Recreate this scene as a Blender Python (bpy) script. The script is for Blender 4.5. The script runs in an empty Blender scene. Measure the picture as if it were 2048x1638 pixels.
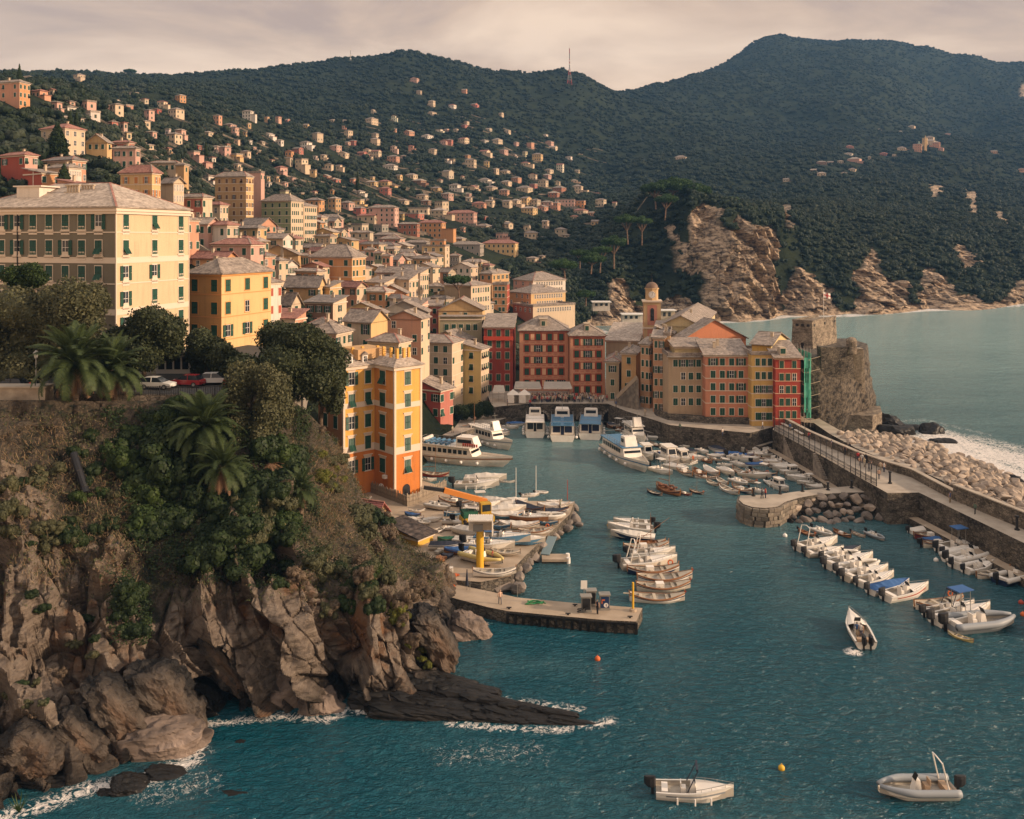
import bpy,math,random
import numpy as np
from mathutils import Vector,Matrix
random.seed(7)
RNG=np.random.default_rng(11)
SC=bpy.context.scene
COL=SC.collection
F,HZ,H=1800.0,470.0,46.0
cam_d=bpy.data.cameras.new('camera')
cam=bpy.data.objects.new('camera',cam_d);COL.objects.link(cam)
cam.location=(0,0,H);cam.rotation_euler=(math.radians(90),0,0)
cam_d.sensor_width=36;cam_d.lens=36*F/2048
cam_d.shift_y=-(819-HZ)/2048
cam_d.clip_start=1;cam_d.clip_end=30000
SC.camera=cam
SUN_AZ,SUN_EL=-12.0,18.0
W=bpy.data.worlds.new('World');SC.world=W;W.use_nodes=True
nt=W.node_tree;nt.nodes.clear()
def N(tree,t,**k):
 n=tree.nodes.new(t)
 for a,b in k.items():setattr(n,a,b)
 return n
out=N(nt,'ShaderNodeOutputWorld');bg=N(nt,'ShaderNodeBackground')
sky=N(nt,'ShaderNodeTexSky',sky_type='NISHITA',sun_disc=False)
sky.sun_elevation=math.radians(SUN_EL);sky.sun_rotation=math.radians(90-SUN_AZ)
sky.dust_density=3.0
tc=N(nt,'ShaderNodeTexCoord');mp=N(nt,'ShaderNodeMapping');mp.inputs['Scale'].default_value=(1.0,1.0,3.2)
mp.inputs['Location'].default_value=(0.4,0.2,0.13)
nz=N(nt,'ShaderNodeTexNoise');nz.inputs['Scale'].default_value=2.6;nz.inputs['Detail'].default_value=9;nz.inputs['Roughness'].default_value=.55
nz.inputs['Distortion'].default_value=.5
rp=N(nt,'ShaderNodeValToRGB')
e=rp.color_ramp.elements
e[0].position=.38;e[0].color=(.42,.28,.20,1);e[1].position=.63;e[1].color=(.80,.57,.385,1)
m=rp.color_ramp.elements.new(.5);m.color=(.58,.39,.255,1)
sep=N(nt,'ShaderNodeSeparateXYZ')
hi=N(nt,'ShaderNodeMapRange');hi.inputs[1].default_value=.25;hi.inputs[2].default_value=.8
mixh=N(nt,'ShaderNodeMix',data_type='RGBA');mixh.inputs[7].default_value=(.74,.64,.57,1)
lo=N(nt,'ShaderNodeMapRange');lo.inputs[1].default_value=.0;lo.inputs[2].default_value=.2;lo.inputs[3].default_value=1;lo.inputs[4].default_value=0
mixl=N(nt,'ShaderNodeMix',data_type='RGBA');mixl.inputs[7].default_value=(.88,.54,.29,1)
lom=N(nt,'ShaderNodeMath',operation='MULTIPLY');lom.inputs[1].default_value=.75
scl=N(nt,'ShaderNodeMix',data_type='RGBA',blend_type='MULTIPLY');scl.inputs[0].default_value=1;scl.inputs[7].default_value=(.1,.1,.1,1)
fin=N(nt,'ShaderNodeMix',data_type='RGBA');fin.inputs[0].default_value=.9
L=nt.links.new
L(tc.outputs['Generated'],mp.inputs[0]);L(mp.outputs[0],nz.inputs['Vector']);L(nz.outputs[0],rp.inputs[0])
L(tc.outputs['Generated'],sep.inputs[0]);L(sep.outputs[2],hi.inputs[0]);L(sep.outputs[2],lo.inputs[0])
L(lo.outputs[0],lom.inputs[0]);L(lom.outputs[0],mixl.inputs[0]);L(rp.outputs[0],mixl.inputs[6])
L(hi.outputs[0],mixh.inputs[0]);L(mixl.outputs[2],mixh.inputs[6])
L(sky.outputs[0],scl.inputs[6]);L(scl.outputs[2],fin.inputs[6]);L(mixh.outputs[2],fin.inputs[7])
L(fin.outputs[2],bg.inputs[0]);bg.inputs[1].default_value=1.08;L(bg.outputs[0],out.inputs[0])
sd=bpy.data.lights.new('sun','SUN');sd.energy=4.1;sd.angle=math.radians(2.5);sd.color=(1,.73,.50)
so=bpy.data.objects.new('sun',sd);COL.objects.link(so)
az,el=math.radians(SUN_AZ),math.radians(SUN_EL)
S=Vector((math.cos(az)*math.cos(el),math.sin(az)*math.cos(el),math.sin(el)))
so.rotation_euler=S.to_track_quat('Z','Y').to_euler();so.location=(300,0,200)
SC.view_settings.view_transform='Standard';SC.view_settings.look='None'
SC.view_settings.exposure=0.52;SC.view_settings.gamma=1
SC.cycles.max_bounces=6;SC.cycles.diffuse_bounces=3;SC.cycles.glossy_bounces=3;SC.cycles.transparent_max_bounces=8
SC.cycles.volume_bounces=0
def P(px,py,Y):return Vector(((px-1024)*Y/F,Y,H-(py-HZ)*Y/F))
def G(px,py,z=0.0):return P(px,py,F*(H-z)/(py-HZ))
def _h(i,j,k,s):
 n=(i*374761393+j*668265263+k*2147483647+s*1274126177)&0xffffffff
 n=((n^(n>>13))*1274126177)&0xffffffff
 return((n^(n>>16))&0xffff)/65535.0
def vnoise(x,y,z=0.0,s=0):
 x,y,z=np.broadcast_arrays(np.asarray(x,float),np.asarray(y,float),np.asarray(z,float))
 xi,yi,zi=np.floor(x).astype(np.int64),np.floor(y).astype(np.int64),np.floor(z).astype(np.int64)
 fx,fy,fz=x-xi,y-yi,z-zi
 fx,fy,fz=[t*t*(3-2*t)for t in(fx,fy,fz)]
 r=0
 for a in(0,1):
  for b in(0,1):
   for c in(0,1):
    w=(fx if a else 1-fx)*(fy if b else 1-fy)*(fz if c else 1-fz)
    r=r+w*_h(xi+a,yi+b,zi+c,s)
 return r
def fbm(x,y,z=0.0,o=4,s=0,g=.5):
 r,a,t=0,1,0
 for k in range(o):
  q=2.03**k
  r=r+a*vnoise(np.asarray(x)*q+17*k,np.asarray(y)*q,np.asarray(z)*q,s+k);t+=a;a*=g
 return r/t
ALL=[]
def tag(o,label=None,cat=None,group=None,kind=None):
 if label:o['label']=label
 if cat:o['category']=cat
 if group:o['group']=group
 if kind:o['kind']=kind
 return o
def link(o,parent=None):
 COL.objects.link(o)
 if parent is not None:o.parent=parent
 return o
def thing(name,label,cat,loc=(0,0,0),rz=0,group=None):
 o=bpy.data.objects.new(name,None);link(o);o.empty_display_size=.5
 o.location=loc;o.rotation_euler=(0,0,rz)
 return tag(o,label,cat,group)
def inst(name,me,parent=None,loc=(0,0,0),rot=(0,0,0),scale=None):
 o=bpy.data.objects.new(name,me);link(o,parent);o.location=loc;o.rotation_euler=rot
 if scale is not None:o.scale=scale
 return o
def copy_tree(o,parent=None):
 c=o.copy();COL.objects.link(c);c.parent=parent
 for ch in KIDS(o):copy_tree(ch,c)
 return c
def KIDS(o):return list(o.children)
class MB:
 def __init__(s):s.v,s.f,s.m=[],[],[]
 def add(s,vs,fs,m=0):
  b=len(s.v);s.v+=[tuple(v)for v in vs];s.f+=[tuple(i+b for i in f)for f in fs];s.m+=[m]*len(fs);return s
 def box(s,x0,x1,y0,y1,z0,z1,m=0):
  return s.add([(x0,y0,z0),(x1,y0,z0),(x1,y1,z0),(x0,y1,z0),(x0,y0,z1),(x1,y0,z1),(x1,y1,z1),(x0,y1,z1)],[(3,2,1,0),(4,5,6,7),(0,1,5,4),(1,2,6,5),(2,3,7,6),(3,0,4,7)],m)
 def obox(s,c,sx,sy,sz,M=None,m=0):
  vs=[]
  for z in(-.5,.5):
   for x,y in((-.5,-.5),(.5,-.5),(.5,.5),(-.5,.5)):
    v=Vector((x*sx,y*sy,z*sz))
    if M is not None:v=M@v
    vs.append(v+Vector(c))
  return s.add(vs,[(3,2,1,0),(4,5,6,7),(0,1,5,4),(1,2,6,5),(2,3,7,6),(3,0,4,7)],m)
 def bar(s,a,b,w,h=None,m=0):
  a,b=Vector(a),Vector(b);d=b-a;l=d.length
  if l<1e-6:return s
  M=d.to_track_quat('X','Z').to_matrix()
  return s.obox((a+b)/2,l,w,h or w,M,m)
 def cyl(s,a,b,r0,r1=None,n=8,m=0,caps=True):
  a,b=Vector(a),Vector(b);r1=r0 if r1 is None else r1
  M=(b-a).to_track_quat('Z','Y').to_matrix()
  vs=[]
  for c,r in((a,r0),(b,r1)):
   for i in range(n):
    t=2*math.pi*i/n
    vs.append(c+M@Vector((math.cos(t)*r,math.sin(t)*r,0)))
  fs=[(i,(i+1)%n,n+(i+1)%n,n+i)for i in range(n)]
  if caps:fs+=[tuple(range(n-1,-1,-1)),tuple(range(n,2*n))]
  return s.add(vs,fs,m)
 def tube(s,pts,r,n=6,m=0):
  pts=[Vector(p)for p in pts];rings=[];u=None
  for i,p in enumerate(pts):
   d=(pts[min(i+1,len(pts)-1)]-pts[max(i-1,0)]).normalized();ra=r[i]if isinstance(r,(list,tuple))else r
   if u is None:u=d.orthogonal().normalized()
   u=(u-d*u.dot(d)).normalized();w=d.cross(u)
   rings.append([p+(u*math.cos(6.28319*k/n)+w*math.sin(6.28319*k/n))*ra for k in range(n)])
  return s.loft(rings,m,True,True)
 def loft(s,rings,m=0,closed=False,cap=False):
  n=len(rings[0]);b=[p for r in rings for p in r];fs=[]
  for i in range(len(rings)-1):
   for j in range(n if closed else n-1):
    k=(j+1)%n
    fs.append((i*n+j,i*n+k,(i+1)*n+k,(i+1)*n+j))
  if cap:fs+=[tuple(range(n-1,-1,-1)),tuple((len(rings)-1)*n+j for j in range(n))]
  return s.add(b,fs,m)
 def prism(s,poly,z0,z1,m=0,mt=None):
  n=len(poly)
  s.add([(x,y,z0)for x,y in poly]+[(x,y,z1)for x,y in poly],[(i,(i+1)%n,n+(i+1)%n,n+i)for i in range(n)],m)
  s.add([(x,y,z1)for x,y in poly],[tuple(range(n))],m if mt is None else mt)
  s.add([(x,y,z0)for x,y in poly],[tuple(range(n-1,-1,-1))],m)
  return s
 def sph(s,c,r,n=8,k=6,m=0):
  sx,sy,sz=r if isinstance(r,(list,tuple))else(r,r,r)
  vs=[(c[0],c[1],c[2]-sz)]
  for i in range(1,k):
   a=-math.pi/2+math.pi*i/k
   for j in range(n):
    t=2*math.pi*j/n
    vs.append((c[0]+math.cos(a)*math.cos(t)*sx,c[1]+math.cos(a)*math.sin(t)*sy,c[2]+math.sin(a)*sz))
  vs.append((c[0],c[1],c[2]+sz));fs=[]
  for j in range(n):fs.append((0,1+(j+1)%n,1+j))
  for i in range(k-2):
   for j in range(n):
    a,b=1+i*n+j,1+i*n+(j+1)%n
    fs.append((a,b,b+n,a+n))
  t=len(vs)-1
  for j in range(n):fs.append((t,t-n+j,t-n+(j+1)%n))
  return s.add(vs,fs,m)
 def mesh(s,name,mats,smooth=False):
  me=bpy.data.meshes.new(name);me.from_pydata(s.v,[],s.f)
  for a in(mats if isinstance(mats,(list,tuple))else[mats]):me.materials.append(a)
  if any(s.m):me.polygons.foreach_set('material_index',s.m)
  if smooth:me.polygons.foreach_set('use_smooth',[True]*len(s.f))
  me.update();return me
 def build(s,name,mats,parent=None,loc=(0,0,0),rz=0,smooth=False):
  return inst(name,s.mesh(name,mats,smooth),parent,loc,(0,0,rz))
def np_mesh(name,v,f,mats,smooth=False,attr=None,mi=None):
 """v (n,3) array, f (m,k) array"""
 me=bpy.data.meshes.new(name);v=np.ascontiguousarray(v,dtype=np.float32);f=np.ascontiguousarray(f,dtype=np.int32)
 me.vertices.add(len(v));me.vertices.foreach_set('co',v.ravel())
 k=f.shape[1];me.loops.add(f.size);me.loops.foreach_set('vertex_index',f.ravel())
 me.polygons.add(len(f));me.polygons.foreach_set('loop_start',np.arange(0,f.size,k,dtype=np.int32))
 for a in(mats if isinstance(mats,(list,tuple))else[mats]):me.materials.append(a)
 if mi is not None:me.polygons.foreach_set('material_index',np.ascontiguousarray(mi,dtype=np.int32))
 me.polygons.foreach_set('use_smooth',np.full(len(f),bool(smooth)))
 me.update(calc_edges=True)
 if attr:
  for an,av in attr.items():
   a=me.attributes.new(an,'FLOAT','POINT');a.data.foreach_set('value',np.ascontiguousarray(av,dtype=np.float32))
 return me
def grid_faces(nr,nc,flip=False):
 i=np.arange(nr*nc).reshape(nr,nc)
 a,b,c,d=i[:-1,:-1],i[:-1,1:],i[1:,1:],i[1:,:-1]
 return np.stack([a,d,c,b]if flip else[a,b,c,d],-1).reshape(-1,4)
MATS={}
def mat(name,col,rough=.85,col2=None,scale=1.0,bump=0.0,bscale=None,metal=0,spec=.3,detail=5,stretch=(1,1,1),ramp=(.35,.65),coord='Object',emit=0):
 if name in MATS:return MATS[name]
 m=bpy.data.materials.new(name);m.use_nodes=True;t=m.node_tree;b=t.nodes['Principled BSDF']
 b.inputs['Roughness'].default_value=rough;b.inputs['Metallic'].default_value=metal;b.inputs['Specular IOR Level'].default_value=spec
 b.inputs['Base Color'].default_value=(*col,1)
 if col2 or bump:
  c=N(t,'ShaderNodeTexCoord');mp=N(t,'ShaderNodeMapping');mp.inputs['Scale'].default_value=stretch
  n=N(t,'ShaderNodeTexNoise');n.inputs['Scale'].default_value=scale;n.inputs['Detail'].default_value=detail
  t.links.new(c.outputs[coord],mp.inputs[0]);t.links.new(mp.outputs[0],n.inputs['Vector'])
  if col2:
   r=N(t,'ShaderNodeValToRGB');r.color_ramp.elements[0].position=ramp[0];r.color_ramp.elements[1].position=ramp[1]
   r.color_ramp.elements[0].color=(*col,1);r.color_ramp.elements[1].color=(*col2,1)
   t.links.new(n.outputs[0],r.inputs[0]);t.links.new(r.outputs[0],b.inputs['Base Color'])
  if bump:
   n2=N(t,'ShaderNodeTexNoise');n2.inputs['Scale'].default_value=bscale or scale*4;n2.inputs['Detail'].default_value=6
   t.links.new(mp.outputs[0],n2.inputs['Vector'])
   bp=N(t,'ShaderNodeBump');bp.inputs['Strength'].default_value=1;bp.inputs['Distance'].default_value=bump
   t.links.new(n2.outputs[0],bp.inputs['Height']);t.links.new(bp.outputs[0],b.inputs['Normal'])
 MATS[name]=m;return m
def plaster(c,wear=.42):
 key='plaster_%02d_%02d_%02d'%tuple(int(x*99)for x in c)
 if key in MATS:return MATS[key]
 m=bpy.data.materials.new(key);m.use_nodes=True;t=m.node_tree;b=t.nodes['Principled BSDF']
 b.inputs['Roughness'].default_value=.92;b.inputs['Specular IOR Level'].default_value=.15
 tc=N(t,'ShaderNodeTexCoord');m1=N(t,'ShaderNodeMapping');m1.inputs['Scale'].default_value=(1.6,1.6,.16)
 n1=N(t,'ShaderNodeTexNoise');n1.inputs['Scale'].default_value=1.0;n1.inputs['Detail'].default_value=7;n1.inputs['Roughness'].default_value=.65
 n2=N(t,'ShaderNodeTexNoise');n2.inputs['Scale'].default_value=.35;n2.inputs['Detail'].default_value=6
 n3=N(t,'ShaderNodeTexNoise');n3.inputs['Scale'].default_value=5;n3.inputs['Detail'].default_value=4
 r1=N(t,'ShaderNodeMapRange');r1.inputs[1].default_value=.5;r1.inputs[2].default_value=.78;r1.inputs[4].default_value=wear*1.6
 r2=N(t,'ShaderNodeMapRange');r2.inputs[1].default_value=.35;r2.inputs[2].default_value=.7;r2.inputs[4].default_value=.35
 x1=N(t,'ShaderNodeMix',data_type='RGBA');x1.inputs[6].default_value=(*c,1);x1.inputs[7].default_value=(c[0]*.45+.05,c[1]*.45+.045,c[2]*.45+.04,1)
 x2=N(t,'ShaderNodeMix',data_type='RGBA');x2.inputs[7].default_value=(min(1,c[0]*1.1+.03),min(1,c[1]*1.08+.04),c[2]*1.05+.04,1)
 x3=N(t,'ShaderNodeMix',data_type='RGBA',blend_type='MULTIPLY');x3.inputs[0].default_value=.25
 k=t.links.new
 k(tc.outputs['Object'],m1.inputs[0]);k(m1.outputs[0],n1.inputs['Vector']);k(tc.outputs['Object'],n2.inputs['Vector']);k(tc.outputs['Object'],n3.inputs['Vector'])
 k(n1.outputs[0],r1.inputs[0]);k(n2.outputs[0],r2.inputs[0]);k(r1.outputs[0],x1.inputs[0]);k(r2.outputs[0],x2.inputs[0])
 k(x1.outputs[2],x2.inputs[6]);k(x2.outputs[2],x3.inputs[6]);k(n3.outputs[0],x3.inputs[7]);k(x3.outputs[2],b.inputs['Base Color'])
 MATS[key]=m;return m
def leafmat(name,a,b_,trans=.25,vary=1.0):
 """leaf: colour varies per leaf and per tree"""
 if name in MATS:return MATS[name]
 m=bpy.data.materials.new(name);m.use_nodes=True;t=m.node_tree;b=t.nodes['Principled BSDF']
 b.inputs['Roughness'].default_value=.6;b.inputs['Specular IOR Level'].default_value=.25
 g=N(t,'ShaderNodeNewGeometry');oi=N(t,'ShaderNodeObjectInfo');tc=N(t,'ShaderNodeTexCoord')
 n=N(t,'ShaderNodeTexNoise');n.inputs['Scale'].default_value=.55;n.inputs['Detail'].default_value=3
 ad=N(t,'ShaderNodeMath',operation='MULTIPLY_ADD');ad.inputs[1].default_value=.45
 ad2=N(t,'ShaderNodeMath',operation='MULTIPLY_ADD');ad2.inputs[1].default_value=.5*vary;
 sb=N(t,'ShaderNodeMath',operation='SUBTRACT');sb.inputs[1].default_value=.22+.22*vary
 x=N(t,'ShaderNodeMix',data_type='RGBA');x.inputs[6].default_value=(*a,1);x.inputs[7].default_value=(*b_,1);x.clamp_factor=True
 k=t.links.new
 k(tc.outputs['Object'],n.inputs['Vector'])
 k(g.outputs['Random Per Island'],ad.inputs[0]);k(n.outputs[0],ad.inputs[2]);k(oi.outputs['Random'],ad2.inputs[0]);k(ad.outputs[0],ad2.inputs[2])
 k(ad2.outputs[0],sb.inputs[0]);k(sb.outputs[0],x.inputs[0]);k(x.outputs[2],b.inputs['Base Color'])
 if name=='hill_foliage':
  n3=N(t,'ShaderNodeTexNoise');n3.inputs['Scale'].default_value=.009;n3.inputs['Detail'].default_value=5;k(g.outputs['Position'],n3.inputs['Vector'])
  m3=N(t,'ShaderNodeMapRange');m3.inputs[1].default_value=.47;m3.inputs[2].default_value=.62;m3.inputs[4].default_value=.75;k(n3.outputs[0],m3.inputs[0])
  x3=N(t,'ShaderNodeMix',data_type='RGBA',blend_type='MULTIPLY');x3.inputs[7].default_value=(1.5,1.15,.9,1);k(m3.outputs[0],x3.inputs[0]);k(x.outputs[2],x3.inputs[6]);k(x3.outputs[2],b.inputs['Base Color']);x=x3
 if trans:
  tr=N(t,'ShaderNodeBsdfTranslucent');ms=N(t,'ShaderNodeMixShader');ms.inputs[0].default_value=trans
  k(x.outputs[2],tr.inputs[0]);k(b.outputs[0],ms.inputs[1]);k(tr.outputs[0],ms.inputs[2]);k(ms.outputs[0],t.nodes['Material Output'].inputs[0])
 MATS[name]=m;return m
def roofmat(name,a,b_,tile=.45):
 if name in MATS:return MATS[name]
 m=bpy.data.materials.new(name);m.use_nodes=True;t=m.node_tree;b=t.nodes['Principled BSDF']
 b.inputs['Roughness'].default_value=.85;b.inputs['Specular IOR Level'].default_value=.2
 tc=N(t,'ShaderNodeTexCoord');n=N(t,'ShaderNodeTexNoise');n.inputs['Scale'].default_value=.8;n.inputs['Detail'].default_value=8;n.inputs['Roughness'].default_value=.7
 br=N(t,'ShaderNodeTexVoronoi');br.inputs['Scale'].default_value=1/tile;mp=N(t,'ShaderNodeMapping');mp.inputs['Scale'].default_value=(1,1,2)
 r=N(t,'ShaderNodeValToRGB');r.color_ramp.elements[0].position=.36;r.color_ramp.elements[1].position=.66
 r.color_ramp.elements[0].color=(*a,1);r.color_ramp.elements[1].color=(*b_,1)
 x=N(t,'ShaderNodeMix',data_type='RGBA',blend_type='OVERLAY');x.inputs[0].default_value=.35
 bp=N(t,'ShaderNodeBump');bp.inputs['Distance'].default_value=.06
 wv=N(t,'ShaderNodeTexWave',wave_type='BANDS',bands_direction='Z');wv.inputs['Scale'].default_value=1.6;wv.inputs['Distortion'].default_value=1.5
 k=t.links.new
 k(tc.outputs['Object'],n.inputs['Vector']);k(tc.outputs['Object'],mp.inputs[0]);k(mp.outputs[0],br.inputs['Vector']);k(n.outputs[0],r.inputs[0])
 bwn=N(t,'ShaderNodeRGBToBW');k(br.outputs['Color'],bwn.inputs[0]);k(r.outputs[0],x.inputs[6]);k(bwn.outputs[0],x.inputs[7])
 hs=N(t,'ShaderNodeHueSaturation');hs.inputs['Saturation'].default_value=.75;k(x.outputs[2],hs.inputs['Color']);k(hs.outputs[0],b.inputs['Base Color'])
 k(tc.outputs['Object'],wv.inputs['Vector']);k(wv.outputs[1],bp.inputs['Height']);k(bp.outputs[0],b.inputs['Normal'])
 MATS[name]=m;return m
M_trim=mat('pale_trim',(.60,.50,.40),.85)
M_trimw=mat('cream_trim',(.60,.50,.40),.85)
M_shut=mat('green_shutter',(.010,.048,.032),.55,(.016,.070,.046),1.5)
M_shutd=mat('dark_green_shutter',(.012,.045,.035),.55)
M_shutb=mat('brown_shutter',(.16,.075,.03),.6)
M_white=mat('white_paint',(.74,.70,.65),.5)
M_glass=mat('window_glass',(.02,.025,.03),.12,spec=.6)
M_slate=roofmat('slate_roof',(.19,.145,.115),(.35,.27,.205))
M_slate2=roofmat('grey_slate_roof',(.14,.115,.10),(.25,.205,.175))
M_slatew=roofmat('pale_slate_roof',(.28,.215,.165),(.46,.36,.27))
M_tile=roofmat('terracotta_roof',(.25,.075,.045),(.36,.13,.075))
def masonry(name,a,b_,cell_=2.2,joint=.35,bump=.12,big=.25):
 m=bpy.data.materials.new(name);m.use_nodes=True;t=m.node_tree;b=t.nodes['Principled BSDF'];k=t.links.new
 b.inputs['Roughness'].default_value=.95;b.inputs['Specular IOR Level'].default_value=.15
 tc=N(t,'ShaderNodeTexCoord');mp=N(t,'ShaderNodeMapping');mp.inputs['Scale'].default_value=(1,1,1.7);k(tc.outputs['Object'],mp.inputs[0])
 v=N(t,'ShaderNodeTexVoronoi');v.inputs['Scale'].default_value=cell_;v2=N(t,'ShaderNodeTexVoronoi',feature='DISTANCE_TO_EDGE');v2.inputs['Scale'].default_value=cell_
 n=N(t,'ShaderNodeTexNoise');n.inputs['Scale'].default_value=big;n.inputs['Detail'].default_value=8;n.inputs['Roughness'].default_value=.7
 for q in(v,v2,n):k(mp.outputs[0],q.inputs['Vector'])
 s=N(t,'ShaderNodeSeparateColor');k(v.outputs['Color'],s.inputs[0]);ad=N(t,'ShaderNodeMath',operation='MULTIPLY_ADD');ad.inputs[1].default_value=.55;k(s.outputs[0],ad.inputs[0])
 nn=N(t,'ShaderNodeMapRange');nn.inputs[1].default_value=.35;nn.inputs[2].default_value=.68;nn.inputs[3].default_value=-.15;nn.inputs[4].default_value=.55;k(n.outputs[0],nn.inputs[0]);k(nn.outputs[0],ad.inputs[2])
 x=N(t,'ShaderNodeMix',data_type='RGBA');x.clamp_factor=True;x.inputs[6].default_value=(*a,1);x.inputs[7].default_value=(*b_,1);k(ad.outputs[0],x.inputs[0])
 r=N(t,'ShaderNodeMapRange');r.inputs[1].default_value=0;r.inputs[2].default_value=.09;r.inputs[3].default_value=joint;k(v2.outputs['Distance'],r.inputs[0])
 h=N(t,'ShaderNodeVectorMath',operation='SCALE');k(x.outputs[2],h.inputs[0]);k(r.outputs[0],h.inputs['Scale']);k(h.outputs[0],b.inputs['Base Color'])
 bp=N(t,'ShaderNodeBump');bp.inputs['Distance'].default_value=bump;k(r.outputs[0],bp.inputs['Height']);k(bp.outputs[0],b.inputs['Normal']);MATS[name]=m;return m
M_iron=mat('dark_iron',(.02,.02,.022),.5)
M_rail=mat('grey_rail',(.25,.24,.22),.5)
M_stone=mat('harbour_stone',(.15,.13,.11),.95,(.30,.26,.215),.9,.08,3)
M_pave=mat('pavement_stone',(.30,.255,.205),.9,(.40,.345,.28),.5,.01,4)
M_conc=mat('concrete',(.30,.235,.17),.9,(.40,.32,.24),.4,.015,3)
M_bark=mat('bark',(.07,.05,.035),.95,(.14,.10,.07),2,.03,8)
M_black=mat('black_rubber',(.012,.012,.014),.45)
# ================================================================== TERRAIN
KL=480.0
_C=[]
def col(px,*pts):
 for Y,py in pts:_C.append((px,Y,py))
def zrow(Y,z):return HZ+(H-z)*F/Y
col(-400,(120,zrow(120,24)),(150,640),(220,420),(300,260),(400,170),(600,165),(1000,170),(1500,160),(2100,200),(3800,260))
col(0,(120,zrow(120,24)),(135,735),(190,500),(230,385),(262,335),(300,255),(332,200),(380,168),(500,172),(900,175),(1400,160),(2000,200),(3800,260))
col(150,(120,zrow(120,24)),(135,735),(190,520),(220,440),(260,362),(290,316),(340,255),(400,208),(480,182),(700,188),(1000,165),(1400,145),(2000,190),(3800,260))
col(300,(120,zrow(120,24)),(135,735),(185,560),(222,402),(300,352),(360,312),(450,280),(600,235),(800,190),(1100,165),(1450,147),(2000,190),(3800,260))
col(450,(120,zrow(120,22)),(150,710),(200,545),(260,462),(340,447),(420,400),(550,310),(700,250),(900,200),(1200,160),(1500,138),(2100,180),(3800,260))
col(600,(150,zrow(150,14)),(170,770),(200,660),(250,595),(300,535),(350,490),(430,432),(550,380),(700,320),(900,250),(1200,180),(1550,131),(2100,175),(3800,260))
col(700,(150,zrow(150,1)),(165,940),(180,760),(215,670),(260,610),(320,550),(400,495),(500,430),(700,345),(900,270),(1200,190),(1550,120),(2100,170),(3800,260))
col(800,(150,zrow(150,0)),(175,zrow(175,1)),(190,800),(225,690),(270,620),(340,550),(430,490),(550,435),(700,380),(900,300),(1200,205),(1550,109),(2100,170),(3800,260))
col(900,(150,zrow(150,-6)),(190,zrow(190,-4)),(207,849),(235,790),(260,715),(300,635),(350,580),(430,525),(550,462),(700,402),(900,325),(1200,232),(1560,141),(2200,180),(3800,260))
col(1020,(150,zrow(150,-6)),(208,zrow(208,-6)),(230,810),(250,772),(300,690),(350,632),(400,590),(480,540),(600,475),(750,412),(950,345),(1250,262),(1560,176),(2200,205),(3800,270))
col(1120,(150,zrow(150,-6)),(215,zrow(215,-6)),(250,zrow(250,2)),(330,zrow(330,4)),(380,655),(430,605),(520,535),(620,478),(800,412),(1000,360),(1300,280),(1600,168),(2200,205),(3800,270))
for px,sh in((1175,452),(1220,458),(1300,490),(1380,492),(1450,484),(1510,486),(1560,515),(1700,527),(1860,563),(2048,604),(2400,650),(2800,690)):
 col(px,(150,zrow(150,-8)),(sh*.6,zrow(sh*.6,-8)),(sh*.97,zrow(sh*.97,-5)),(sh,zrow(sh,1)))
col(1175,(475,625),(520,560),(600,490),(800,425),(1050,365),(1350,270),(1600,180),(2300,215),(3800,270))
col(1220,(478,600),(510,540),(560,490),(640,455),(800,425),(1050,375),(1400,270),(1700,199),(2300,225),(3800,270))
col(1300,(505,600),(530,520),(560,440),(590,385),(660,410),(850,400),(1150,330),(1500,250),(1900,187),(2600,200),(3800,250))
col(1380,(500,590),(512,520),(525,440),(560,380),(640,400),(850,400),(1200,320),(1700,230),(2150,155),(2800,175),(3800,230))
col(1450,(492,600),(502,540),(512,470),(530,422),(570,402),(640,410),(850,400),(1200,330),(1700,240),(2400,122),(3000,150),(3800,220))
col(1510,(494,600),(504,540),(514,480),(535,440),(570,415),(640,415),(850,400),(1250,330),(1800,225),(2550,92),(3100,120),(3800,200))
col(1560,(525,600),(545,520),(565,450),(590,425),(700,422),(1000,375),(1500,280),(2100,165),(2650,76),(3200,110),(3800,180))
col(1640,(530,600),(560,530),(600,470),(660,430),(800,402),(1050,355),(1500,275),(2100,165),(2650,90),(3200,110),(3800,180))
col(1700,(537,590),(560,545),(610,490),(700,440),(900,390),(1150,345),(1500,275),(2100,160),(2650,80),(3200,110),(3800,180))
col(1780,(560,585),(590,540),(650,480),(850,405),(1150,345),(1400,318),(1650,280),(2150,170),(2700,77),(3200,110),(3800,180))
col(1860,(575,580),(600,550),(690,480),(900,405),(1200,345),(1500,300),(1620,288),(1900,270),(2300,185),(2700,96),(3300,130),(3800,180))
col(1950,(590,580),(620,545),(720,470),(900,410),(1250,350),(1550,305),(1900,270),(2300,190),(2700,120),(3300,150),(3800,190))
col(2048,(615,585),(650,535),(740,470),(900,425),(1300,355),(1700,290),(2200,205),(2700,136),(3300,160),(3800,200))
col(2400,(665,580),(720,520),(900,450),(1500,335),(2300,210),(2800,155),(3800,200))
col(2800,(705,580),(760,520),(900,460),(1500,350),(2300,230),(2800,180),(3800,210))
_C=np.array(_C);_X=np.stack([_C[:,0],KL*np.log(_C[:,1])],1);_V=(HZ-_C[:,2])
_n=len(_X);_A=np.zeros((_n+3,_n+3));_D=np.sqrt(((_X[:,None]-_X[None])**2).sum(-1)+36)
_A[:_n,:_n]=_D;_A[:_n,_n]=1;_A[:_n,_n+1:]=_X/1000;_A[_n,:_n]=1;_A[_n+1:,:_n]=(_X/1000).T
_w=np.linalg.solve(_A,np.concatenate([_V,[0,0,0]]))
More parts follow.
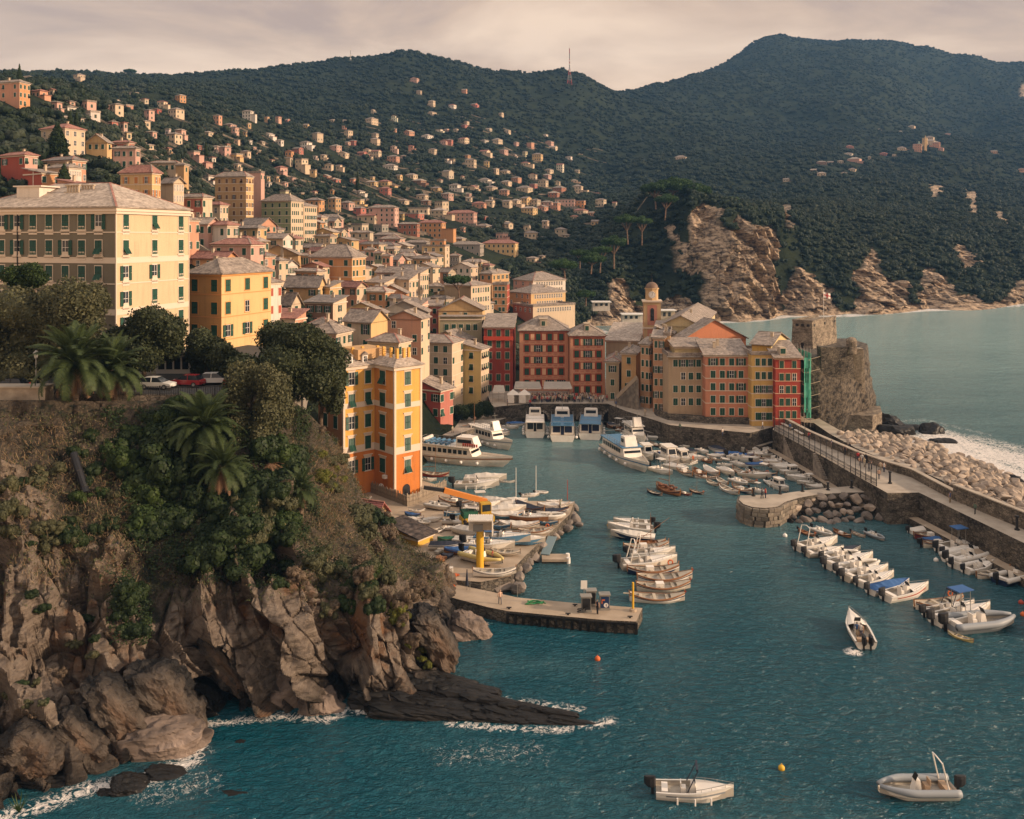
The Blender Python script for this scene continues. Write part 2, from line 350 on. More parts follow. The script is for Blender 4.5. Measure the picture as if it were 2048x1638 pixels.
def row_at(px,Y):
 """row of the ground surface seen above px at depth Y (arrays)"""
 px,Y=np.broadcast_arrays(np.asarray(px,float),np.asarray(Y,float));sh=px.shape
 q=np.stack([px.ravel(),KL*np.log(Y.ravel())],1);r=np.empty(len(q))
 for i in range(0,len(q),20000):
  d=np.sqrt(((q[i:i+20000,None]-_X[None])**2).sum(-1)+36)
  r[i:i+20000]=d@_w[:_n]+_w[_n]+q[i:i+20000]@_w[_n+1:]/1000
 return HZ-r.reshape(sh)
def spur(px,Y):
 X=(px-1024)*Y/F;Yb=20000/(1+np.exp(-(Y-900)/250.))/20000
 n1=(fbm(X/260,Y/330,0,4,5)-.5)*66*np.clip((Y-620)/900,0,1)
 n2=(fbm(X/60,Y/70,0,4,9)-.5)*15*np.clip((Y-250)/500,0,1)
 return n1+n2
def ground(px,Y):
 """height of the ground"""
 r=row_at(px,Y);z=H-(r-HZ)*Y/F
 return z+np.where(z>8,1,np.clip(z/8,0,1))*spur(np.asarray(px,float),np.asarray(Y,float))
_px=np.arange(-400,2808,8.0);_ly=np.linspace(math.log(118),math.log(3800),420)
_PX,_LY=np.meshgrid(_px,_ly,indexing='ij');_YY=np.exp(_LY);_ZZ=ground(_PX,_YY)
_RR=HZ+(H-_ZZ)*F/_YY
_RM=np.minimum.accumulate(_RR,axis=1)
def seen(px,py,ymin=0):
 """nearest visible ground depth on the ray through (px,py)"""
 i=int(np.clip(round((px-_px[0])/8),0,len(_px)-1));c=_RR[i]
 ok=np.nonzero((c<=py)&(_YY[i]>=ymin)&(_ZZ[i]>.5))[0]
 if not len(ok):return None
 k=ok[0]
 if k==0:return float(_YY[i,0])
 a,b=c[k-1],c[k];t=(a-py)/(a-b)if a!=b else 0
 return float(math.exp(_ly[k-1]+(_ly[k]-_ly[k-1])*min(1,max(0,t))))
def gz(px,Y):
 i=np.clip((np.asarray(px,float)-_px[0])/8,0,len(_px)-1.001);j=np.clip((np.log(Y)-_ly[0])/(_ly[1]-_ly[0]),0,len(_ly)-1.001)
 a,b=i.astype(int),np.asarray(j).astype(int);u,v=i-a,j-b
 return(_ZZ[a,b]*(1-u)*(1-v)+_ZZ[a+1,b]*u*(1-v)+_ZZ[a,b+1]*(1-u)*v+_ZZ[a+1,b+1]*u*v)
def inpoly(x,y,poly):
 x=np.asarray(x,float);y=np.asarray(y,float);r=np.zeros(np.broadcast(x,y).shape,bool);n=len(poly)
 for i in range(n):
  x0,y0=poly[i];x1,y1=poly[(i+1)%n]
  if y0==y1:continue
  c=((y0>y)!=(y1>y))&(x<(x1-x0)*(y-y0)/(y1-y0)+x0);r^=c
 return r
def cell(x,y,z,s):
 """cellular blocks: id noise and distance to the wall between cells"""
 xi,yi,zi=np.floor(x),np.floor(y),np.floor(z);d1=np.full(x.shape,9.);d2=np.full(x.shape,9.);idn=np.zeros(x.shape)
 for a in(-1,0,1):
  for b in(-1,0,1):
   for c in(-1,0,1):
    i,j,k=(xi+a).astype(np.int64),(yi+b).astype(np.int64),(zi+c).astype(np.int64)
    qx,qy,qz=xi+a+_h(i,j,k,s),yi+b+_h(i,j,k,s+1),zi+c+_h(i,j,k,s+2)
    d=np.sqrt((qx-x)**2+(qy-y)**2+(qz-z)**2);m_=d<d1
    d2=np.where(m_,d1,np.minimum(d2,d));idn=np.where(m_,_h(i,j,k,s+3),idn);d1=np.where(m_,d,d1)
 return idn,d2-d1
ROCKP=[[(1376,432),(1398,404),(1425,408),(1442,416),(1452,452),(1470,458),(1478,428),(1492,446),(1520,452),(1551,450),(1547,500),(1552,545),(1565,600),(1560,632),(1440,640),(1400,600),(1400,560),(1372,500)],[(1333,455),(1350,452),(1362,500),(1392,540),(1388,548),(1350,545),(1338,520)],[(1222,552),(1250,548),(1262,600),(1300,622),(1342,590),(1400,612),(1450,600),(1500,600),(1560,610),(1570,650),(1150,660),(1210,610)],[(1545,405),(1575,410),(1590,450),(1575,462),(1560,440)],[(1590,535),(1620,545),(1670,590),(1680,625),(1600,640),(1560,600)],[(1745,495),(1760,510),(1765,545),(1800,560),(1830,600),(1850,630),(1770,640),(1690,640),(1720,590),(1700,555)],[(1855,530),(1880,545),(1920,590),(1945,620),(1860,640),(1830,590)],[(1866,365),(1884,372),(1878,390),(1866,388)],[(1925,375),(1950,380),(1960,430),(1945,420)],[(1985,420),(2010,430),(2015,455),(1995,450)],[(2030,560),(2060,570),(2060,600),(2035,602)],[(2040,160),(2060,160),(2060,200),(2044,195)],[(1900,480),(1930,490),(1950,530),(1930,545)]]
def rockmask(px,row,Y):
 px=np.asarray(px,float);row=np.asarray(row,float)
 jx=(fbm(px/22,row/22,0,4,31)-.5)*44;jy=(fbm(px/22,row/22,5,4,37)-.5)*40
 r=np.zeros(px.shape,bool)
 for p in ROCKP:r|=inpoly(px+jx*.7,row+jy*.7,p)
 sh=82800/np.interp(px,[1175,1300,1450,1510,1560,1700,1860,2048,2400,2800],[452,490,484,486,515,527,563,604,650,690])+HZ
 band=(px>1150)&(row>sh-4-75*np.clip(fbm(px/26,row/60,0,4,3)-.36,0,1))&(Y<720)
 return(r&(np.asarray(Y)<2400))|band
def terrain_mat():
 m=bpy.data.materials.new('hill_ground');m.use_nodes=True;t=m.node_tree;b=t.nodes['Principled BSDF'];k=t.links.new
 b.inputs['Roughness'].default_value=.95;b.inputs['Specular IOR Level'].default_value=.1
 tc=N(t,'ShaderNodeTexCoord');at=N(t,'ShaderNodeAttribute',attribute_name='rock')
 n=N(t,'ShaderNodeTexNoise');n.inputs['Scale'].default_value=.04;n.inputs['Detail'].default_value=9;n.inputs['Roughness'].default_value=.7
 r=N(t,'ShaderNodeValToRGB');r.color_ramp.elements[0].position=.38;r.color_ramp.elements[1].position=.66
 r.color_ramp.elements[0].color=(.010,.017,.011,1);r.color_ramp.elements[1].color=(.035,.045,.02,1)
 mp=N(t,'ShaderNodeMapping');mp.inputs['Rotation'].default_value=(.5,.7,.3);mp.inputs['Scale'].default_value=(1,1,4)
 n2=N(t,'ShaderNodeTexNoise');n2.inputs['Scale'].default_value=.16;n2.inputs['Detail'].default_value=14;n2.inputs['Roughness'].default_value=.72
 r2=N(t,'ShaderNodeValToRGB');r2.color_ramp.elements[0].position=.38;r2.color_ramp.elements[1].position=.57
 r2.color_ramp.elements[0].color=(.09,.068,.05,1);r2.color_ramp.elements[1].color=(.56,.42,.29,1)
 x=N(t,'ShaderNodeMix',data_type='RGBA');bp=N(t,'ShaderNodeBump');bp.inputs['Distance'].default_value=3.0;bp.inputs['Strength'].default_value=.9
 k(tc.outputs['Object'],n.inputs['Vector']);k(n.outputs[0],r.inputs[0]);k(tc.outputs['Object'],mp.inputs[0]);k(mp.outputs[0],n2.inputs['Vector'])
 vo=N(t,'ShaderNodeTexVoronoi',feature='DISTANCE_TO_EDGE');vo.inputs['Scale'].default_value=.11;m5=N(t,'ShaderNodeMapping');m5.inputs['Rotation'].default_value=(.2,.9,.3);m5.inputs['Scale'].default_value=(2.4,1,.7);k(tc.outputs['Object'],m5.inputs[0]);k(m5.outputs[0],vo.inputs['Vector']);rv=N(t,'ShaderNodeMapRange');rv.inputs[2].default_value=.12;rv.inputs[3].default_value=-.06;rv.inputs[4].default_value=0;k(vo.outputs[0],rv.inputs[0]);av=N(t,'ShaderNodeMath',operation='ADD');k(n2.outputs[0],av.inputs[0]);k(rv.outputs[0],av.inputs[1]);k(av.outputs[0],r2.inputs[0]);k(at.outputs['Fac'],x.inputs[0]);k(r.outputs[0],x.inputs[6]);k(r2.outputs[0],x.inputs[7]);k(x.outputs[2],b.inputs['Base Color'])
 k(av.outputs[0],bp.inputs['Height']);k(bp.outputs[0],b.inputs['Normal']);return m
M_hill=terrain_mat()
def patch(name,px0,px1,step,y0,y1,ny):
 px=np.arange(px0,px1+step,step);ly=np.linspace(math.log(y0),math.log(y1),ny)
 A,B=np.meshgrid(px,ly,indexing='ij');Y=np.exp(B);z=ground(A,Y);row=HZ+(H-z)*F/Y
 rk=rockmask(A,row,Y).astype(float)
 X=(A-1024)*Y/F
 if name=='headland':
  q=X*.35+Y*.25+z*.9
  st=np.abs(((q/9)%1)-.5)*2;a1=X*.8+z*.6;b1=z*.8-X*.6;i1,e1=cell(a1/6,b1/22,Y/12,5);i2,e2=cell(a1/2.2,b1/8,Y/5,15);i3,e3=cell(X/16,z/30,Y/20,25);d=(fbm(X/9,z/9,Y/9,4,77)-.5)*4+(i1-.5)*9+(i2-.5)*4.5+(i3-.5)*9
  d=d*rk*np.clip(z/4,0,1);Y2=Y+d;X=X-d*.5
 else:Y2=Y
 v=np.stack([X,Y2,z],-1).reshape(-1,3)
 me=np_mesh(name,v,grid_faces(len(px),ny,True),M_hill,name!='headland',{'rock':rk.ravel()})
 return tag(inst(name,me),kind='structure')
patch('hillside',-400,1180,8,118,760,200)
patch('headland',1150,2450,2.0,430,720,260)
patch('mountain',-400,2800,12,700,3800,260)
def slab(name,pts,ztop,zbot,ms,kind='structure',parent=None,z_of=None):
 poly=[(G(a,b,ztop).x,G(a,b,ztop).y)for a,b in pts]
 ar=sum(poly[i][0]*poly[(i+1)%len(poly)][1]-poly[(i+1)%len(poly)][0]*poly[i][1]for i in range(len(poly)))
 if ar<0:poly.reverse()
 mb=MB().prism(poly,zbot,ztop,0,1 if len(ms)>1 else 0)
 o=mb.build(name,ms,parent)
 return tag(o,kind=kind)if kind else o
# ================================================================== SEA
FOAM=[]
def foam_line(pts,r,s,n=14):
 for i in range(len(pts)-1):
  for k in range(n):
   t=k/n;FOAM.append((pts[i][0]+(pts[i+1][0]-pts[i][0])*t,pts[i][1]+(pts[i+1][1]-pts[i][1])*t,r,s))
foam_line([(-60,1650),(60,1620),(180,1575),(290,1560),(380,1520),(400,1500)],26,.68)
foam_line([(400,1450),(560,1432),(650,1440),(700,1420),(760,1430)],16,.62)
foam_line([(900,1448),(1010,1456),(1110,1460),(1190,1450),(1225,1440)],16,.6)
foam_line([(940,1395),(1060,1405),(1170,1420)],16,.55)
foam_line([(930,1250),(975,1248)],8,.7)
foam_line([(900,1510),(1080,1500)],60,.42);foam_line([(300,1590),(420,1560)],60,.45)
foam_line([(1735,860),(1790,880),(1870,884),(1960,920),(2060,965),(2200,1040)],22,1.0)
foam_line([(1860,868),(1960,900),(2080,935),(2300,980)],26,.9)
foam_line([(1850,865),(1960,880),(2070,905)],16,.6)
foam_line([(1755,845),(1850,840),(1990,872)],7,.5)
foam_line([(1440,644),(1520,640),(1580,632),(1700,631),(1790,624),(1850,620),(1900,618),(2060,609)],4.5,1.0)
foam_line([(1200,660),(1215,664)],4,.9)
foam_line([(1700,1302),(1725,1306)],12,.8,3)
def sea():
 rows=np.concatenate([HZ+82800/np.geomspace(12000,700,30),np.arange(590,1000,2.5),np.arange(1000,1800,4.0),[1900,2100,2600,4000]])
 px=np.arange(-700,2900,7.0)
 A,R=np.meshgrid(px,rows,indexing='ij');Y=82800/(R-HZ);X=(A-1024)*Y/F
 fo=np.zeros(A.shape)
 for(a,r,rad,s)in FOAM:
  i0,i1=np.searchsorted(px,[a-4*rad,a+4*rad]);j0,j1=np.searchsorted(rows,[r-3*rad,r+3*rad])
  d=np.sqrt((A[i0:i1,j0:j1]-a)**2+((R[i0:i1,j0:j1]-r)*1.6)**2)/rad
  fo[i0:i1,j0:j1]=np.maximum(fo[i0:i1,j0:j1],s*np.exp(-d*d*.5))
 v=np.stack([X,Y,np.zeros_like(X)],-1).reshape(-1,3)
 m=bpy.data.materials.new('sea_water');m.use_nodes=True;t=m.node_tree;b=t.nodes['Principled BSDF'];k=t.links.new
 b.inputs['IOR'].default_value=1.33
 tc=N(t,'ShaderNodeTexCoord');at=N(t,'ShaderNodeAttribute',attribute_name='foam');sp=N(t,'ShaderNodeSeparateXYZ')
 def noise(sc,det,rot=0,st=(1,1,1),dist=0.0,rough=.55):
  mp=N(t,'ShaderNodeMapping');mp.inputs['Rotation'].default_value=(0,0,rot);mp.inputs['Scale'].default_value=st
  n=N(t,'ShaderNodeTexNoise');n.inputs['Scale'].default_value=sc;n.inputs['Detail'].default_value=det;n.inputs['Distortion'].default_value=dist;n.inputs['Roughness'].default_value=rough
  k(tc.outputs['Object'],mp.inputs[0]);k(mp.outputs[0],n.inputs['Vector']);return n
 def math_(op,a,c,cl=False):
  x=N(t,'ShaderNodeMath',operation=op,use_clamp=cl)
  for i,q in enumerate((a,c)):
   if isinstance(q,(int,float)):x.inputs[i].default_value=q
   else:k(q,x.inputs[i])
  return x.outputs[0]
 swell=noise(.13,3,.4,(1,1.6,1),.6);chop=noise(.75,5,.25,(1,1.7,1),.9,.6);rip=noise(3.2,3,-.3,(1,1.4,1),.4)
 hgt=math_('ADD',math_('MULTIPLY',swell.outputs[0],1.1),math_('ADD',math_('MULTIPLY',chop.outputs[0],.72),math_('MULTIPLY',rip.outputs[0],.17)))
 bp=N(t,'ShaderNodeBump');bp.inputs['Distance'].default_value=1.35;bp.inputs['Strength'].default_value=.85;k(hgt,bp.inputs['Height'])
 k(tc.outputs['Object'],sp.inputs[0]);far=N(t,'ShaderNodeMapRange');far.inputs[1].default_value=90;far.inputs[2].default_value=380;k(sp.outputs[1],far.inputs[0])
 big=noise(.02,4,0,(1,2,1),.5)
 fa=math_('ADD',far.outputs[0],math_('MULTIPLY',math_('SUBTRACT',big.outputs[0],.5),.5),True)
 base=N(t,'ShaderNodeMix',data_type='RGBA');base.inputs[6].default_value=(.003,.060,.086,1);base.inputs[7].default_value=(.23,.36,.35,1);k(fa,base.inputs[0])  # far water painted paler, standing for the hazy sky it reflects
 f1=noise(.55,6,.2,(1,1,1),2.2,.7);f2=noise(2.4,5,0,(1,1,1),1.0,.7)
 web=math_('SUBTRACT',1.0,math_('MULTIPLY',math_('ABSOLUTE',math_('SUBTRACT',f1.outputs[0],.5),0),7.0),True)
 lace=math_('ADD',math_('MULTIPLY',web,.42),math_('MULTIPLY',f2.outputs[0],.62))
 fr=N(t,'ShaderNodeMapRange');k(math_('SUBTRACT',math_('ADD',lace,math_('MULTIPLY',at.outputs['Fac'],.78)),1.0),fr.inputs[0]);fr.inputs[1].default_value=0;fr.inputs[2].default_value=.16
 ff=math_('MULTIPLY',fr.outputs[0],math_('GREATER_THAN',at.outputs['Fac'],.03))
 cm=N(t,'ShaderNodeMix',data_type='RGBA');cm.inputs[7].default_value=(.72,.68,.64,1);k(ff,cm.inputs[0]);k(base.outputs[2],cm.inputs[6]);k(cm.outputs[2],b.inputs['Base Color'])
 rg=N(t,'ShaderNodeMapRange');rg.inputs[3].default_value=.14;rg.inputs[4].default_value=.8;k(ff,rg.inputs[0]);k(rg.outputs[0],b.inputs['Roughness'])
 k(bp.outputs[0],b.inputs['Normal'])
 me=np_mesh('sea',v,grid_faces(len(px),len(rows)),m,True,{'foam':fo.ravel()})
 o=tag(inst('sea',me),kind='structure')
sea()
# ================================================================== DISTANT WOODS (instanced canopy: stuff)
M_leafA=leafmat('hill_foliage',(.005,.015,.009),(.026,.044,.018),.15)
M_leafO=leafmat('olive_foliage',(.018,.028,.016),(.065,.078,.045),.15)
M_leafP=leafmat('pine_foliage',(.012,.038,.010),(.045,.085,.018),.15,.6)
def rand_dirs(n,rng):
 d=rng.normal(size=(n,3));return d/np.linalg.norm(d,axis=1)[:,None]
def leaf_quads(c,nrm,size,rng,asp=.7):
 """quads at c facing about nrm"""
 n=len(c);nn=nrm+rng.normal(size=(n,3))*.55;nn/=np.linalg.norm(nn,axis=1)[:,None]
 r=rng.normal(size=(n,3));u=np.cross(nn,r);u/=np.linalg.norm(u,axis=1)[:,None]+1e-9;w=np.cross(nn,u)
 s=(size*rng.uniform(.6,1.35,n))[:,None];u=u*s;w=w*s*asp
 v=np.stack([c-u,c-w,c+u,c+w],1).reshape(-1,3);f=np.arange(n*4).reshape(n,4);return v,f
def crown_mesh(name,blobs,n,size,ms,rng,fill=.8,flat=None,core=True):
 """blobs: (x,y,z,rx,ry,rz)"""
 B=np.array(blobs,float);w=(B[:,3]*B[:,4]*B[:,5])**(2/3);cnt=rng.choice(len(B),n,p=w/w.sum())
 d=rand_dirs(n,rng);lump=.86+.3*fbm(d[:,0]*2.2+cnt*7.1,d[:,1]*2.2,d[:,2]*2.2,3,3)
 r=lump*(1-.30*rng.random(n)**1.6+.22*(rng.random(n)>.86)*rng.random(n))
 c=B[cnt,:3]+d*B[cnt,3:]*r[:,None]
 keep=np.ones(n,bool)
 for i in range(len(B)):
  q=(((c-B[i,:3])/(B[i,3:]*.78))**2).sum(1)<1;keep&=~(q&(cnt!=i))
 c,d2=c[keep],d[keep];v,f=leaf_quads(c,d2/B[cnt[keep],3:],size,rng)
 if core:
  mb=MB()
  for x,y,z,a,b_,e_ in B:mb.sph((x,y,z),(a*fill,b_*fill,e_*fill),8,6)  # leaf-coloured core spheres added to stop light leaking through the crown
  tv=np.array(mb.v);
  tv+=(vnoise(tv[:,0]*1.3,tv[:,1]*1.3,tv[:,2]*1.3,5)[:,None]-.5)*.25*B[:,3].mean()
  tf=np.array([(*q,q[2])if len(q)==3 else q for q in mb.f])
  tri=np.array([q for q in mb.f if len(q)==3]);quad=np.array([q for q in mb.f if len(q)==4])
  me=bpy.data.meshes.new(name)
  vs=np.concatenate([v,tv]);o=len(v)
  loops=np.concatenate([f.ravel(),(quad+o).ravel(),(tri+o).ravel()]).astype(np.int32)
  tot=np.concatenate([np.full(len(f)+len(quad),4),np.full(len(tri),3)]);st=np.concatenate([[0],np.cumsum(tot)[:-1]]).astype(np.int32)
  me.vertices.add(len(vs));me.vertices.foreach_set('co',vs.astype(np.float32).ravel());me.loops.add(len(loops));me.loops.foreach_set('vertex_index',loops)
  me.polygons.add(len(tot));me.polygons.foreach_set('loop_start',st)
  me.materials.append(ms);me.polygons.foreach_set('use_smooth',np.zeros(len(tot),bool));me.update(calc_edges=True);me.validate()
  return me
 return np_mesh(name,v,f,ms)
def blobby(rng,n,r,h):
 b=[(0,0,h*.55,r*.7,r*.7,h*.42)]
 for i in range(n):
  a=6.283*i/n+rng.uniform(-.4,.4);q=r*rng.uniform(.4,.62);s=r*rng.uniform(.38,.58)
  b.append((math.cos(a)*q,math.sin(a)*q,h*rng.uniform(.35,.7),s,s,s*.85))
 return b
def scatter_gn(name,pts,rots,scls,idx,templates):
 """one object whose geometry nodes put tree templates on points"""
 me=bpy.data.meshes.new(name);me.from_pydata([tuple(p)for p in pts],[],[])
 a=me.attributes.new('rz','FLOAT','POINT');a.data.foreach_set('value',np.asarray(rots,np.float32))
 a=me.attributes.new('sc','FLOAT_VECTOR','POINT');a.data.foreach_set('vector',np.asarray(scls,np.float32).ravel())
 a=me.attributes.new('ix','INT','POINT');a.data.foreach_set('value',np.asarray(idx,np.int32))
 o=inst(name,me)
 c=bpy.data.collections.new(name+'_templates')
 for i,t in enumerate(templates):
  q=bpy.data.objects.new('%s_template_%02d'%(name,i),t);c.objects.link(q)
 g=bpy.data.node_groups.new(name+'_nodes','GeometryNodeTree')
 g.interface.new_socket('Geometry',in_out='INPUT',socket_type='NodeSocketGeometry');g.interface.new_socket('Geometry',in_out='OUTPUT',socket_type='NodeSocketGeometry')
 gi=N(g,'NodeGroupInput');go=N(g,'NodeGroupOutput');ip=N(g,'GeometryNodeInstanceOnPoints');ci=N(g,'GeometryNodeCollectionInfo')
 ci.inputs['Collection'].default_value=c;ci.inputs['Separate Children'].default_value=True;ci.inputs['Reset Children'].default_value=True
 ip.inputs['Pick Instance'].default_value=True
 def na(nm,ty):
  q=N(g,'GeometryNodeInputNamedAttribute',data_type=ty);q.inputs['Name'].default_value=nm;return q
 r,s,i=na('rz','FLOAT'),na('sc','FLOAT_VECTOR'),na('ix','INT');cx=N(g,'ShaderNodeCombineXYZ');k=g.links.new
 k(gi.outputs[0],ip.inputs['Points']);k(ci.outputs[0],ip.inputs['Instance']);k(i.outputs[0],ip.inputs['Instance Index'])
 k(r.outputs[0],cx.inputs[2]);k(cx.outputs[0],ip.inputs['Rotation']);k(s.outputs[0],ip.inputs['Scale']);k(ip.outputs[0],go.inputs[0])
 md=o.modifiers.new('scatter','NODES');md.node_group=g
 return o
_rg=np.random.default_rng(5)
T_far=[]
for i in range(4):T_far.append(crown_mesh('far_tree',blobby(_rg,4,1,1.25),170,.16,M_leafA,_rg,.86))
for i in range(2):T_far.append(crown_mesh('olive_tree',blobby(_rg,5,1,.95),170,.13,M_leafO,_rg,.82))
for i in range(2):T_far.append(crown_mesh('pine_tree',[(0,0,1.15,1,1,.33),(.4,.3,1.2,.6,.6,.3),(-.4,.1,1.05,.6,.6,.25)],260,.12,M_leafP,_rg,.85))
EXCL=[]
def woods(name,px0,px1,y0,y1,n,rad,seed,kinds,clear=True,cond=None,hs=1.0):
 rng=np.random.default_rng(seed);px=rng.uniform(px0,px1,n);Y=np.exp(rng.uniform(math.log(y0),math.log(y1),n))
 keep=rng.random(n)<(Y/y1)**1.0;px,Y=px[keep],Y[keep]
 z=gz(px,Y);row=HZ+(H-z)*F/Y;keep=(z>2.5)&~rockmask(px,row,Y)
 i=np.clip(((px-_px[0])/8).round().astype(int),0,len(_px)-1);j=np.clip(((np.log(Y)-_ly[0])/(_ly[1]-_ly[0])).astype(int)-6,0,len(_ly)-1)
 keep&=row<_RM[i,j]+9*F/Y+4
 if cond is not None:keep&=cond(px,row,Y)
 if clear:
  for(a,r,q,yy)in EXCL:
   keep&=~((np.abs(px-a)<q[0])&(row>r-q[1])&(row<r+q[2])&(Y>yy*.8)&(Y<yy*1.12))
 px,Y,z=px[keep],Y[keep],z[keep];n=len(px)
 s=rad*rng.uniform(.6,1.45,n)*np.clip(.8+.5*(fbm(px/40,Y/60,0,2,4)-.5),.5,1.5)
 sc=np.stack([s,s,s*rng.uniform(.8,1.35,n)*hs],1)
 pts=np.stack([(px-1024)*Y/F,Y,z-.25*s],1)
 k=np.array(kinds)[rng.integers(0,len(kinds),n)]
 print('woods',name,n)
 return tag(scatter_gn(name,pts,rng.uniform(0,6.28,n),sc,k,T_far),kind='stuff')
# ================================================================== WINDOWS
_WM={}
def window_mesh(kind,w,h,trim,sh):
 """local: x along wall, z up, -y outwards; origin at the centre on the wall face"""
 key=('w',kind,round(w,2),round(h,2),trim.name,sh.name)
 if key in _WM:return _WM[key]
 mb=MB();a,b=w/2,h/2;t=.13
 mb.box(-a-t,a+t,-.05,.05,b,b+t,0);mb.box(-a-t-.05,a+t+.05,-.10,.05,-b-t,-b,0)
 mb.box(-a-t,-a,-.05,.05,-b,b,0);mb.box(a,a+t,-.05,.05,-b,b,0)
 mb.box(-a,a,-.012,.05,-b,b,2)
 if kind in('open','plain'):
  f=.05
  for x0,x1,z0,z1 in((-a,-a+f,-b,b),(a-f,a,-b,b),(-f/2,f/2,-b,b),(-a+f,a-f,b-f,b),(-a+f,a-f,-b,-b+f),(-a+f,-f/2,-.02,.03),(f/2,a-f,-.02,.03)):
   mb.box(x0,x1,-.035,-.005,z0,z1,3)
 me=mb.mesh('window',[trim,sh,M_glass,M_white]);_WM[key]=me;return me
def shutter_mesh(kind,w,h,sh):
 key=('s',kind,round(w,2),round(h,2),sh.name)
 if key in _WM:return _WM[key]
 mb=MB();a,b=w/4,h/2;e=.05
 def leaf(z0,z1):
  mb.box(-a,-a+e,-.03,.03,z0,z1);mb.box(a-e,a,-.03,.03,z0,z1)
  mb.box(-a+e,a-e,-.03,.03,z1-e,z1);mb.box(-a+e,a-e,-.03,.03,z0,z0+e)
  n=max(4,int((z1-z0)/.13));d=(z1-z0-2*e)/n
  for i in range(n):
   z=z0+e+d*(i+.5);mb.add([(-a+e,-.025,z-d*.5),(a-e,-.025,z-d*.5),(a-e,.022,z+d*.5),(-a+e,.022,z+d*.5)],[(0,1,2,3)])
 if kind=='tilt':
  leaf(-b*.05,b)
  k0=len(mb.v);leaf(-b,-b*.05-.02)
  for i in range(k0,len(mb.v)):
   x,y,z=mb.v[i];dz=(-b*.05-z);mb.v[i]=(x,y-dz*.55,z+dz*.14)
 else:
  leaf(-b,-.02);leaf(.02,b)
 me=mb.mesh('shutter',sh);_WM[key]=me;return me
def flat_shut_mesh(kind,w,h,trim,sh):
 """window with its shutters in one mesh, for the middle distance"""
 key=('f',kind,round(w,2),round(h,2),trim.name,sh.name)
 if key in _WM:return _WM[key]
 mb=MB();a,b=w/2,h/2;t=.12
 mb.box(-a-t,a+t,-.04,.05,-b-t,b+t,0)
 if kind=='closed':
  mb.box(-a,-.015,-.08,-.02,-b,b,1);mb.box(.015,a,-.08,-.02,-b,b,1)
 elif kind=='tilt':
  mb.box(-a,a,-.08,-.02,0,b,1);mb.add([(-a,-.08,0),(a,-.08,0),(a,-.5,-b*.92),(-a,-.5,-b*.92)],[(0,1,2,3),(3,2,1,0)],1);mb.box(-a,a,-.055,-.03,-b,0,2)
 else:
  mb.box(-a,a,-.055,-.02,-b,b,2);mb.box(-.03,.03,-.075,-.03,-b,b,3);mb.box(-a,a,-.07,-.03,-.03,.03,3);mb.box(-a,-a+.05,-.07,-.03,-b,b,3);mb.box(a-.05,a,-.07,-.03,-b,b,3)
  if kind=='open':
   mb.box(-a-w*.5,-a-.03,-.10,-.045,-b,b,1);mb.box(a+.03,a+w*.5,-.10,-.045,-b,b,1)
 me=mb.mesh('window',[trim,sh,M_glass,M_white]);_WM[key]=me;return me
WR=random.Random(3)
def put_window(par,p,ang,kind,w,h,trim=None,sh=None,detail=False):
 trim=trim or M_trim;sh=sh or M_shut
 if detail:
  o=inst('window',window_mesh(kind,w,h,trim,sh),par,p,(0,0,ang))
  if kind in('closed','tilt'):
   for s in(-1,1):inst('shutter',shutter_mesh('tilt' if kind=='tilt' else 'closed',w,h,sh),o,(s*w/4,-.09,0))
  elif kind=='open':
   for s in(-1,1):inst('shutter',shutter_mesh('closed',w,h,sh),o,(s*(w/2+w/4+.05),-.11,0))
  return o
 return inst('window',flat_shut_mesh(kind,w,h,trim,sh),par,p,(0,0,ang))
def win_row(par,p0,p1,zs,us,w=.95,h=1.6,kinds='cccccco',trim=None,sh=None,detail=False,skip=0.0,table=None):
 """windows on the wall from p0 to p1 (left to right seen from outside)"""
 p0,p1=Vector((*p0,0)),Vector((*p1,0));d=p1-p0;ang=math.atan2(d.y,d.x);n=Vector((d.y,-d.x,0)).normalized()
 K={'c':'closed','o':'open','t':'tilt','p':'plain'}
 for i,z in enumerate(zs):
  for j,u in enumerate(us):
   ch=table[i][j]if table else WR.choice(kinds)
   if ch in '-x' or WR.random()<skip:continue
   q=p0+d*u+n*.0;put_window(par,(q.x,q.y,z),ang,K[ch],w,h,trim,sh,detail)
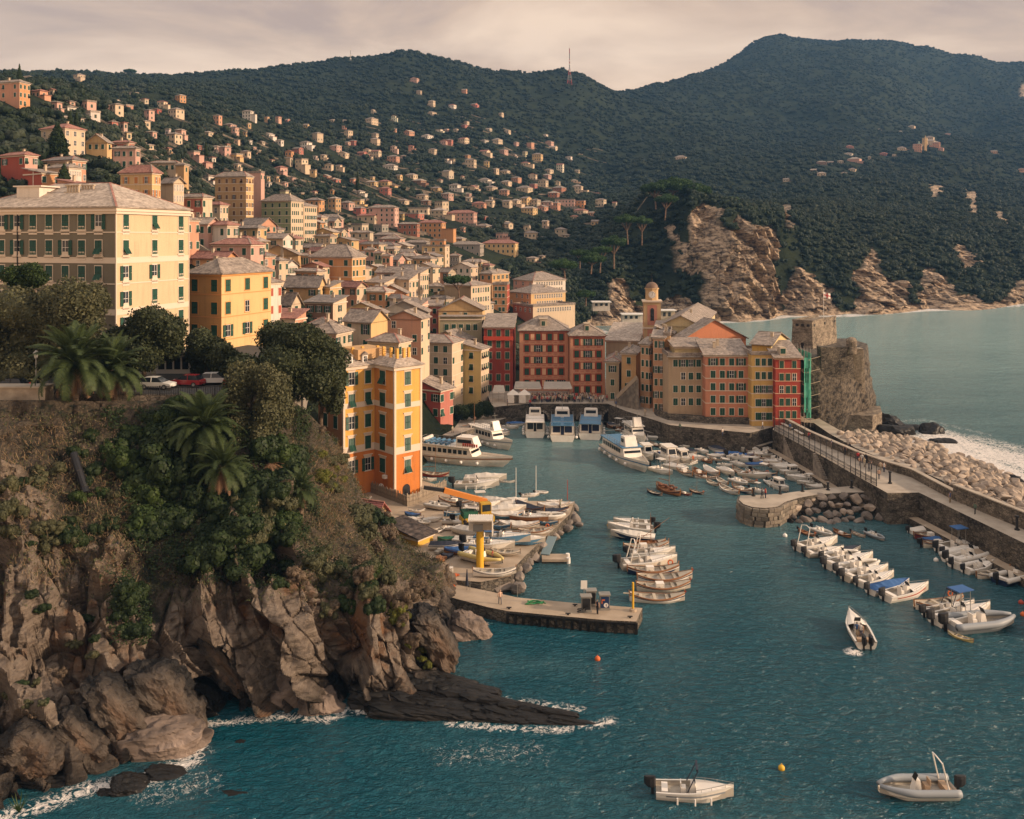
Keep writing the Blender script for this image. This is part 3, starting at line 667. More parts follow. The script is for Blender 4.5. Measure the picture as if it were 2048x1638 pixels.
# ================================================================== ROOFS (local frame: x in [-w,0], y in [0,d], z0 eave)
def roof_mb(w,d,z0,rh,kind,ov=.5,th=.18):
 mb=MB();x0,x1,y0,y1=-w-ov,ov,-ov,d+ov
 if kind=='hip':
  if w>=d:
   r=(y1-y0)/2;rx0,rx1,ry=x0+r*.95,x1-r*.95,(y0+y1)/2
   if rx0>rx1:rx0=rx1=(x0+x1)/2
   A,B=(rx0,ry),(rx1,ry)
  else:
   r=(x1-x0)/2;a,b=y0+r*.95,y1-r*.95
   if a>b:a=b=(y0+y1)/2
   A,B=((x0+x1)/2,a),((x0+x1)/2,b)
  lo=[(x0,y0,z0),(x1,y0,z0),(x1,y1,z0),(x0,y1,z0)];up=[(p[0],p[1],z0+th)for p in lo]
  rg=[(A[0],A[1],z0+rh),(B[0],B[1],z0+rh)]
  v=lo+up+rg;f=[(3,2,1,0),(0,1,5,4),(1,2,6,5),(2,3,7,6),(3,0,4,7)]
  f+=[(4,5,9,8),(5,6,9),(6,7,8,9),(7,4,8)]if w>=d else[(4,5,8),(5,6,9,8),(6,7,9),(7,4,8,9)]
  mb.add(v,f)
  for a_,b_ in((4,8),(5,9 if w>=d else 8),(6,9),(7,8 if w>=d else 9),(8,9)):
   if(Vector(v[a_])-Vector(v[b_])).length>.2:mb.bar(v[a_],v[b_],.28,.12,1)
 elif kind in('gx','gy'):
  if kind=='gx':
   ry=d/2
   prof=[(y0,z0-ov*rh/(d/2)),(ry,z0+rh),(y1,z0-ov*rh/(d/2))]
   for(a,za),(b,zb)in((prof[0],prof[1]),(prof[1],prof[2])):
    mb.add([(x0,a,za),(x1,a,za),(x1,b,zb),(x0,b,zb),(x0,a,za+th),(x1,a,za+th),(x1,b,zb+th),(x0,b,zb+th)],[(3,2,1,0),(4,5,6,7),(0,1,5,4),(1,2,6,5),(2,3,7,6),(3,0,4,7)])
   mb.bar((x0,ry,z0+rh+th),(x1,ry,z0+rh+th),.3,.14,1)
  else:
   rx=-w/2;s=ov*rh/(w/2)
   prof=[(x0,z0-s),(rx,z0+rh),(x1,z0-s)]
   for(a,za),(b,zb)in((prof[0],prof[1]),(prof[1],prof[2])):
    mb.add([(a,y0,za),(b,y0,zb),(b,y1,zb),(a,y1,za),(a,y0,za+th),(b,y0,zb+th),(b,y1,zb+th),(a,y1,za+th)],[(3,2,1,0),(4,5,6,7),(0,1,5,4),(1,2,6,5),(2,3,7,6),(3,0,4,7)])
   mb.bar((rx,y0,z0+rh+th),(rx,y1,z0+rh+th),.3,.14,1)
 elif kind in('sx','sy','sy-'):
  if kind=='sx':hz=lambda x,y:z0+rh*(x1-x)/(x1-x0)
  elif kind=='sy':hz=lambda x,y:z0+rh*(y-y0)/(y1-y0)
  else:hz=lambda x,y:z0+rh*(y1-y)/(y1-y0)
  c=[(x0,y0),(x1,y0),(x1,y1),(x0,y1)]
  mb.add([(x,y,hz(x,y))for x,y in c]+[(x,y,hz(x,y)+th)for x,y in c],[(3,2,1,0),(4,5,6,7),(0,1,5,4),(1,2,6,5),(2,3,7,6),(3,0,4,7)])
 else:
  mb.box(-w-.15,.15,-.15,d+.15,z0,z0+.25)
  for bx in((-w-.15,.15,-.15,.05),(-w-.15,.15,d-.05,d+.15),(-w-.15,-w+.05,.05,d-.05),(-.05,.15,.05,d-.05)):
   mb.box(bx[0],bx[1],bx[2],bx[3],z0+.25,z0+.85)
 return mb
def walls_mb(w,d,zb,zt,rh,kind,two=True):
 """walls with gable ends; faces: front 0, side 1 (material slots)"""
 mb=MB();s=1 if two else 0
 if kind=='gx':
  mb.add([(-w,0,zb),(0,0,zb),(0,0,zt),(-w,0,zt)],[(0,1,2,3)],0);mb.add([(0,d,zb),(-w,d,zb),(-w,d,zt),(0,d,zt)],[(0,1,2,3)],0)
  mb.add([(0,0,zb),(0,d,zb),(0,d,zt),(0,d/2,zt+rh),(0,0,zt)],[(0,1,2,3,4)],s);mb.add([(-w,d,zb),(-w,0,zb),(-w,0,zt),(-w,d/2,zt+rh),(-w,d,zt)],[(0,1,2,3,4)],0)
 elif kind=='gy':
  mb.add([(-w,0,zb),(0,0,zb),(0,0,zt),(-w/2,0,zt+rh),(-w,0,zt)],[(0,1,2,3,4)],0);mb.add([(0,d,zb),(-w,d,zb),(-w,d,zt),(-w/2,d,zt+rh),(0,d,zt)],[(0,1,2,3,4)],0)
  mb.add([(0,0,zb),(0,d,zb),(0,d,zt),(0,0,zt)],[(0,1,2,3)],s);mb.add([(-w,d,zb),(-w,0,zb),(-w,0,zt),(-w,d,zt)],[(0,1,2,3)],0)
 else:
  if kind=='sx':hs={(-w,0):zt+rh*(w+.5)/(w+1),(0,0):zt,(0,d):zt,(-w,d):zt+rh*(w+.5)/(w+1)}
  elif kind=='sy':hs={(-w,0):zt,(0,0):zt,(0,d):zt+rh*(d+.5)/(d+1),(-w,d):zt+rh*(d+.5)/(d+1)}
  elif kind=='sy-':hs={(-w,0):zt+rh,(0,0):zt+rh,(0,d):zt,(-w,d):zt}
  else:hs={k:zt for k in((-w,0),(0,0),(0,d),(-w,d))}
  c=[(-w,0),(0,0),(0,d),(-w,d)]
  for i,m in((0,0),(1,s),(2,0),(3,0)):
   a,b=c[i],c[(i+1)%4];mb.add([(*a,zb),(*b,zb),(*b,hs[b]),(*a,hs[a])],[(0,1,2,3)],m)
 return mb
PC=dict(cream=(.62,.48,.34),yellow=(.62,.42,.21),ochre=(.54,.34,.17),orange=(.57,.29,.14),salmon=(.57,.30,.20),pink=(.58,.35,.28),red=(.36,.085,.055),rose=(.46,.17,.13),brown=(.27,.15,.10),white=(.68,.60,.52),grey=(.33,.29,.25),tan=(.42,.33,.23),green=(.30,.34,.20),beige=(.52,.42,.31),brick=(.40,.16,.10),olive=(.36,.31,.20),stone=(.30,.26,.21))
CNAME=dict(rose='dusky pink',brick='brick red',brown='brown',tan='tan',stone='bare stone')
HOUSES=[]
def chimney(par,x,y,z,h=1.1,m=None):
 MB().box(x-.3,x+.3,y-.25,y+.25,z-1.2,z+h).box(x-.42,x+.42,y-.36,y+.36,z+h+.12,z+h+.2).box(x-.22,x-.12,y-.1,y+.1,z+h,z+h+.12).box(x+.12,x+.22,y-.1,y+.1,z+h,z+h+.12).build('chimney',m or plaster(PC['beige']),par)
def house(name,label,cat,xl,xc,xr,yt,Y,a,rows,cl,cr,c1,c2=None,roof='hip',rm=None,rh=None,st=3.1,yb=None,d=None,ww=.95,wh=1.55,kinds='cccccctoo',trim=None,sh=None,bands=False,detail=False,top=None,chim=1,skip=.04,kr=None,base=None,winz=.52,corners=False,tableL=None,tableR=None,balc=False,bandm=None):
 C=P(xc,yt,Y);ca,sa=math.cos(a),math.sin(a)
 k=(xl-1024)/F;w=(C.x-k*C.y)/(ca+k*sa)if abs(ca+k*sa)>1e-3 else 8
 w=abs(w)
 if d is None:
  k=(xr-1024)/F;q=sa-k*ca;d=(k*C.y-C.x)/q if q>.02 else 10
  d=max(3,min(abs(d),45))
 zt=C.z
 gx=[(C.x-w*ca*t+d*sa*s,C.y+w*sa*t+d*ca*s)for t in(0,1)for s in(0,1)]
 zb=min(float(gz(1024+x*F/y,y))for x,y in gx)-1.0
 if yb is not None:zb=min(zb,P(xc,yb,Y).z-.6)
 if base is not None:zb=base
 zb=max(zb,-1.0);hgt=zt-zb
 t=thing(name,label,cat,(C.x,C.y,zb),-a)
 rm=rm or M_slate;rh=rh if rh is not None else(min(w,d)*.22+.4 if roof in('hip','gx','gy')else 1.5)
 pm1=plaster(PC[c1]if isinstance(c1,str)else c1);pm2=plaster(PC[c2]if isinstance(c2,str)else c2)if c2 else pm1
 walls_mb(w,d,0,hgt,rh,roof,True).build('wall',[pm1,pm2],t)
 roof_mb(w,d,hgt+.01,rh,roof,.55 if roof!='flat' else 0).build('roof',[rm,M_tile if rm is not M_tile else M_slate]if WR.random()<.4 else[rm,rm],t)
 if roof not in('flat',):MB().box(-w-.22,.22,-.22,d+.22,hgt-.32,hgt-.02-(.3 if roof in('gx','gy')else 0)).build('cornice',trim or M_trim,t)
 yb_z=(P(xc,yb,Y).z-zb)if yb is not None else .8
 zs=[hgt-(st*(i+winz))for i in range(rows)];zs=[z for z in zs if z>yb_z*.2+.9]
 ml=min(.9/max(w,1)+.02,.2)
 if cl:
  us=[.5]if cl==1 else[ml+.06+(1-2*ml-.12)*i/(cl-1)for i in range(cl)]
  win_row(t,(-w,0),(0,0),zs,us,min(ww,w/cl*.5),wh,kinds,trim,sh,detail,skip,tableL)
 if cr:
  us=[.5]if cr==1 else[.12+.76*i/(cr-1)for i in range(cr)]
  win_row(t,(0,0),(0,d),zs,us,min(ww,d/cr*.5),wh,kr or kinds,trim,sh,detail,skip,tableR)
 if bands:
  mb=MB()
  for i in range(1,rows+1):
   z=hgt-st*i+.35
   if z<1:break
   mb.box(-w-.06,.06,-.06,d+.06,z,z+(.42 if bands==2 and i%2==0 else .16))
  mb.build('string_course',bandm or trim or M_trim,t)
 if corners:
  for nm,x,y in(('quoin',-w,0),('quoin',0,0),('quoin',0,d)):
   MB().box(x-(.09 if x==0 else .09),x+.09,y-.09,y+.09,0,hgt-.33).build(nm,M_trimw,t)
 for i in range(chim):
  u,v=WR.uniform(.2,.8),WR.uniform(.3,.7)
  chimney(t,-w*u,d*v,hgt+(rh*.6 if roof!='flat' else .2),WR.uniform(.8,1.5))
 EXCL.append((xc+(xr-xl)*.0,zrow(Y,zt-hgt*.4),((xr-xl)/2+6,hgt*F/Y*.9+4,hgt*F/Y*.6),Y));HOUSES.append((t,w,d,hgt))
 return t,w,d,hgt
TZ=[]
def B(*a,**k):return house(*a,**k)
apt='apartment_block';hs='town_house'
t,w,d,hg=B('corner_apartment_block','large cream and grey-green corner block with green shutters above the parked cars','building',-60,232,377,415,130,.27,6,8,3,(.175,.15,.11),(.58,.45,.29),roof='hip',rm=M_slatew,st=3.75,base=26.5,rh=4.2,ww=1.15,wh=2.15,detail=True,kinds='cctco',trim=M_trimw,sh=M_shut,chim=0,corners=True,winz=.55,skip=0,tableL=['--oc-c','',''][:0]or None)  # left face's shade is put into its darker wall colour
mb=MB()
for i in range(1,6):
 z=hg-3.75*i+.1;mb.box(-w-.07,.07,-.07,d+.07,z,z+.16)
 if i in(2,4):mb.box(-w-.05,.05,-.05,d+.05,z-.7,z)
mb.build('string_course',M_trimw,t)
MB().box(-w-.5,.5,-.5,d+.5,hg-.5,hg-.25).box(-w-.3,.3,-.3,d+.3,hg-.9,hg-.5).build('cornice_moulding',M_trimw,t)
for fr,n_,L_ in((0,8,w),(1,3,d)):
 for i in range(5):
  for j in range(n_):
   ml=min(.9/max(w,1)+.02,.2)
   u=(ml+.06+(1-2*ml-.12)*j/(n_-1))if fr==0 else .12+.76*j/(n_-1)
   z=hg-3.75*(i+.55)-1.35
   if 'HOOD' not in _WM:
    _WM['HOOD']=MB().box(-.85,.85,-.16,.03,-.02,.12).box(-.62,.62,-.08,.03,.12,.62).box(-.5,.5,-.12,.03,.62,.74).box(-.75,.75,-.07,.03,-.5,-.02).mesh('window_hood',M_trimw)
   if fr==0:inst('window_hood',_WM['HOOD'],t,(-w+w*u,0,z))
   else:inst('window_hood',_WM['HOOD'],t,(0,d*u,z),(0,0,math.pi/2))
for x,y in((-w*.45,5),(-w*.52,7),(-w*.38,6)):
 mb=MB()
 for q in range(5):mb.cyl((x-1+q*.5,y,hg+1),(x-1+q*.5,y,hg+3.6),.16,.16,6).box(x-1.25+q*.5,x-.75+q*.5,y-.25,y+.25,hg+3.6,hg+3.75)
 mb.box(x-1.4,x+1.4,y-.4,y+.4,hg,hg+2.6);mb.build('chimney',plaster(PC['beige']),t)
MB().box(-w*.78,-w*.62,3,6.5,hg,hg+3.4).box(-w*.8,-w*.6,2.8,6.7,hg+3.4,hg+3.6).build('roof_hut',plaster(PC['white']),t)
mb=MB().cyl((-w*.7,4,hg+3.6),(-w*.7,4,hg+6.2),.04,.04,5).box(-w*.7-.9,-w*.7+.9,3.97,4.03,hg+5.9,hg+5.96).box(-w*.7-.5,-w*.7+.5,3.97,4.03,hg+5.4,hg+5.46);mb.build('antenna',M_rail,t)
MB().cyl((-w*.66,-.12,1),(-w*.66,-.12,hg-.3),.09,.09,6).build('downpipe',M_iron,t)
t,w,d,hg=B('yellow_apartment_block','yellow ochre block with painted window surrounds and slate hip roof behind the trees','building',376,443,542,549,150,.38,4,2,3,(.50,.27,.10),(.66,.44,.21),roof='hip',rm=M_slate,st=3.8,base=26.0,rh=2.6,ww=1.2,wh=2.0,detail=True,kinds='cct',trim=mat('orange_trim',(.56,.27,.09),.9),chim=2,winz=.5,skip=0,bands=1,bandm=mat('orange_band',(.55,.26,.10),.9),tableR=['ccc','cpc','ooc','ccc'])
B(hs,'tall peach house with slate roof at the far upper left beside the cypress','house',-25,39,60,164,330,.3,3,3,3,'salmon','orange',yb=200,st=3,chim=1)
B(hs,'tall cream block with terracotta hip roof behind a dark conifer','house',82,130,170,256,290,.45,4,3,3,'beige','cream',yb=316,st=3.0,rm=M_tile,kinds='p',ww=1.0)
B(hs,'yellow gabled house half hidden in trees above the pink hip-roofed house','house',172,214,219,284,300,.1,1,3,1,'yellow',yb=305,roof='gy',rh=2.6,st=3,rm=M_slate)
B(hs,'pinkish villa with brown hip roof on the left slope','house',226,271,277,297,290,.1,2,3,1,'pink',yb=328,st=3.2)
B(hs,'small house with red roof peeping behind the brown-roofed pink villa','house',224,258,268,285,305,.2,1,2,1,'rose',yb=300,rm=M_tile,st=3)
B(hs,'dark red house with terracotta roof and two framed windows at the left edge','house',2,50,75,310,240,.5,1,2,2,'red','pink',yb=336,rm=M_tile,st=3,ww=1.2)
B(hs,'long red-brown house with sloping slate roof below the dark red one','house',48,84,118,346,225,.6,2,0,2,'red','orange',yb=385,st=3,roof='sx',rh=1.5)
B(hs,'tan villa with blue-grey hip roof and brown shutters left of the conifer','house',87,145,172,320,250,.45,2,3,3,'tan','salmon',yb=355,rm=M_slate2,st=3.1,kinds='po')
B(hs,'white long house with small square windows in front of the blue-grey-roofed villa','house',92,138,163,335,232,.5,2,2,5,'cream','white',yb=368,st=2.8,kinds='p',ww=.7,wh=1.1)
B(hs,'low pink house with one slanting roof just above the big corner block','house',115,160,178,369,205,.5,1,0,1,'salmon',yb=386,roof='sx',rh=1.4,rm=M_tile)
B('villa','yellow villa with orange shutters and dormered red roof above the corner block','villa',241,304,321,346,218,.28,2,3,3,'yellow','yellow',yb=392,rm=M_tile,st=3.2,sh=mat('orange_shutter',(.45,.18,.05),.6),kinds='co',rh=2.2,bands=1)
B(hs,'beige gabled house with narrow windows right of the yellow villa','house',322,347,364,364,225,.6,2,0,4,'beige','cream',yb=392,roof='gx',st=2.7,rh=1.2,kinds='p',ww=.7)
B('villa','low ochre villa with wide brown hip roof above the yellow villa','villa',302,354,360,326,322,.1,1,4,1,'cream',yb=340,st=3.0)
B('villa','low ochre villa wing adjoining the wide brown roof on the right','villa',352,368,374,330,318,.2,1,1,1,'ochre',yb=340,st=3.0)
B(hs,'narrow salmon house edge showing just right of the corner block','house',370,376,390,440,195,.5,2,1,2,'salmon',yb=490,st=3.6)
B('villa','cream house with red hip roof and long balcony below the tall orange tower','villa',394,440,456,410,262,.45,2,2,3,'cream','cream',yb=447,rm=M_tile,st=3.0,kinds='cp',balc=True)
B(apt,'tall orange tower block with painted bands and brown shutters on the left slope','building',430,492,507,353,335,.3,6,4,3,'ochre','yellow',yb=452,st=3.0,sh=M_shutb,bands=1,rh=2.2)
B(apt,'blank pink tower wall just behind the orange tower block','building',496,522,527,346,355,.2,1,0,2,'pink',yb=440,rh=1.6,roof='flat')
B(hs,'cream terraced house with flat roof stepping down below the red-roofed cream house','house',400,450,474,448,245,.3,2,3,2,'cream','white',yb=500,roof='flat',st=3.2,kinds='p')
B(apt,'tall block painted green on one face and cream on the other','building',523,582,607,402,344,.45,6,4,6,'green','cream',yb=492,st=3.0,rm=M_slate,kinds='cc',ww=1.0,bands=1,rh=3.0)
B(apt,'tall orange and peach block adjoining the green and cream one','building',585,608,634,412,362,.55,6,0,6,'orange','cream',yb=490,st=3.0,rm=M_slate,rh=1.5)
B(hs,'red gabled house with brown roof in front of the green-faced block','house',478,521,552,450,300,.6,2,3,3,'brick','salmon',yb=470,roof='gx',rh=2.4,st=2.8)
B(apt,'rose pink block with pale window frames right of the green-faced block','building',636,680,687,438,420,.15,5,4,1,'rose','pink',yb=498,st=3.1,trim=M_trim,rh=2.4,ww=1.1)
B(apt,'wide balconied house with broad slate roof below the red gable','building',432,488,530,490,265,.4,2,2,3,'beige','cream',yb=522,st=3.0,rh=2.6)
B(hs,'pale flat-roofed house with a teal awning below the green-faced block','house',528,566,585,476,285,.3,1,1,2,'cream','white',yb=498,st=3,roof='gx',rh=1.4)
B(apt,'large orange block with slate hip roof in the middle of the old town','building',621,704,731,515,272,.3,4,3,4,(.60,.30,.13),(.62,.36,.17),yb=604,st=3.2,rh=4.0,kinds='cc',ww=1.2,wh=1.7,bands=1)
B(hs,'ochre gable wall with two tiny windows left of the large orange block','house',516,596,604,509,285,.05,2,2,0,'ochre',yb=535,roof='gy',rh=3.0,st=3.2,skip=.3)
B(hs,'narrow house with white side wall full of slim windows left of the large orange block','house',535,571,596,532,262,.5,2,1,6,'ochre','white',yb=566,roof='gx',rh=1.6,st=2.8,ww=.7)
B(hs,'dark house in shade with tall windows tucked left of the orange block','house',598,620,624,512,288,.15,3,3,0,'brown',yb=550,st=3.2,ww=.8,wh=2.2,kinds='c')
B(hs,'ochre house with slate roof and two dark green windows below the white slim-windowed wall','house',571,636,650,572,235,.15,2,2,2,'ochre','yellow',yb=598,roof='gx',rh=2.4,st=3.4,rm=M_slate2)
B(hs,'small yellow house adjoining the large orange block at its foot','house',646,660,682,575,238,.6,2,0,2,'yellow',yb=598,st=3,roof='sy')
B(hs,'pale gabled cottage with grey slate roof below the ochre slate-roofed house','house',552,583,602,606,213,.55,1,1,1,'beige','cream',yb=632,roof='gx',rh=2.2,st=3)
B(hs,'low dark-roofed house with a strip of white-framed windows','house',610,666,693,606,218,.3,2,3,1,'brown','cream',yb=640,roof='sy',rh=1.3,st=3.0,kinds='oo',rm=M_slate2)
B(hs,'broad cream gable wall under a shallow roof in mid town','house',674,770,776,626,228,.02,1,2,0,(.60,.42,.20),yb=655,roof='gy',rh=2.6,st=3,skip=.5)
B(hs,'unpainted grey gable wall with one dark window in mid town','house',758,855,860,624,238,.0,2,2,0,'grey',yb=648,roof='gy',rh=2.9,st=3,skip=.4)
B(hs,'cream house with dark balcony doors and railed terrace in front of the broad gable','house',688,742,775,643,195,.45,2,2,1,'beige',(.62,.42,.20),yb=690,roof='gx',rh=2.2,st=3.4,ww=1.1,wh=2.2)
B(hs,'orange house with small square windows below the grey gable','house',775,842,859,637,206,.25,3,2,2,'salmon','cream',yb=678,roof='gy',rh=1.6,st=3.0,kinds='cp',ww=1)
B(hs,'low slate hip-roofed house above the orange harbour house','house',738,797,822,686,178,.4,2,2,2,'beige','cream',yb=706,st=3,rh=1.6)
B(hs,'white hip-roofed house with green shutters behind the dark holm oaks','house',622,652,672,650,196,.45,1,2,2,'white',yb=662,st=3,rh=1.6)
B(hs,'spread of low pinkish houses under slate roofs behind the oak crowns','house',612,672,704,668,186,.3,2,2,3,'pink','beige',yb=700,st=3,rh=2.2,roof='hip')
B(hs,'rose-roofed cottage with a scalloped awning right of the yellow ochre block','house',542,590,612,638,184,.3,1,3,2,'white','salmon',yb=655,st=3,roof='sy',rh=1.6,rm=M_tile)
B(hs,'white side wall with red shutters immediately right of the yellow ochre block','house',520,541,553,566,182,.5,3,1,2,'white',yb=640,st=3.6,sh=mat('red_shutter',(.35,.08,.05),.6),roof='hip')
B(hs,'yellow house with dark roof right of the large orange block','house',732,768,790,566,276,.4,2,2,1,'yellow','cream',yb=590,st=3,roof='sy')
B(hs,'ochre gabled house with shaded brown side in upper mid town','house',750,812,818,586,262,.05,1,2,0,'orange',yb=605,roof='gy',rh=2.2,st=3,skip=.5)
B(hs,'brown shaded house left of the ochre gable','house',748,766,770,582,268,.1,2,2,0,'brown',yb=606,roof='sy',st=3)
B(hs,'rose pink block with four pale-framed windows per floor in front of the trees','building',759,800,810,478,415,.2,3,4,1,'rose','pink',yb=515,st=3.1,rh=1.8,kinds='cp',ww=1.1)
B(hs,'orange cottage with low roof under the rose pink block','house',782,815,822,520,350,.2,2,2,1,'orange','yellow',yb=540,roof='gy',rh=1.2,st=3)
B(hs,'pink tenement with narrow shuttered windows right of the large orange block','house',730,749,752,500,330,.1,5,2,0,'pink',yb=556,st=3.1)
B(hs,'pale green tenement beside the pink one','house',749,763,768,506,326,.15,4,2,0,'green',yb=552,st=3.1)
B(hs,'salmon tenement beside the pale green one','house',764,780,786,512,322,.2,4,2,0,'salmon',yb=552,st=3.1)
B(apt,'tall cream tenement wall crowded with small windows below the yellow tower','building',800,840,857,547,290,.55,6,2,4,'beige','cream',yb=612,st=3.0,kinds='pcc',ww=.8,roof='sy',rh=1.8)
B(hs,'stepped cream tenement with long sloping roof left of the crowded one','building',780,818,836,560,280,.5,3,2,3,'cream','cream',yb=600,st=3.0,roof='sy',rh=2.4,kinds='pc')
B(hs,'pinkish roof-topped house above the grey gable','house',800,842,856,610,252,.4,2,1,3,'rose','pink',yb=628,st=3,roof='sy',rh=1.6)
B(apt,'slim yellow tower block with green shutters and a rooftop terrace','building',844,890,899,493,400,.15,6,3,1,'yellow','cream',yb=562,st=2.8,roof='flat',kinds='cpc',ww=1.3,bands=1)
B('penthouse','rooftop room with green glazing on top of the slim yellow tower','penthouse',861,888,892,482,404,.15,1,2,0,'orange',yb=493,st=2.6,roof='flat',chim=0,kinds='c',base=P(870,494,400).z)
B(hs,'classical cream house with tall shutters below the yellow tower','house',857,885,889,573,330,.1,2,2,0,'cream',yb=610,st=3.6,wh=2.1)
B(apt,'grey-pink terrace block with strings of small windows right of the yellow tower','building',898,918,922,512,420,.2,5,3,0,'grey',yb=560,st=3.0,kinds='p')
B(apt,'beige block with rooftop balustrade above the umbrella pine','building',922,950,956,528,400,.2,4,5,1,'beige',yb=560,st=3,ww=.8,roof='flat')
B(apt,'tan block with maroon painted panels behind the lone umbrella pine','building',889,942,981,572,290,.6,5,0,7,'tan','cream',yb=624,st=3.0,ww=.8,rh=2.0,kinds='cp')
B(apt,'upper orange block with slate roof behind the narrow orange tower','building',960,984,1018,548,372,.5,4,2,4,'orange','ochre',yb=600,st=3.0)
B(apt,'narrow deep-orange tower of five floors with pink window frames','building',985,1014,1019,570,352,.1,6,3,0,'orange','red',yb=626,st=2.7,ww=1.2,kinds='c',roof='flat',trim=M_trim,bands=1)
B('hotel','pink upper wing of the grand hotel with a row of dormers in its slate roof','hotel',1027,1066,1131,562,385,.95,2,3,11,'pink','white',yb=584,st=2.6,rh=3.6,chim=2,kinds='p',ww=.9)
B('hotel','yellow lower wing of the grand hotel with shuttered galleries over the arcade','hotel',1017,1062,1131,587,362,.9,2,4,12,'orange','yellow',yb=614,st=2.7,rh=3.0,chim=2,kinds='p',ww=.9)
B('terrace_building','brick arcaded terrace under the grand hotel with round-headed openings','terrace',1026,1066,1150,614,350,.95,1,4,14,'brick','cream',yb=640,st=2.7,roof='flat',chim=0,kinds='p',wh=1.5,base=1)
B(hs,'ochre house with stepped gable left of the dark red house','house',877,965,970,620,268,.03,1,4,0,'yellow',yb=636,roof='gy',rh=3.2,st=3,skip=.3)
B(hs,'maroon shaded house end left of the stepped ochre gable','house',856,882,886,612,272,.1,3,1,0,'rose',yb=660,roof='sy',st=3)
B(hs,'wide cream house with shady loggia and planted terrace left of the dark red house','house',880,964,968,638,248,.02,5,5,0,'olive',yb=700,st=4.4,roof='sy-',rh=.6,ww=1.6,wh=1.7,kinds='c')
B(hs,'cream gabled house with one dark window above the beige corner house','house',860,925,954,682,240,.35,1,2,3,'yellow','cream',yb=700,roof='gy',rh=2.4,st=3,skip=.2)
t,w,d,hg=B(apt,'tall dark red house with arched doorway behind the white quay tents','building',968,1026,1031,655,240,.04,6,3,0,(.28,.05,.035),yb=785,st=2.95,rh=2.0,roof='sy',kinds='cc',ww=1.15,wh=1.8,chim=0,base=3,trim=mat('pink_trim',(.5,.3,.24),.9))
MB().box(-w-.1,.1,-.5,0,hg-3.4,hg-2.4).build('loggia_band',plaster((.5,.07,.04)),t)
B(hs,'beige corner house with green shutters and slate roof next to the low rose house','building',822,904,926,687,222,.32,5,4,2,'beige','cream',yb=805,st=2.85,rh=1.8,kinds='ccpc',ww=1.05,bands=1,base=2)
B(hs,'yellow harbour house with arched ground floor between beige and dark red houses','building',923,962,978,700,228,.35,4,1,4,(.55,.42,.19),'cream',yb=800,st=2.95,roof='sx',rh=1.6,kinds='ct',ww=1.05,base=2)
B(hs,'low rose-red waterside house with sloping roof, right of the orange harbour house','building',838,881,906,782,204,.55,2,2,2,(.42,.09,.07),'rose',yb=850,st=3.3,roof='sx',rh=2.2,ww=1.2,wh=1.6,base=.5)
M_redline=mat('painted_red_line',(.30,.055,.035),.9);M_panel=mat('painted_panel',(.64,.40,.26),.9,(.6,.34,.21),.6)
def painted(t,w,hg,cols,rows,st,z0=3.2,wid=1.15,hei=1.7,side=None):
 mb=MB();mb2=MB()
 ml=min(.9/max(w,1)+.02,.2)
 us=[ml+.06+(1-2*ml-.12)*i/(cols-1)for i in range(cols)]
 for r in range(rows):
  zc=hg-st*(r+.52)
  for i in range(cols):
   x=-w+w*us[i]
   for s in(-1,1):
    mb.box(x+s*(wid/2+.22)-.09,x+s*(wid/2+.22)+.09,-.02,.02,zc-hei/2-.15,zc+hei/2+.2)
   mb.box(x-wid/2-.27,x+wid/2+.27,-.025,.02,zc+hei/2+.2,zc+hei/2+.3)
   mb.box(x-.5,x+.5,-.02,.02,zc-hei/2-.62,zc-hei/2-.52);mb.box(x-.5,x+.5,-.02,.02,zc-hei/2-.36,zc-hei/2-.28)
   if i<cols-1:
    xm=-w+w*(us[i]+us[i+1])/2;hw=(w*(us[1]-us[0])-wid)/2-.45
    if hw>.25:
     mb2.box(xm-hw,xm+hw,-.012,.02,zc-hei/2,zc+hei/2)
     for bx in((xm-hw-.2,xm-hw,zc-hei/2,zc+hei/2),(xm+hw,xm+hw+.2,zc-hei/2,zc+hei/2),(xm-hw-.07,xm+hw+.07,zc+hei/2,zc+hei/2+.16),(xm-hw-.07,xm+hw+.07,zc-hei/2-.16,zc-hei/2)):
      mb.box(bx[0],bx[1],-.025,.02,bx[2],bx[3])
     mb.box(xm-hw,xm+hw,-.02,.02,zc-hei/2-.62,zc-hei/2-.54)
  z=zc-hei/2-.5
 tag(mb.build('painted_frame',M_redline,t),kind='stuff');tag(mb2.build('painted_panel',M_panel,t),kind='stuff')
for args in(('left',1039,1137,1141,662,240,4,'salmon facade with painted red frames and four bays behind the white awnings',.01),('right',1141,1210,1213,672,234,3,'narrower salmon facade with painted red frames and three bays beside the nook',.0)):
 t,w,d,hg=B(apt,args[7],'building',args[1],args[2],args[3],args[4],args[5],args[8],5,args[6],0,(.56,.27,.17),yb=782,st=3.08,rh=3.6 if args[0]=='left' else 3.0,kinds='ccccco',ww=1.15,wh=1.7,trim=M_redline,base=3,chim=0,skip=0,d=11)
 painted(t,w,hg,args[6],5,3.08)
 mb=MB().box(-w*.58,-w*.44,1.2,4,hg+.6,hg+3.0).box(-w*.60,-w*.42,1.0,4,hg+3.0,hg+3.2);f=mb.build('dormer',plaster(PC['beige']),t)
 put_window(t,(-w*.51,1.2,hg+1.9),0,'closed',.9,1.2)
B('church_nave','long tan church side wall under a broad grey roof left of the bell tower','church',1212,1276,1290,683,246,.25,0,0,0,'tan',yb=745,st=3,rh=3.2,roof='sy',rm=M_slatew,chim=0,base=3)
B(hs,'shaded tan house with slate roof in the nook right of the salmon facades','house',1212,1238,1246,724,226,.2,3,1,0,'tan',yb=790,st=3.4,base=3)
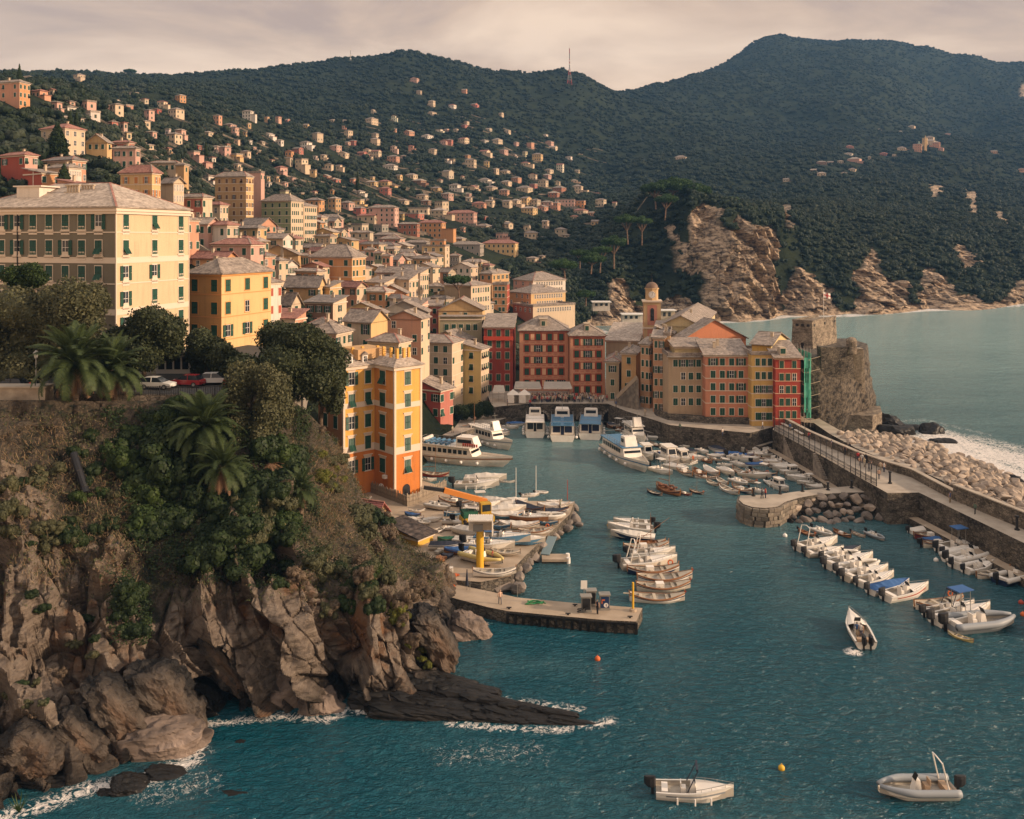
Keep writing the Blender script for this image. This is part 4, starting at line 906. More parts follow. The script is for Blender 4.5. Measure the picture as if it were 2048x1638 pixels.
B(hs,'small ochre house with a lunette window above the stone stairs','house',1243,1272,1282,708,222,.25,3,1,0,'ochre',yb=775,st=3.2,base=3)
B(apt,'tall narrow peach house at the bend of the right harbour row','building',1281,1299,1313,690,216,.75,6,2,2,(.55,.33,.20),(.57,.35,.20),yb=835,st=2.95,kinds='cco',ww=.9,roof='sy',rh=1.4,base=2)
B(apt,'tall peach house with grouped shutters in the right harbour row','building',1306,1329,1336,676,211,.2,7,2,0,(.56,.31,.19),yb=842,st=2.95,kinds='cco',ww=.95,roof='sy',rh=1.2,base=2)
B(apt,'very narrow ochre house squeezed left of the olive one','building',1327,1340,1343,672,213,.2,8,1,0,(.55,.37,.20),yb=842,st=2.75,kinds='c',ww=.9,roof='flat',base=2)
t,w,d,hg=B(apt,'faded olive house with a recessed top floor and cornice balcony','building',1337,1411,1416,713,203,.0,6,4,0,(.45,.33,.22),yb=836,st=2.9,kinds='cccpo',roof='flat',base=5,ww=1.0,chim=0)
MB().box(-w-.5,.3,-.9,0,hg-.1,hg+.1).build('balcony',M_stone,t)
B('penthouse','set-back top floor with three dark doors above the faded olive house','penthouse',1350,1410,1414,694,205.5,.0,1,4,0,(.50,.38,.20),yb=712,st=2.4,roof='sy',rh=.9,base=P(1350,712,203).z,chim=0)
B(hs,'broad salmon gable with shuttered windows rising behind the olive house','building',1345,1362,1492,680,217,1.28,2,2,4,'beige',(.55,.22,.12),yb=705,st=2.6,roof='gx',rh=4.6,ww=1.05,kinds='oo',rm=M_slate)
B(hs,'cream pedimented house behind the salmon gable near the sea','building',1322,1402,1430,652,226,.3,1,3,0,(.60,.48,.28),yb=690,st=3,roof='gy',rh=2.4,skip=.8)
B(hs,'ochre gallery-topped house just right of the bell tower','building',1313,1345,1352,668,223,.3,3,3,1,(.50,.36,.18),yb=700,st=3,roof='sx',rh=1.8)
t,w,d,hg=B(apt,'orange-red house of six floors in the middle of the right harbour row','building',1411,1497,1504,711,199,.03,5,4,1,(.54,.23,.14),(.58,.35,.22),yb=832,st=2.75,kinds='ccccoc',roof='sy',rh=2.4,base=5,ww=1.05,bands=1,chim=2)
t,w,d,hg=B(apt,'golden yellow house with a shallow top terrace in the right harbour row','building',1503,1552,1555,710,196,.0,5,3,0,(.60,.38,.13),yb=848,st=2.95,kinds='cccoc',roof='flat',base=4.4,ww=1.1,bands=1,chim=0)
B('penthouse','yellow top storey with a cream gable above the golden yellow house','penthouse',1504,1542,1574,690,198.5,.55,1,2,1,(.60,.37,.10),(.62,.50,.26),yb=708,st=2.4,roof='gx',rh=2.0,base=P(1504,709,196).z)
t,w,d,hg=B(apt,'deep red house with pale window frames at the end of the row','building',1551,1601,1604,716,194,.0,5,3,0,(.36,.06,.04),yb=842,st=2.7,kinds='ccccp',roof='sy',rh=2.6,base=4.4,ww=1.15,trim=mat('peach_trim',(.58,.36,.24),.9),bands=1,chim=0,d=9)
MB().box(-w*.78,-w*.55,.6,3,hg+.4,hg+2.2).build('dormer',plaster(PC['beige']),t);put_window(t,(-w*.665,.6,hg+1.4),0,'closed',1.1,1.1)
sc=thing('scaffolding','steel scaffolding hung with torn green netting on the end of the deep red house','scaffolding',(P(1606,716,194).x,194,4.6),0)
M_net=mat('green_net',(.05,.30,.20),.8,(.12,.42,.30),1.2)
hh=P(1606,706,194).z-4.6
for i in range(5):
 for j in range(2):MB().cyl((.3+j*1.3,i*2.2,0),(.3+j*1.3,i*2.2,hh+1),.05,.05,5).build('pole',M_rail,sc)
for k in range(6):
 z=1+k*(hh/6);MB().box(.2,1.8,-.1,9,z,z+.06).build('platform',mat('plank',(.45,.36,.26),.9),sc)
 MB().bar((.3,0,z),(.3+3.4,0,z+.9),.1).bar((.3,4.4,z),(3.2,4.4,z+.8),.1).build('outrigger',mat('plank',(.45,.36,.26)),sc)
ns=30;v=[(1.65+.18*math.sin(i*.9),-.15+9*i/ns,z)for z in(2,hh*.25,hh*.5,hh*.75,hh)for i in range(ns+1)]
f=[(r*(ns+1)+i,r*(ns+1)+i+1,(r+1)*(ns+1)+i+1,(r+1)*(ns+1)+i)for r in range(4)for i in range(ns)if WR.random()>.12]
MB().add(v,f).build('net',M_net,sc)
ns=6;v=[(.2+1.4*i/ns,-.2+.06*math.sin(i),z)for z in(2,hh*.2,hh*.4,hh*.6,hh*.8,hh-1)for i in range(ns+1)]
f=[(r*(ns+1)+i,r*(ns+1)+i+1,(r+1)*(ns+1)+i+1,(r+1)*(ns+1)+i)for r in range(5)for i in range(ns)if WR.random()>.3]
MB().add(v,f).build('net',M_net,sc)
A=G(687,990,1.0);A=P(687,985,150.5)
hb=thing('harbour_house','tall orange and yellow harbour house with green shutters at the boatyard','building',(A.x,150.5,.8),-.82)
M_or=plaster((.62,.26,.07));M_ye=plaster((.70,.39,.10));M_sal=plaster((.46,.22,.12));M_orb=plaster((.60,.20,.045))
HH=P(750,729,154).z-.8
fp=[(-8,0),(0,0),(0,6.2),(5.9,6.2),(5.9,11.6),(-8,11.6)];fm=[2,1,0,1,3,3]
mb=MB();zl=8.6
for i in range(6):
 a,b=fp[i],fp[(i+1)%6]
 mb.add([(*a,0),(*b,0),(*b,zl),(*a,zl)],[(0,1,2,3)],4 if i in(1,2,3)else fm[i]);mb.add([(*a,zl),(*b,zl),(*b,HH),(*a,HH)],[(0,1,2,3)],fm[i])
mb.build('wall',[M_or,M_ye,M_sal,M_ye,M_orb],hb)
def around(z0,z1,o,m,nm):
 q=MB()
 for i in(0,1,2,3):
  a,b=Vector((*fp[i],0)),Vector((*fp[(i+1)%6],0));dd=(b-a).normalized();nn=Vector((dd.y,-dd.x,0))
  p=[a-dd*(o if i!=2 else 0)+nn*o,b+dd*(o if i not in(1,)else-o*.0)+nn*o,b,a]
  q.add([(*p[k][:2],z0)for k in range(4)]+[(*p[k][:2],z1)for k in range(4)],[(3,2,1,0),(4,5,6,7),(0,1,5,4),(1,2,6,5),(2,3,7,6),(3,0,4,7)])
 q.build(nm,m,hb)
around(HH-.55,HH-.05,.35,M_trimw,'cornice');around(zl-.2,zl+1.0,.07,M_trimw,'string_course');around(zl+7.4,zl+8.3,.07,M_trimw,'string_course')
for x,y in((0,0),(5.9,6.2),(5.9,11.6)):MB().box(x-.28,x+.1,y-.1,y+.28,0,HH-.56).build('quoin',M_trimw,hb)
zs=[HH-3.72*(i+.55)for i in range(6)]
win_row(hb,(0,0),(0,6.2),zs,[.26,.78],1.15,2.2,trim=M_trimw,detail=True,table=['oc','tt','oc','tc','oo','c-'])
win_row(hb,(0,6.2),(5.9,6.2),zs,[.42],1.5,2.3,trim=M_trimw,detail=True,table=['t','c','c','c','c','-'])
win_row(hb,(5.9,6.2),(5.9,11.6),zs,[.5],1.15,2.2,trim=M_trimw,detail=True,table=['c','c','c','c','t','-'])
win_row(hb,(-8,0),(0,0),zs,[.3,.7],1.1,2.1,trim=M_trimw,detail=True,table=['cc','cc','cc','cc','cc','cc'])
for p0,p1,u,ww_ in(((0,0),(0,6.2),.26,1.15),((0,0),(0,6.2),.78,1.15),((0,6.2),(5.9,6.2),.42,1.5),((5.9,6.2),(5.9,11.6),.5,1.15)):
 for z in zs[:5]:
  dd=Vector((p1[0]-p0[0],p1[1]-p0[1],0));q=Vector((*p0,0))+dd*u;ang=math.atan2(dd.y,dd.x)
  MB().box(-ww_/2-.35,ww_/2+.35,-.16,.02,1.52,1.68).box(-ww_/2-.2,ww_/2+.2,-.05,.02,1.25,1.52).build('window_hood',M_trimw,hb,(q.x,q.y,z),ang)
MB().cyl((5.85,8.6,2.4),(5.98,8.6,2.4),.75,.75,16).box(5.85,5.98,7.85,9.35,.2,2.4).build('arched_door',M_iron,hb)
MB().box(3.1,3.9,5.6,6.15,zs[4]-2.0,zs[4]-1.45).build('air_conditioner',M_white,hb)
mb=MB();zr=HH;o_=.6
fo=[(-8.6,-.6),(.6,-.6),(.6,5.6),(6.5,5.6),(6.5,12.2),(-8.6,12.2)];fi=[(-6.5,2.2),(-2.2,2.2),(-2.2,7.6),(4.6,7.6),(4.6,10.4),(-6.5,10.4)]
mb.add([(*p,zr)for p in fo]+[(*p,zr+.16)for p in fo]+[(*p,zr+1.25)for p in fi],[(i,(i+1)%6,6+(i+1)%6,6+i)for i in range(6)]+[(6+i,6+(i+1)%6,12+(i+1)%6,12+i)for i in range(6)]+[(5,4,3,2,1,0),(12,13,14,15,16,17)])
mb.build('roof',[M_slatew],hb)
MB().box(-6.2,-.5,3.2,9,zr+.9,zr+2.6).build('roof_room',plaster(PC['ochre']),hb)
for x,y in((2.6,7.8),(4.4,7.8),(4.4,9.2),(4.4,10.2),(.4,7.8),(-1.4,7.8),(-2.2,5.2),(-2.2,3.2)):MB().box(x-.22,x+.22,y-.22,y+.22,zr+1.0,zr+2.9).build('terrace_post',M_ye,hb)
for(x,y,x1,y1)in((-2.2,3.2,-2.2,7.8),(-2.2,7.8,4.4,7.8),(4.4,7.8,4.4,10.2)):
 q=MB()
 for z in(1.7,2.1,2.5):q.bar((x,y,zr+z),(x1,y1,zr+z),.05)
 q.build('railing',M_iron,hb)
for y in(1.4,4.4):
 MB().box(-1.5,-.2,y-.55,y+.55,zr+.3,zr+1.7).add([(-2.6,y-.75,zr+1.7),(.0,y-.75,zr+1.7),(.0,y,zr+2.3),(-2.6,y,zr+2.3),(0,y+.75,zr+1.7),(-2.6,y+.75,zr+1.7)],[(0,1,2,3),(3,2,4,5),(0,3,5),(1,4,2),(5,4,1,0)],1).build('dormer',[plaster(PC['white']),M_slate],hb)
 put_window(hb,(-.2,y,zr+1.05),math.pi/2,'plain',.7,.9,M_white)
bt=thing('bell_tower','church bell tower with clock drum and brown dome behind the harbour houses','tower',(P(1287,600,250).x+2.3,250,3),-.1)
s_=(1321-1287)*250/F/2;zc=P(1300,601,250).z-3;M_tw=plaster((.52,.36,.20));M_tp=plaster((.50,.22,.16))
MB().box(-s_,s_,-s_,s_,0,zc).build('shaft',M_tw,bt)
for z0,z1 in((zc-6.6,zc-1.1),(zc-13.8,zc-7.8)):
 for ang in(0,math.pi/2,-math.pi/2):
  MB().box(-s_*.55,s_*.55,-s_-.04,-s_,z0,z1).build('pink_panel',M_tp,bt,rz=ang)
for ang in(0,math.pi/2,-math.pi/2):MB().box(-.5,.5,-s_-.08,-s_+.1,zc-5.4,zc-2.4).cyl((0,-s_-.08,zc-2.4),(0,-s_+.1,zc-2.4),.5,.5,14).build('belfry_opening',M_glass,bt,rz=ang)
MB().sph((0,-s_-.02,zc-4),(.32,.16,.42),8,6).build('bell',M_iron,bt)
MB().box(-s_-.35,s_+.35,-s_-.35,s_+.35,zc-.3,zc+.15).box(-s_-.18,s_+.18,-s_-.18,s_+.18,zc-7.6,zc-7.2).build('cornice',M_trim,bt)
dr=s_*.74;MB().cyl((0,0,zc+.15),(0,0,zc+3.2),dr,dr,8).cyl((0,0,zc+3.2),(0,0,zc+3.5),dr+.25,dr+.25,8).build('drum',M_tw,bt)
pr=[(dr*math.cos(a),dr*.95*math.sin(a))for a in np.linspace(0,math.pi/2,9)]
MB().loft([[(r*math.cos(t),r*math.sin(t),zc+3.5+z)for t in np.linspace(0,2*math.pi,25)[:-1]]for r,z in pr[:-1]+[(.05,dr*.95)]],0,True).build('dome',mat('brown_dome',(.13,.085,.06),.6,(.2,.13,.09),.8),bt,smooth=True)
MB().cyl((0,0,zc+3.4+dr*.95),(0,0,zc+4.3+dr*.95),.25,.2,6).cyl((0,0,zc+4.3+dr*.95),(0,0,zc+6.0+dr*.95),.06,.03,5).build('finial',M_iron,bt)
ck=MB().cyl((0,-dr-.12,zc+1.7),(0,-dr+.3,zc+1.7),.95,.95,20).build('clock',M_white,bt)
q=MB()
for i in range(12):
 a=math.pi*i/6;q.obox((math.sin(a)*.75,-dr-.14,zc+1.7+math.cos(a)*.75),.09,.03,.22,Matrix.Rotation(a,3,'Y'))
q.bar((0,-dr-.17,zc+1.7),(.08,-dr-.17,zc+2.3),.07).bar((0,-dr-.17,zc+1.7),(-.1,-dr-.17,zc+1.25),.09);q.build('clock_hands',M_iron,ck)
M_cast=masonry('castle_stone',(.12,.10,.08),(.40,.33,.25),1.5,.45)
a=.68;C=P(1626,700,214);zt=P(1626,645,214).z;ck=thing('castle_tower','square stone keep with corner loopholes on the rock above the pier','castle',(C.x,C.y,C.z-2),-a)
k=(1581-1024)/F;w=abs((C.x-k*C.y)/(math.cos(a)+k*math.sin(a)));k=(1675-1024)/F;d=abs((k*C.y-C.x)/(math.sin(a)-k*math.cos(a)));h_=zt-C.z+2
MB().add([(-w,0,0),(0,0,0),(0,d,0),(-w,d,0),(-w+.4,.3,h_),(-.3,.3,h_),(-.3,d-.3,h_),(-w+.4,d-.3,h_)],[(0,1,5,4),(1,2,6,5),(2,3,7,6),(3,0,4,7),(4,5,6,7)]).build('wall',M_cast,ck)
for i in range(3):MB().box(-w+1.2+i*(w-2.4)/2.3,-w+1.9+i*(w-2.4)/2.3,.1,.6,h_-1.1,h_-.5).build('embrasure',M_iron,ck);MB().box(-.6,-.15,1.2+i*(d-3)/2,2.0+i*(d-3)/2,h_-1.1,h_-.5).build('embrasure',M_iron,ck)
MB().box(-w+.3,-.2,.2,.7,h_,h_+.45).box(-.7,-.2,.7,d-.2,h_,h_+.45).box(-w+.3,-w+.8,.7,d-.2,h_,h_+.45).build('parapet',M_cast,ck)
MB().box(-w*.55,-w*.55+.8,-.03,.3,1.6,3.2).cyl((-w*.55+.4,-.03,3.2),(-w*.55+.4,.3,3.2),.4,.4,10).build('doorway',M_iron,ck)
MB().cyl((-w*.2,d*.6,h_),(-w*.2,d*.6,h_+7.6),.06,.05,6).build('flagpole',M_white,ck)
fl=thing('flag','white flag with a red cross flying from the castle pole','flag',(0,0,0))
p=Matrix.Rotation(-a,3,'Z')@Vector((-w*.2,d*.6,0))+Vector((C.x,C.y,C.z-2+h_+5.4))
fl.location=p;fw,fh=1.7,1.3
for nm,m_,rects,yy in(('cloth',M_white,[(0,fw,0,fh)],0),('red_cross',mat('flag_red',(.55,.04,.04),.7),[(fw*.42,fw*.58,0,fh),(0,fw,fh*.4,fh*.6)],1)):
 q=MB()
 for(x0,x1,z0,z1)in rects:
  n=8
  for sgn in((0,)if yy==0 else(-.012,.012)):
   v=[(x0+(x1-x0)*i/n,.12*math.sin((x0+(x1-x0)*i/n)*4)+sgn*(1.5 if rects.index((x0,x1,z0,z1))else 1),z-.25*(x0+(x1-x0)*i/n))for z in(z0,z1)for i in range(n+1)]
   q.add(v,[(i,i+1,n+2+i,n+1+i)for i in range(n)])
 q.build(nm,m_,fl)
# ================================================================== HILLSIDE VILLAS
VS={(0,100):"""228 258 80 45 cream s 1|635 250 90 55 cream s 2|320 385 120 60 salmon t 1|423 365 55 48 cream t 2|450 478 90 60 pink s 2|560 497 105 42 white s 2|570 440 60 28 pink s 1|712 482 110 70 pink f 3|745 556 108 60 white f 1|935 515 102 80 cream s 3|850 472 55 30 pink s 1|1022 478 85 34 salmon f 1|1068 365 80 24 white f 1|1160 432 55 40 beige t 1|1195 556 78 75 pink s 3|1255 512 70 36 red t 1|1298 468 80 55 cream t 2|1446 420 80 58 orange s 2|1410 548 122 75 cream s 3|1168 622 66 52 cream s 2|1742 592 66 68 salmon s 2|1985 560 86 72 white s 3|1838 620 100 24 pink s 1|1870 665 80 45 pink s 1|1665 686 80 28 cream s 1|1213 716 80 60 pink s 2|1395 752 120 80 cream s 3|1445 700 80 60 pink s 2|1195 802 66 42 cream s 1|1990 752 52 28 white s 1|1585 800 50 34 red t 1|1547 872 98 56 pink f 2|1712 822 44 40 white s 1|1800 852 90 75 pink s 3|1728 808 70 36 pink s 1|1893 892 92 55 yellow f 2|1965 862 80 50 cream s 1|1698 892 52 32 white t 1|1655 952 86 50 pink t 2|1668 1056 84 44 white f 1|902 616 82 42 rose s 1|650 586 42 38 white s 1|512 562 60 28 brown s 1|930 425 60 22 white s 1|1100 415 40 18 beige s 1|2030 812 40 36 pink s 1""",(512,100):"""1270 266 66 42 pink t 2|1305 360 42 36 tan s 1|1668 346 42 30 salmon s 1|1407 456 52 50 cream s 2|1572 472 58 34 white t 1|1748 458 55 26 rose s 1|1407 524 72 26 cream s 1|1962 530 38 26 cream s 1|1650 556 50 18 beige s 1|1682 602 46 30 cream s 1|1668 628 54 26 rose t 1|615 578 50 20 beige s 1|712 582 62 18 cream s 1|925 596 98 48 cream s 3|105 698 82 26 white s 1|190 768 60 46 white s 1|492 732 86 66 cream s 1|740 706 66 60 cream s 2|780 764 60 38 rose s 1|730 762 50 24 pink s 1|955 762 72 50 cream s 1|955 712 52 44 cream s 2|1225 686 80 36 salmon s 1|1370 712 90 28 white s 1|1600 658 40 26 beige s 1|1525 652 40 18 pink s 1|1862 646 50 16 beige s 1|2012 672 50 30 cream s 1|1505 762 66 34 pink t 1|1550 764 50 46 rose s 2|1662 752 82 44 cream t 2|1822 746 80 22 white s 1|1930 750 80 34 cream s 1|46 752 50 18 beige s 1|18 824 40 22 cream s 1|400 786 92 48 white s 2|268 858 66 48 orange t 2|336 832 82 46 rose s 2|638 814 88 48 pink s 2|700 864 84 40 cream s 1|850 852 76 32 rose t 1|890 832 62 36 cream s 2|962 862 78 54 cream t 2|915 882 42 26 cream s 1|1100 900 94 48 salmon s 2|1180 872 40 26 pink s 1|1415 834 62 40 cream s 1|1830 842 84 34 cream t 1|1982 838 66 40 pink s 1|1690 868 50 26 orange s 1|1415 880 36 18 beige s 1|1520 905 50 32 white f 1|1570 908 44 32 tan f 1|1718 946 86 68 cream s 2|1075 960 112 36 white s 1|585 965 66 50 cream s 2|665 970 48 46 cream s 2|366 974 96 100 cream f 5|200 996 98 56 pink t 2|290 1046 48 26 pink s 1|1920 996 46 46 cream s 1|1992 996 76 30 cream s 1|1535 1032 88 62 beige s 1|1145 1042 50 40 yellow s 1|1245 1032 90 34 cream s 2|1305 1084 108 40 brown s 1|1470 1060 46 22 beige t 1|560 1032 80 24 salmon s 1|640 1062 70 26 rose s 1|782 1068 58 36 salmon s 1|925 1092 96 36 yellow s 1|932 1060 36 40 yellow f 1|1032 1096 98 44 yellow t 2|1036 1162 88 54 rose t 2|225 1090 60 30 pink s 1|1832 1068 100 30 white s 1|2002 1092 84 38 cream s 1|1440 1136 80 32 yellow s 1|1592 1136 88 56 white s 2|1735 1122 80 26 cream t 1|1762 1118 40 34 cream s 1|1880 1132 98 34 cream s 2|1986 1166 78 44 salmon s 2|820 1162 98 30 white s 1|1532 1202 90 52 pink s 2|1692 1180 60 30 pink s 1|1704 1212 50 28 cream s 1|1330 1206 90 44 cream s 2|1360 1240 76 32 brown s 1|1172 1240 100 36 cream s 1|1486 1292 104 76 cream f 3|1786 1272 108 44 salmon t 2|1872 1252 74 44 cream s 1|1880 1220 28 40 cream s 1|2012 1268 74 58 cream s 1|1826 1356 50 24 red s 1|2006 1425 66 44 beige s 1|470 1302 146 100 orange s 4|628 1302 96 114 ochre s 4|732 1282 108 60 pink s 2|815 1248 96 44 yellow f 2|830 1332 96 66 rose s 2|1022 1412 224 150 pink s 6|1650 1392 222 88 pink t 3|1468 1342 130 58 cream s 3|1410 1500 202 118 orange t 5|1222 1484 166 90 brick s 4|890 1384 150 58 cream t 2|1300 1322 170 54 cream f 2|1270 1352 140 40 rose f 1|1690 1612 250 54 grey s 2|1290 1600 196 58 grey s 2|1630 1545 90 34 tan s 1|1968 1530 90 60 pink f 1|1955 1632 270 84 yellow t 3|848 1592 170 130 beige s 4|725 1545 90 110 pink f 4|980 1400 60 40 tan f 1|1040 1560 190 80 grey s 2|830 1470 130 70 beige f 2|1000 1460 110 52 grey f 2|1820 1432 130 24 beige s 1|880 1232 60 36 tan s 1|565 1270 46 40 green f 1""",(1024,50):"""30 970 50 32 pink s 1|148 992 56 50 salmon f 1|300 966 66 34 pink s 1|330 1000 66 24 cream s 1|268 892 38 16 white s 1|205 1092 80 58 yellow s 2|456 1078 50 24 white s 1|108 1130 68 28 cream t 1|292 1186 76 28 cream s 1|278 1230 70 30 pink s 1|165 1238 68 42 cream t 2|250 1296 76 52 cream s 2|35 1262 78 40 salmon s 1|100 1340 126 38 cream s 1|172 1304 60 30 rose f 1|376 1342 108 40 brick s 2|335 1384 90 40 brick s 2|526 1340 80 50 cream s 2|685 1372 50 24 salmon t 1|712 1452 80 54 cream s 2|822 1466 36 46 beige t 1|32 1454 80 50 cream s 3|115 1444 78 60 yellow s 3|190 1452 72 52 beige s 3|282 1462 98 44 pink s 2|425 1452 150 54 pink f 3|542 1458 88 50 orange f 3|358 1482 56 60 salmon s 3|140 1518 120 52 yellow s 2|245 1492 84 38 salmon s 1|545 1518 118 34 cream t 1|500 1560 62 28 cream t 1|668 1608 64 38 yellow s 1|120 1640 56 24 cream f 1|635 1530 50 30 salmon s 1|1352 1076 100 20 cream s 1|430 1700 60 20 beige s 1""",(780,400):"""942 230 80 40 cream s 1|1130 316 106 52 cream s 2|1098 255 44 46 cream f 1|1368 294 92 58 beige s 2|1140 498 90 30 beige s 1|1215 470 50 20 cream s 1""",(1536,50):"""1195 1012 68 60 salmon f 3|1255 975 40 70 yellow f 2|1295 962 100 36 cream s 1|1347 982 58 44 salmon s 2|1386 1010 42 26 pink t 1|1292 922 76 26 cream s 1|1070 1006 68 24 cream s 1|692 1104 108 34 pink s 1|580 1106 46 18 beige s 1|502 1112 44 16 brown s 1|430 1116 76 20 brown s 1|924 1046 68 20 rose t 1|645 1046 68 18 white s 1|652 986 60 16 rose t 1|430 1212 68 26 cream s 1|676 1172 58 20 cream s 1|610 1200 46 18 beige s 1|146 1256 50 24 beige s 1|366 1172 48 14 brown s 1|1150 830 58 22 cream s 1|1436 880 44 12 pink s 1|1812 1030 48 20 orange s 1|2028 1180 48 30 salmon s 1|812 1076 24 22 beige s 1|890 840 18 8 white s 1|1010 1050 30 14 cream s 1|1060 860 26 10 white s 1"""}
M_far_sh=mat('far_shutter',(.03,.05,.04),.7);MATS['white_flat']=None
LM=[('the ridge-top umbrella pine',255,145),('the dark cypress at the top left',38,150),('the grey summit mast',700,110),('the tall lattice mast',1140,150),('the tall orange tower block',468,400),('the green-faced apartment block',565,440),('the rose pink apartment block',783,495),('the slim yellow tower',868,540),('the grand hotel',1080,590),('the domed hilltop church',1835,290),('the orange-shuttered yellow villa',280,365),('the terracotta-roofed cream block',128,280),('the long pink block',925,435),('the big red-roofed orange house',865,455),('the big pink six-storey block',768,430),('the headland pines',1350,380),('the wooded saddle of the ridge',1250,210),('the bare rock face',1450,500)]
_fm={}
def far_windows(w,d,h,storeys,par):
 mb=MB();nf=max(1,int(round(w/3.0)));ns=max(1,int(round(d/3.0)));st=h/storeys
 for r in range(storeys):
  zc=h-st*(r+.5);hh=min(1.5,st*.5)/2
  for i in range(nf):
   if WR.random()<.08:continue
   x=-w+w*(i+.5)/nf;s=WR.random()<.5
   mb.box(x-.62,x+.62,-.03,.02,zc-hh-.1,zc+hh+.1,1).box(x-.48,x+.48,-.06,-.01,zc-hh,zc+hh,0)
  for i in range(ns):
   if WR.random()<.08:continue
   y=d*(i+.5)/ns
   mb.box(-.02,.03,y-.62,y+.62,zc-hh-.1,zc+hh+.1,1).box(.01,.06,y-.48,y+.48,zc-hh,zc+hh,0)
 if mb.v:tag(mb.build('window',[M_far_sh,M_trim],par),kind='stuff')
VIL=[];NV=0
for(ox,oy),s in VS.items():
 for row in s.split('|'):
  x,y,w_,h_,c,r,stn=row.split();x,y,w_,h_,stn=float(x),float(y),float(w_),float(h_),int(stn)
  px,py,wp,hp=ox+x/4,oy+y/4,w_/4*1.08,h_/4*1.0
  Y=seen(px,py,185)
  if Y is None:continue
  sc=Y/F;Wt=wp*sc;hw=hp*sc;stn=max(1,min(stn,int(hw/2.3)or 1))
  a=WR.uniform(.25,.75);k=(px-1024)/F;dr=WR.uniform(.65,.95)
  if wp>40:dr=.45;a=WR.uniform(.12,.3)
  ca,sa=math.cos(a),math.sin(a);den=(ca+k*sa)+dr*max(.05,(sa-k*ca));w=Wt/den;d=w*dr
  xc=px-wp/2+w*(ca+k*sa)/sc;base=P(px,py,Y)
  zg=min(float(gz(px,Y)),base.z);X0=(xc-1024)*Y/F
  cj=[min(1,q*j_)for j_ in[WR.uniform(.95,1.15)]for q in PC[c]];cj=tuple(round(q,2)for q in cj)
  nm='villa' if wp<22 and stn<4 else('apartment_block' if stn>3 else 'hillside_house')
  big='tiny' if wp<10 else 'small' if wp<16 else 'mid-sized' if wp<26 else 'large'
  rn={'t':'red-roofed','s':'grey-roofed','f':'flat-roofed'}[r]
  up='hotel' if False else None
  t=thing(nm,'','house' if stn<4 else 'building',(X0,Y,zg-3.0),-a)
  hz_=base.z+hw-(zg-3.0);pm=plaster(cj)
  kind='hip' if r!='f' else 'flat'
  if r!='f' and WR.random()<.3 and wp<24:kind=WR.choice(['gx','gy'])
  rh=(min(w,d)*(.26 if kind=='hip' else .22))if r!='f' else .3
  walls_mb(w,d,0,hz_,rh,kind,True).build('wall',[pm,pm],t)
  roof_mb(w,d,hz_,rh,kind,.45 if r!='f' else 0).build('roof',[M_tile if r=='t' else(M_slate if WR.random()<.6 else M_slatew)]*2,t)
  if wp>9 and WR.random()<.45:
   ww_,wd_,wh_=w*WR.uniform(.4,.7),d*WR.uniform(.5,.9),hz_*WR.uniform(.55,.8);sd_=WR.choice((0,1));xo=-w-ww_ if sd_ else 0.0
   wm_=MB().box(xo,xo+ww_,.4,.4+wd_,0,wh_).build('wing',pm,t);MB().box(xo-.25,xo+ww_+.25,.1,.7+wd_,wh_,wh_+.3).build('wing_roof',M_slatew if WR.random()<.5 else M_tile,wm_)
  if WR.random()<.5:MB().box(-w-1.5,2.5,-2.4,-2.0,0,3.4).build('garden_wall',M_stone,t)
  n0=len(COL.objects);q=MB()
  far_windows(w,d,hz_,max(stn,int(round(hz_/(hw/stn)))),t)
  VIL.append(dict(o=t,px=px,py=py,wp=wp,desc='%s %s %s %s'%(big,CNAME.get(c,c),rn,{'villa':'villa','apartment_block':'apartment block','hillside_house':'house'}[nm]if stn<2 else{1:'one',2:'two',3:'three',4:'four',5:'five',6:'six',7:'seven'}[stn]+'-storey '+{'villa':'villa','apartment_block':'block','hillside_house':'house'}[nm])))
  EXCL.append((px,py,(wp/2+1.5,hp*.9,hp*.7),Y));NV+=1
def place_words(px,py):
 b=min(LM,key=lambda l:(l[1]-px)**2+(l[2]-py)**2*1.5);dx,dy=px-b[1],py-b[2]
 if abs(dx)>abs(dy)*1.3:w='right of ' if dx>0 else 'left of '
 else:w='below ' if dy>0 else 'above '
 far='well ' if math.hypot(dx,dy)>110 else 'just ' if math.hypot(dx,dy)<45 else ''
 return far+w+b[0]
ORD=['leftmost','second from left','third from left','fourth from left','fifth from left','sixth from left']
def uniquify(items):
 """items: dicts with o, px, py, desc, place; every label ends up its own"""
 g={}
 for it in items:g.setdefault(it['desc']+', '+it['place'],[]).append(it)
 for k,l in g.items():
  l.sort(key=lambda q:q['px'])
  for i,it in enumerate(l):
   if len(l)==1:it['o']['label']=k
   elif len(l)==2:it['o']['label']=('left' if i==0 else 'right')+' of two: '+k
   else:it['o']['label']=(ORD[i]if i<len(l)-1 else 'rightmost')+': '+k
FR=random.Random(77);nx=0
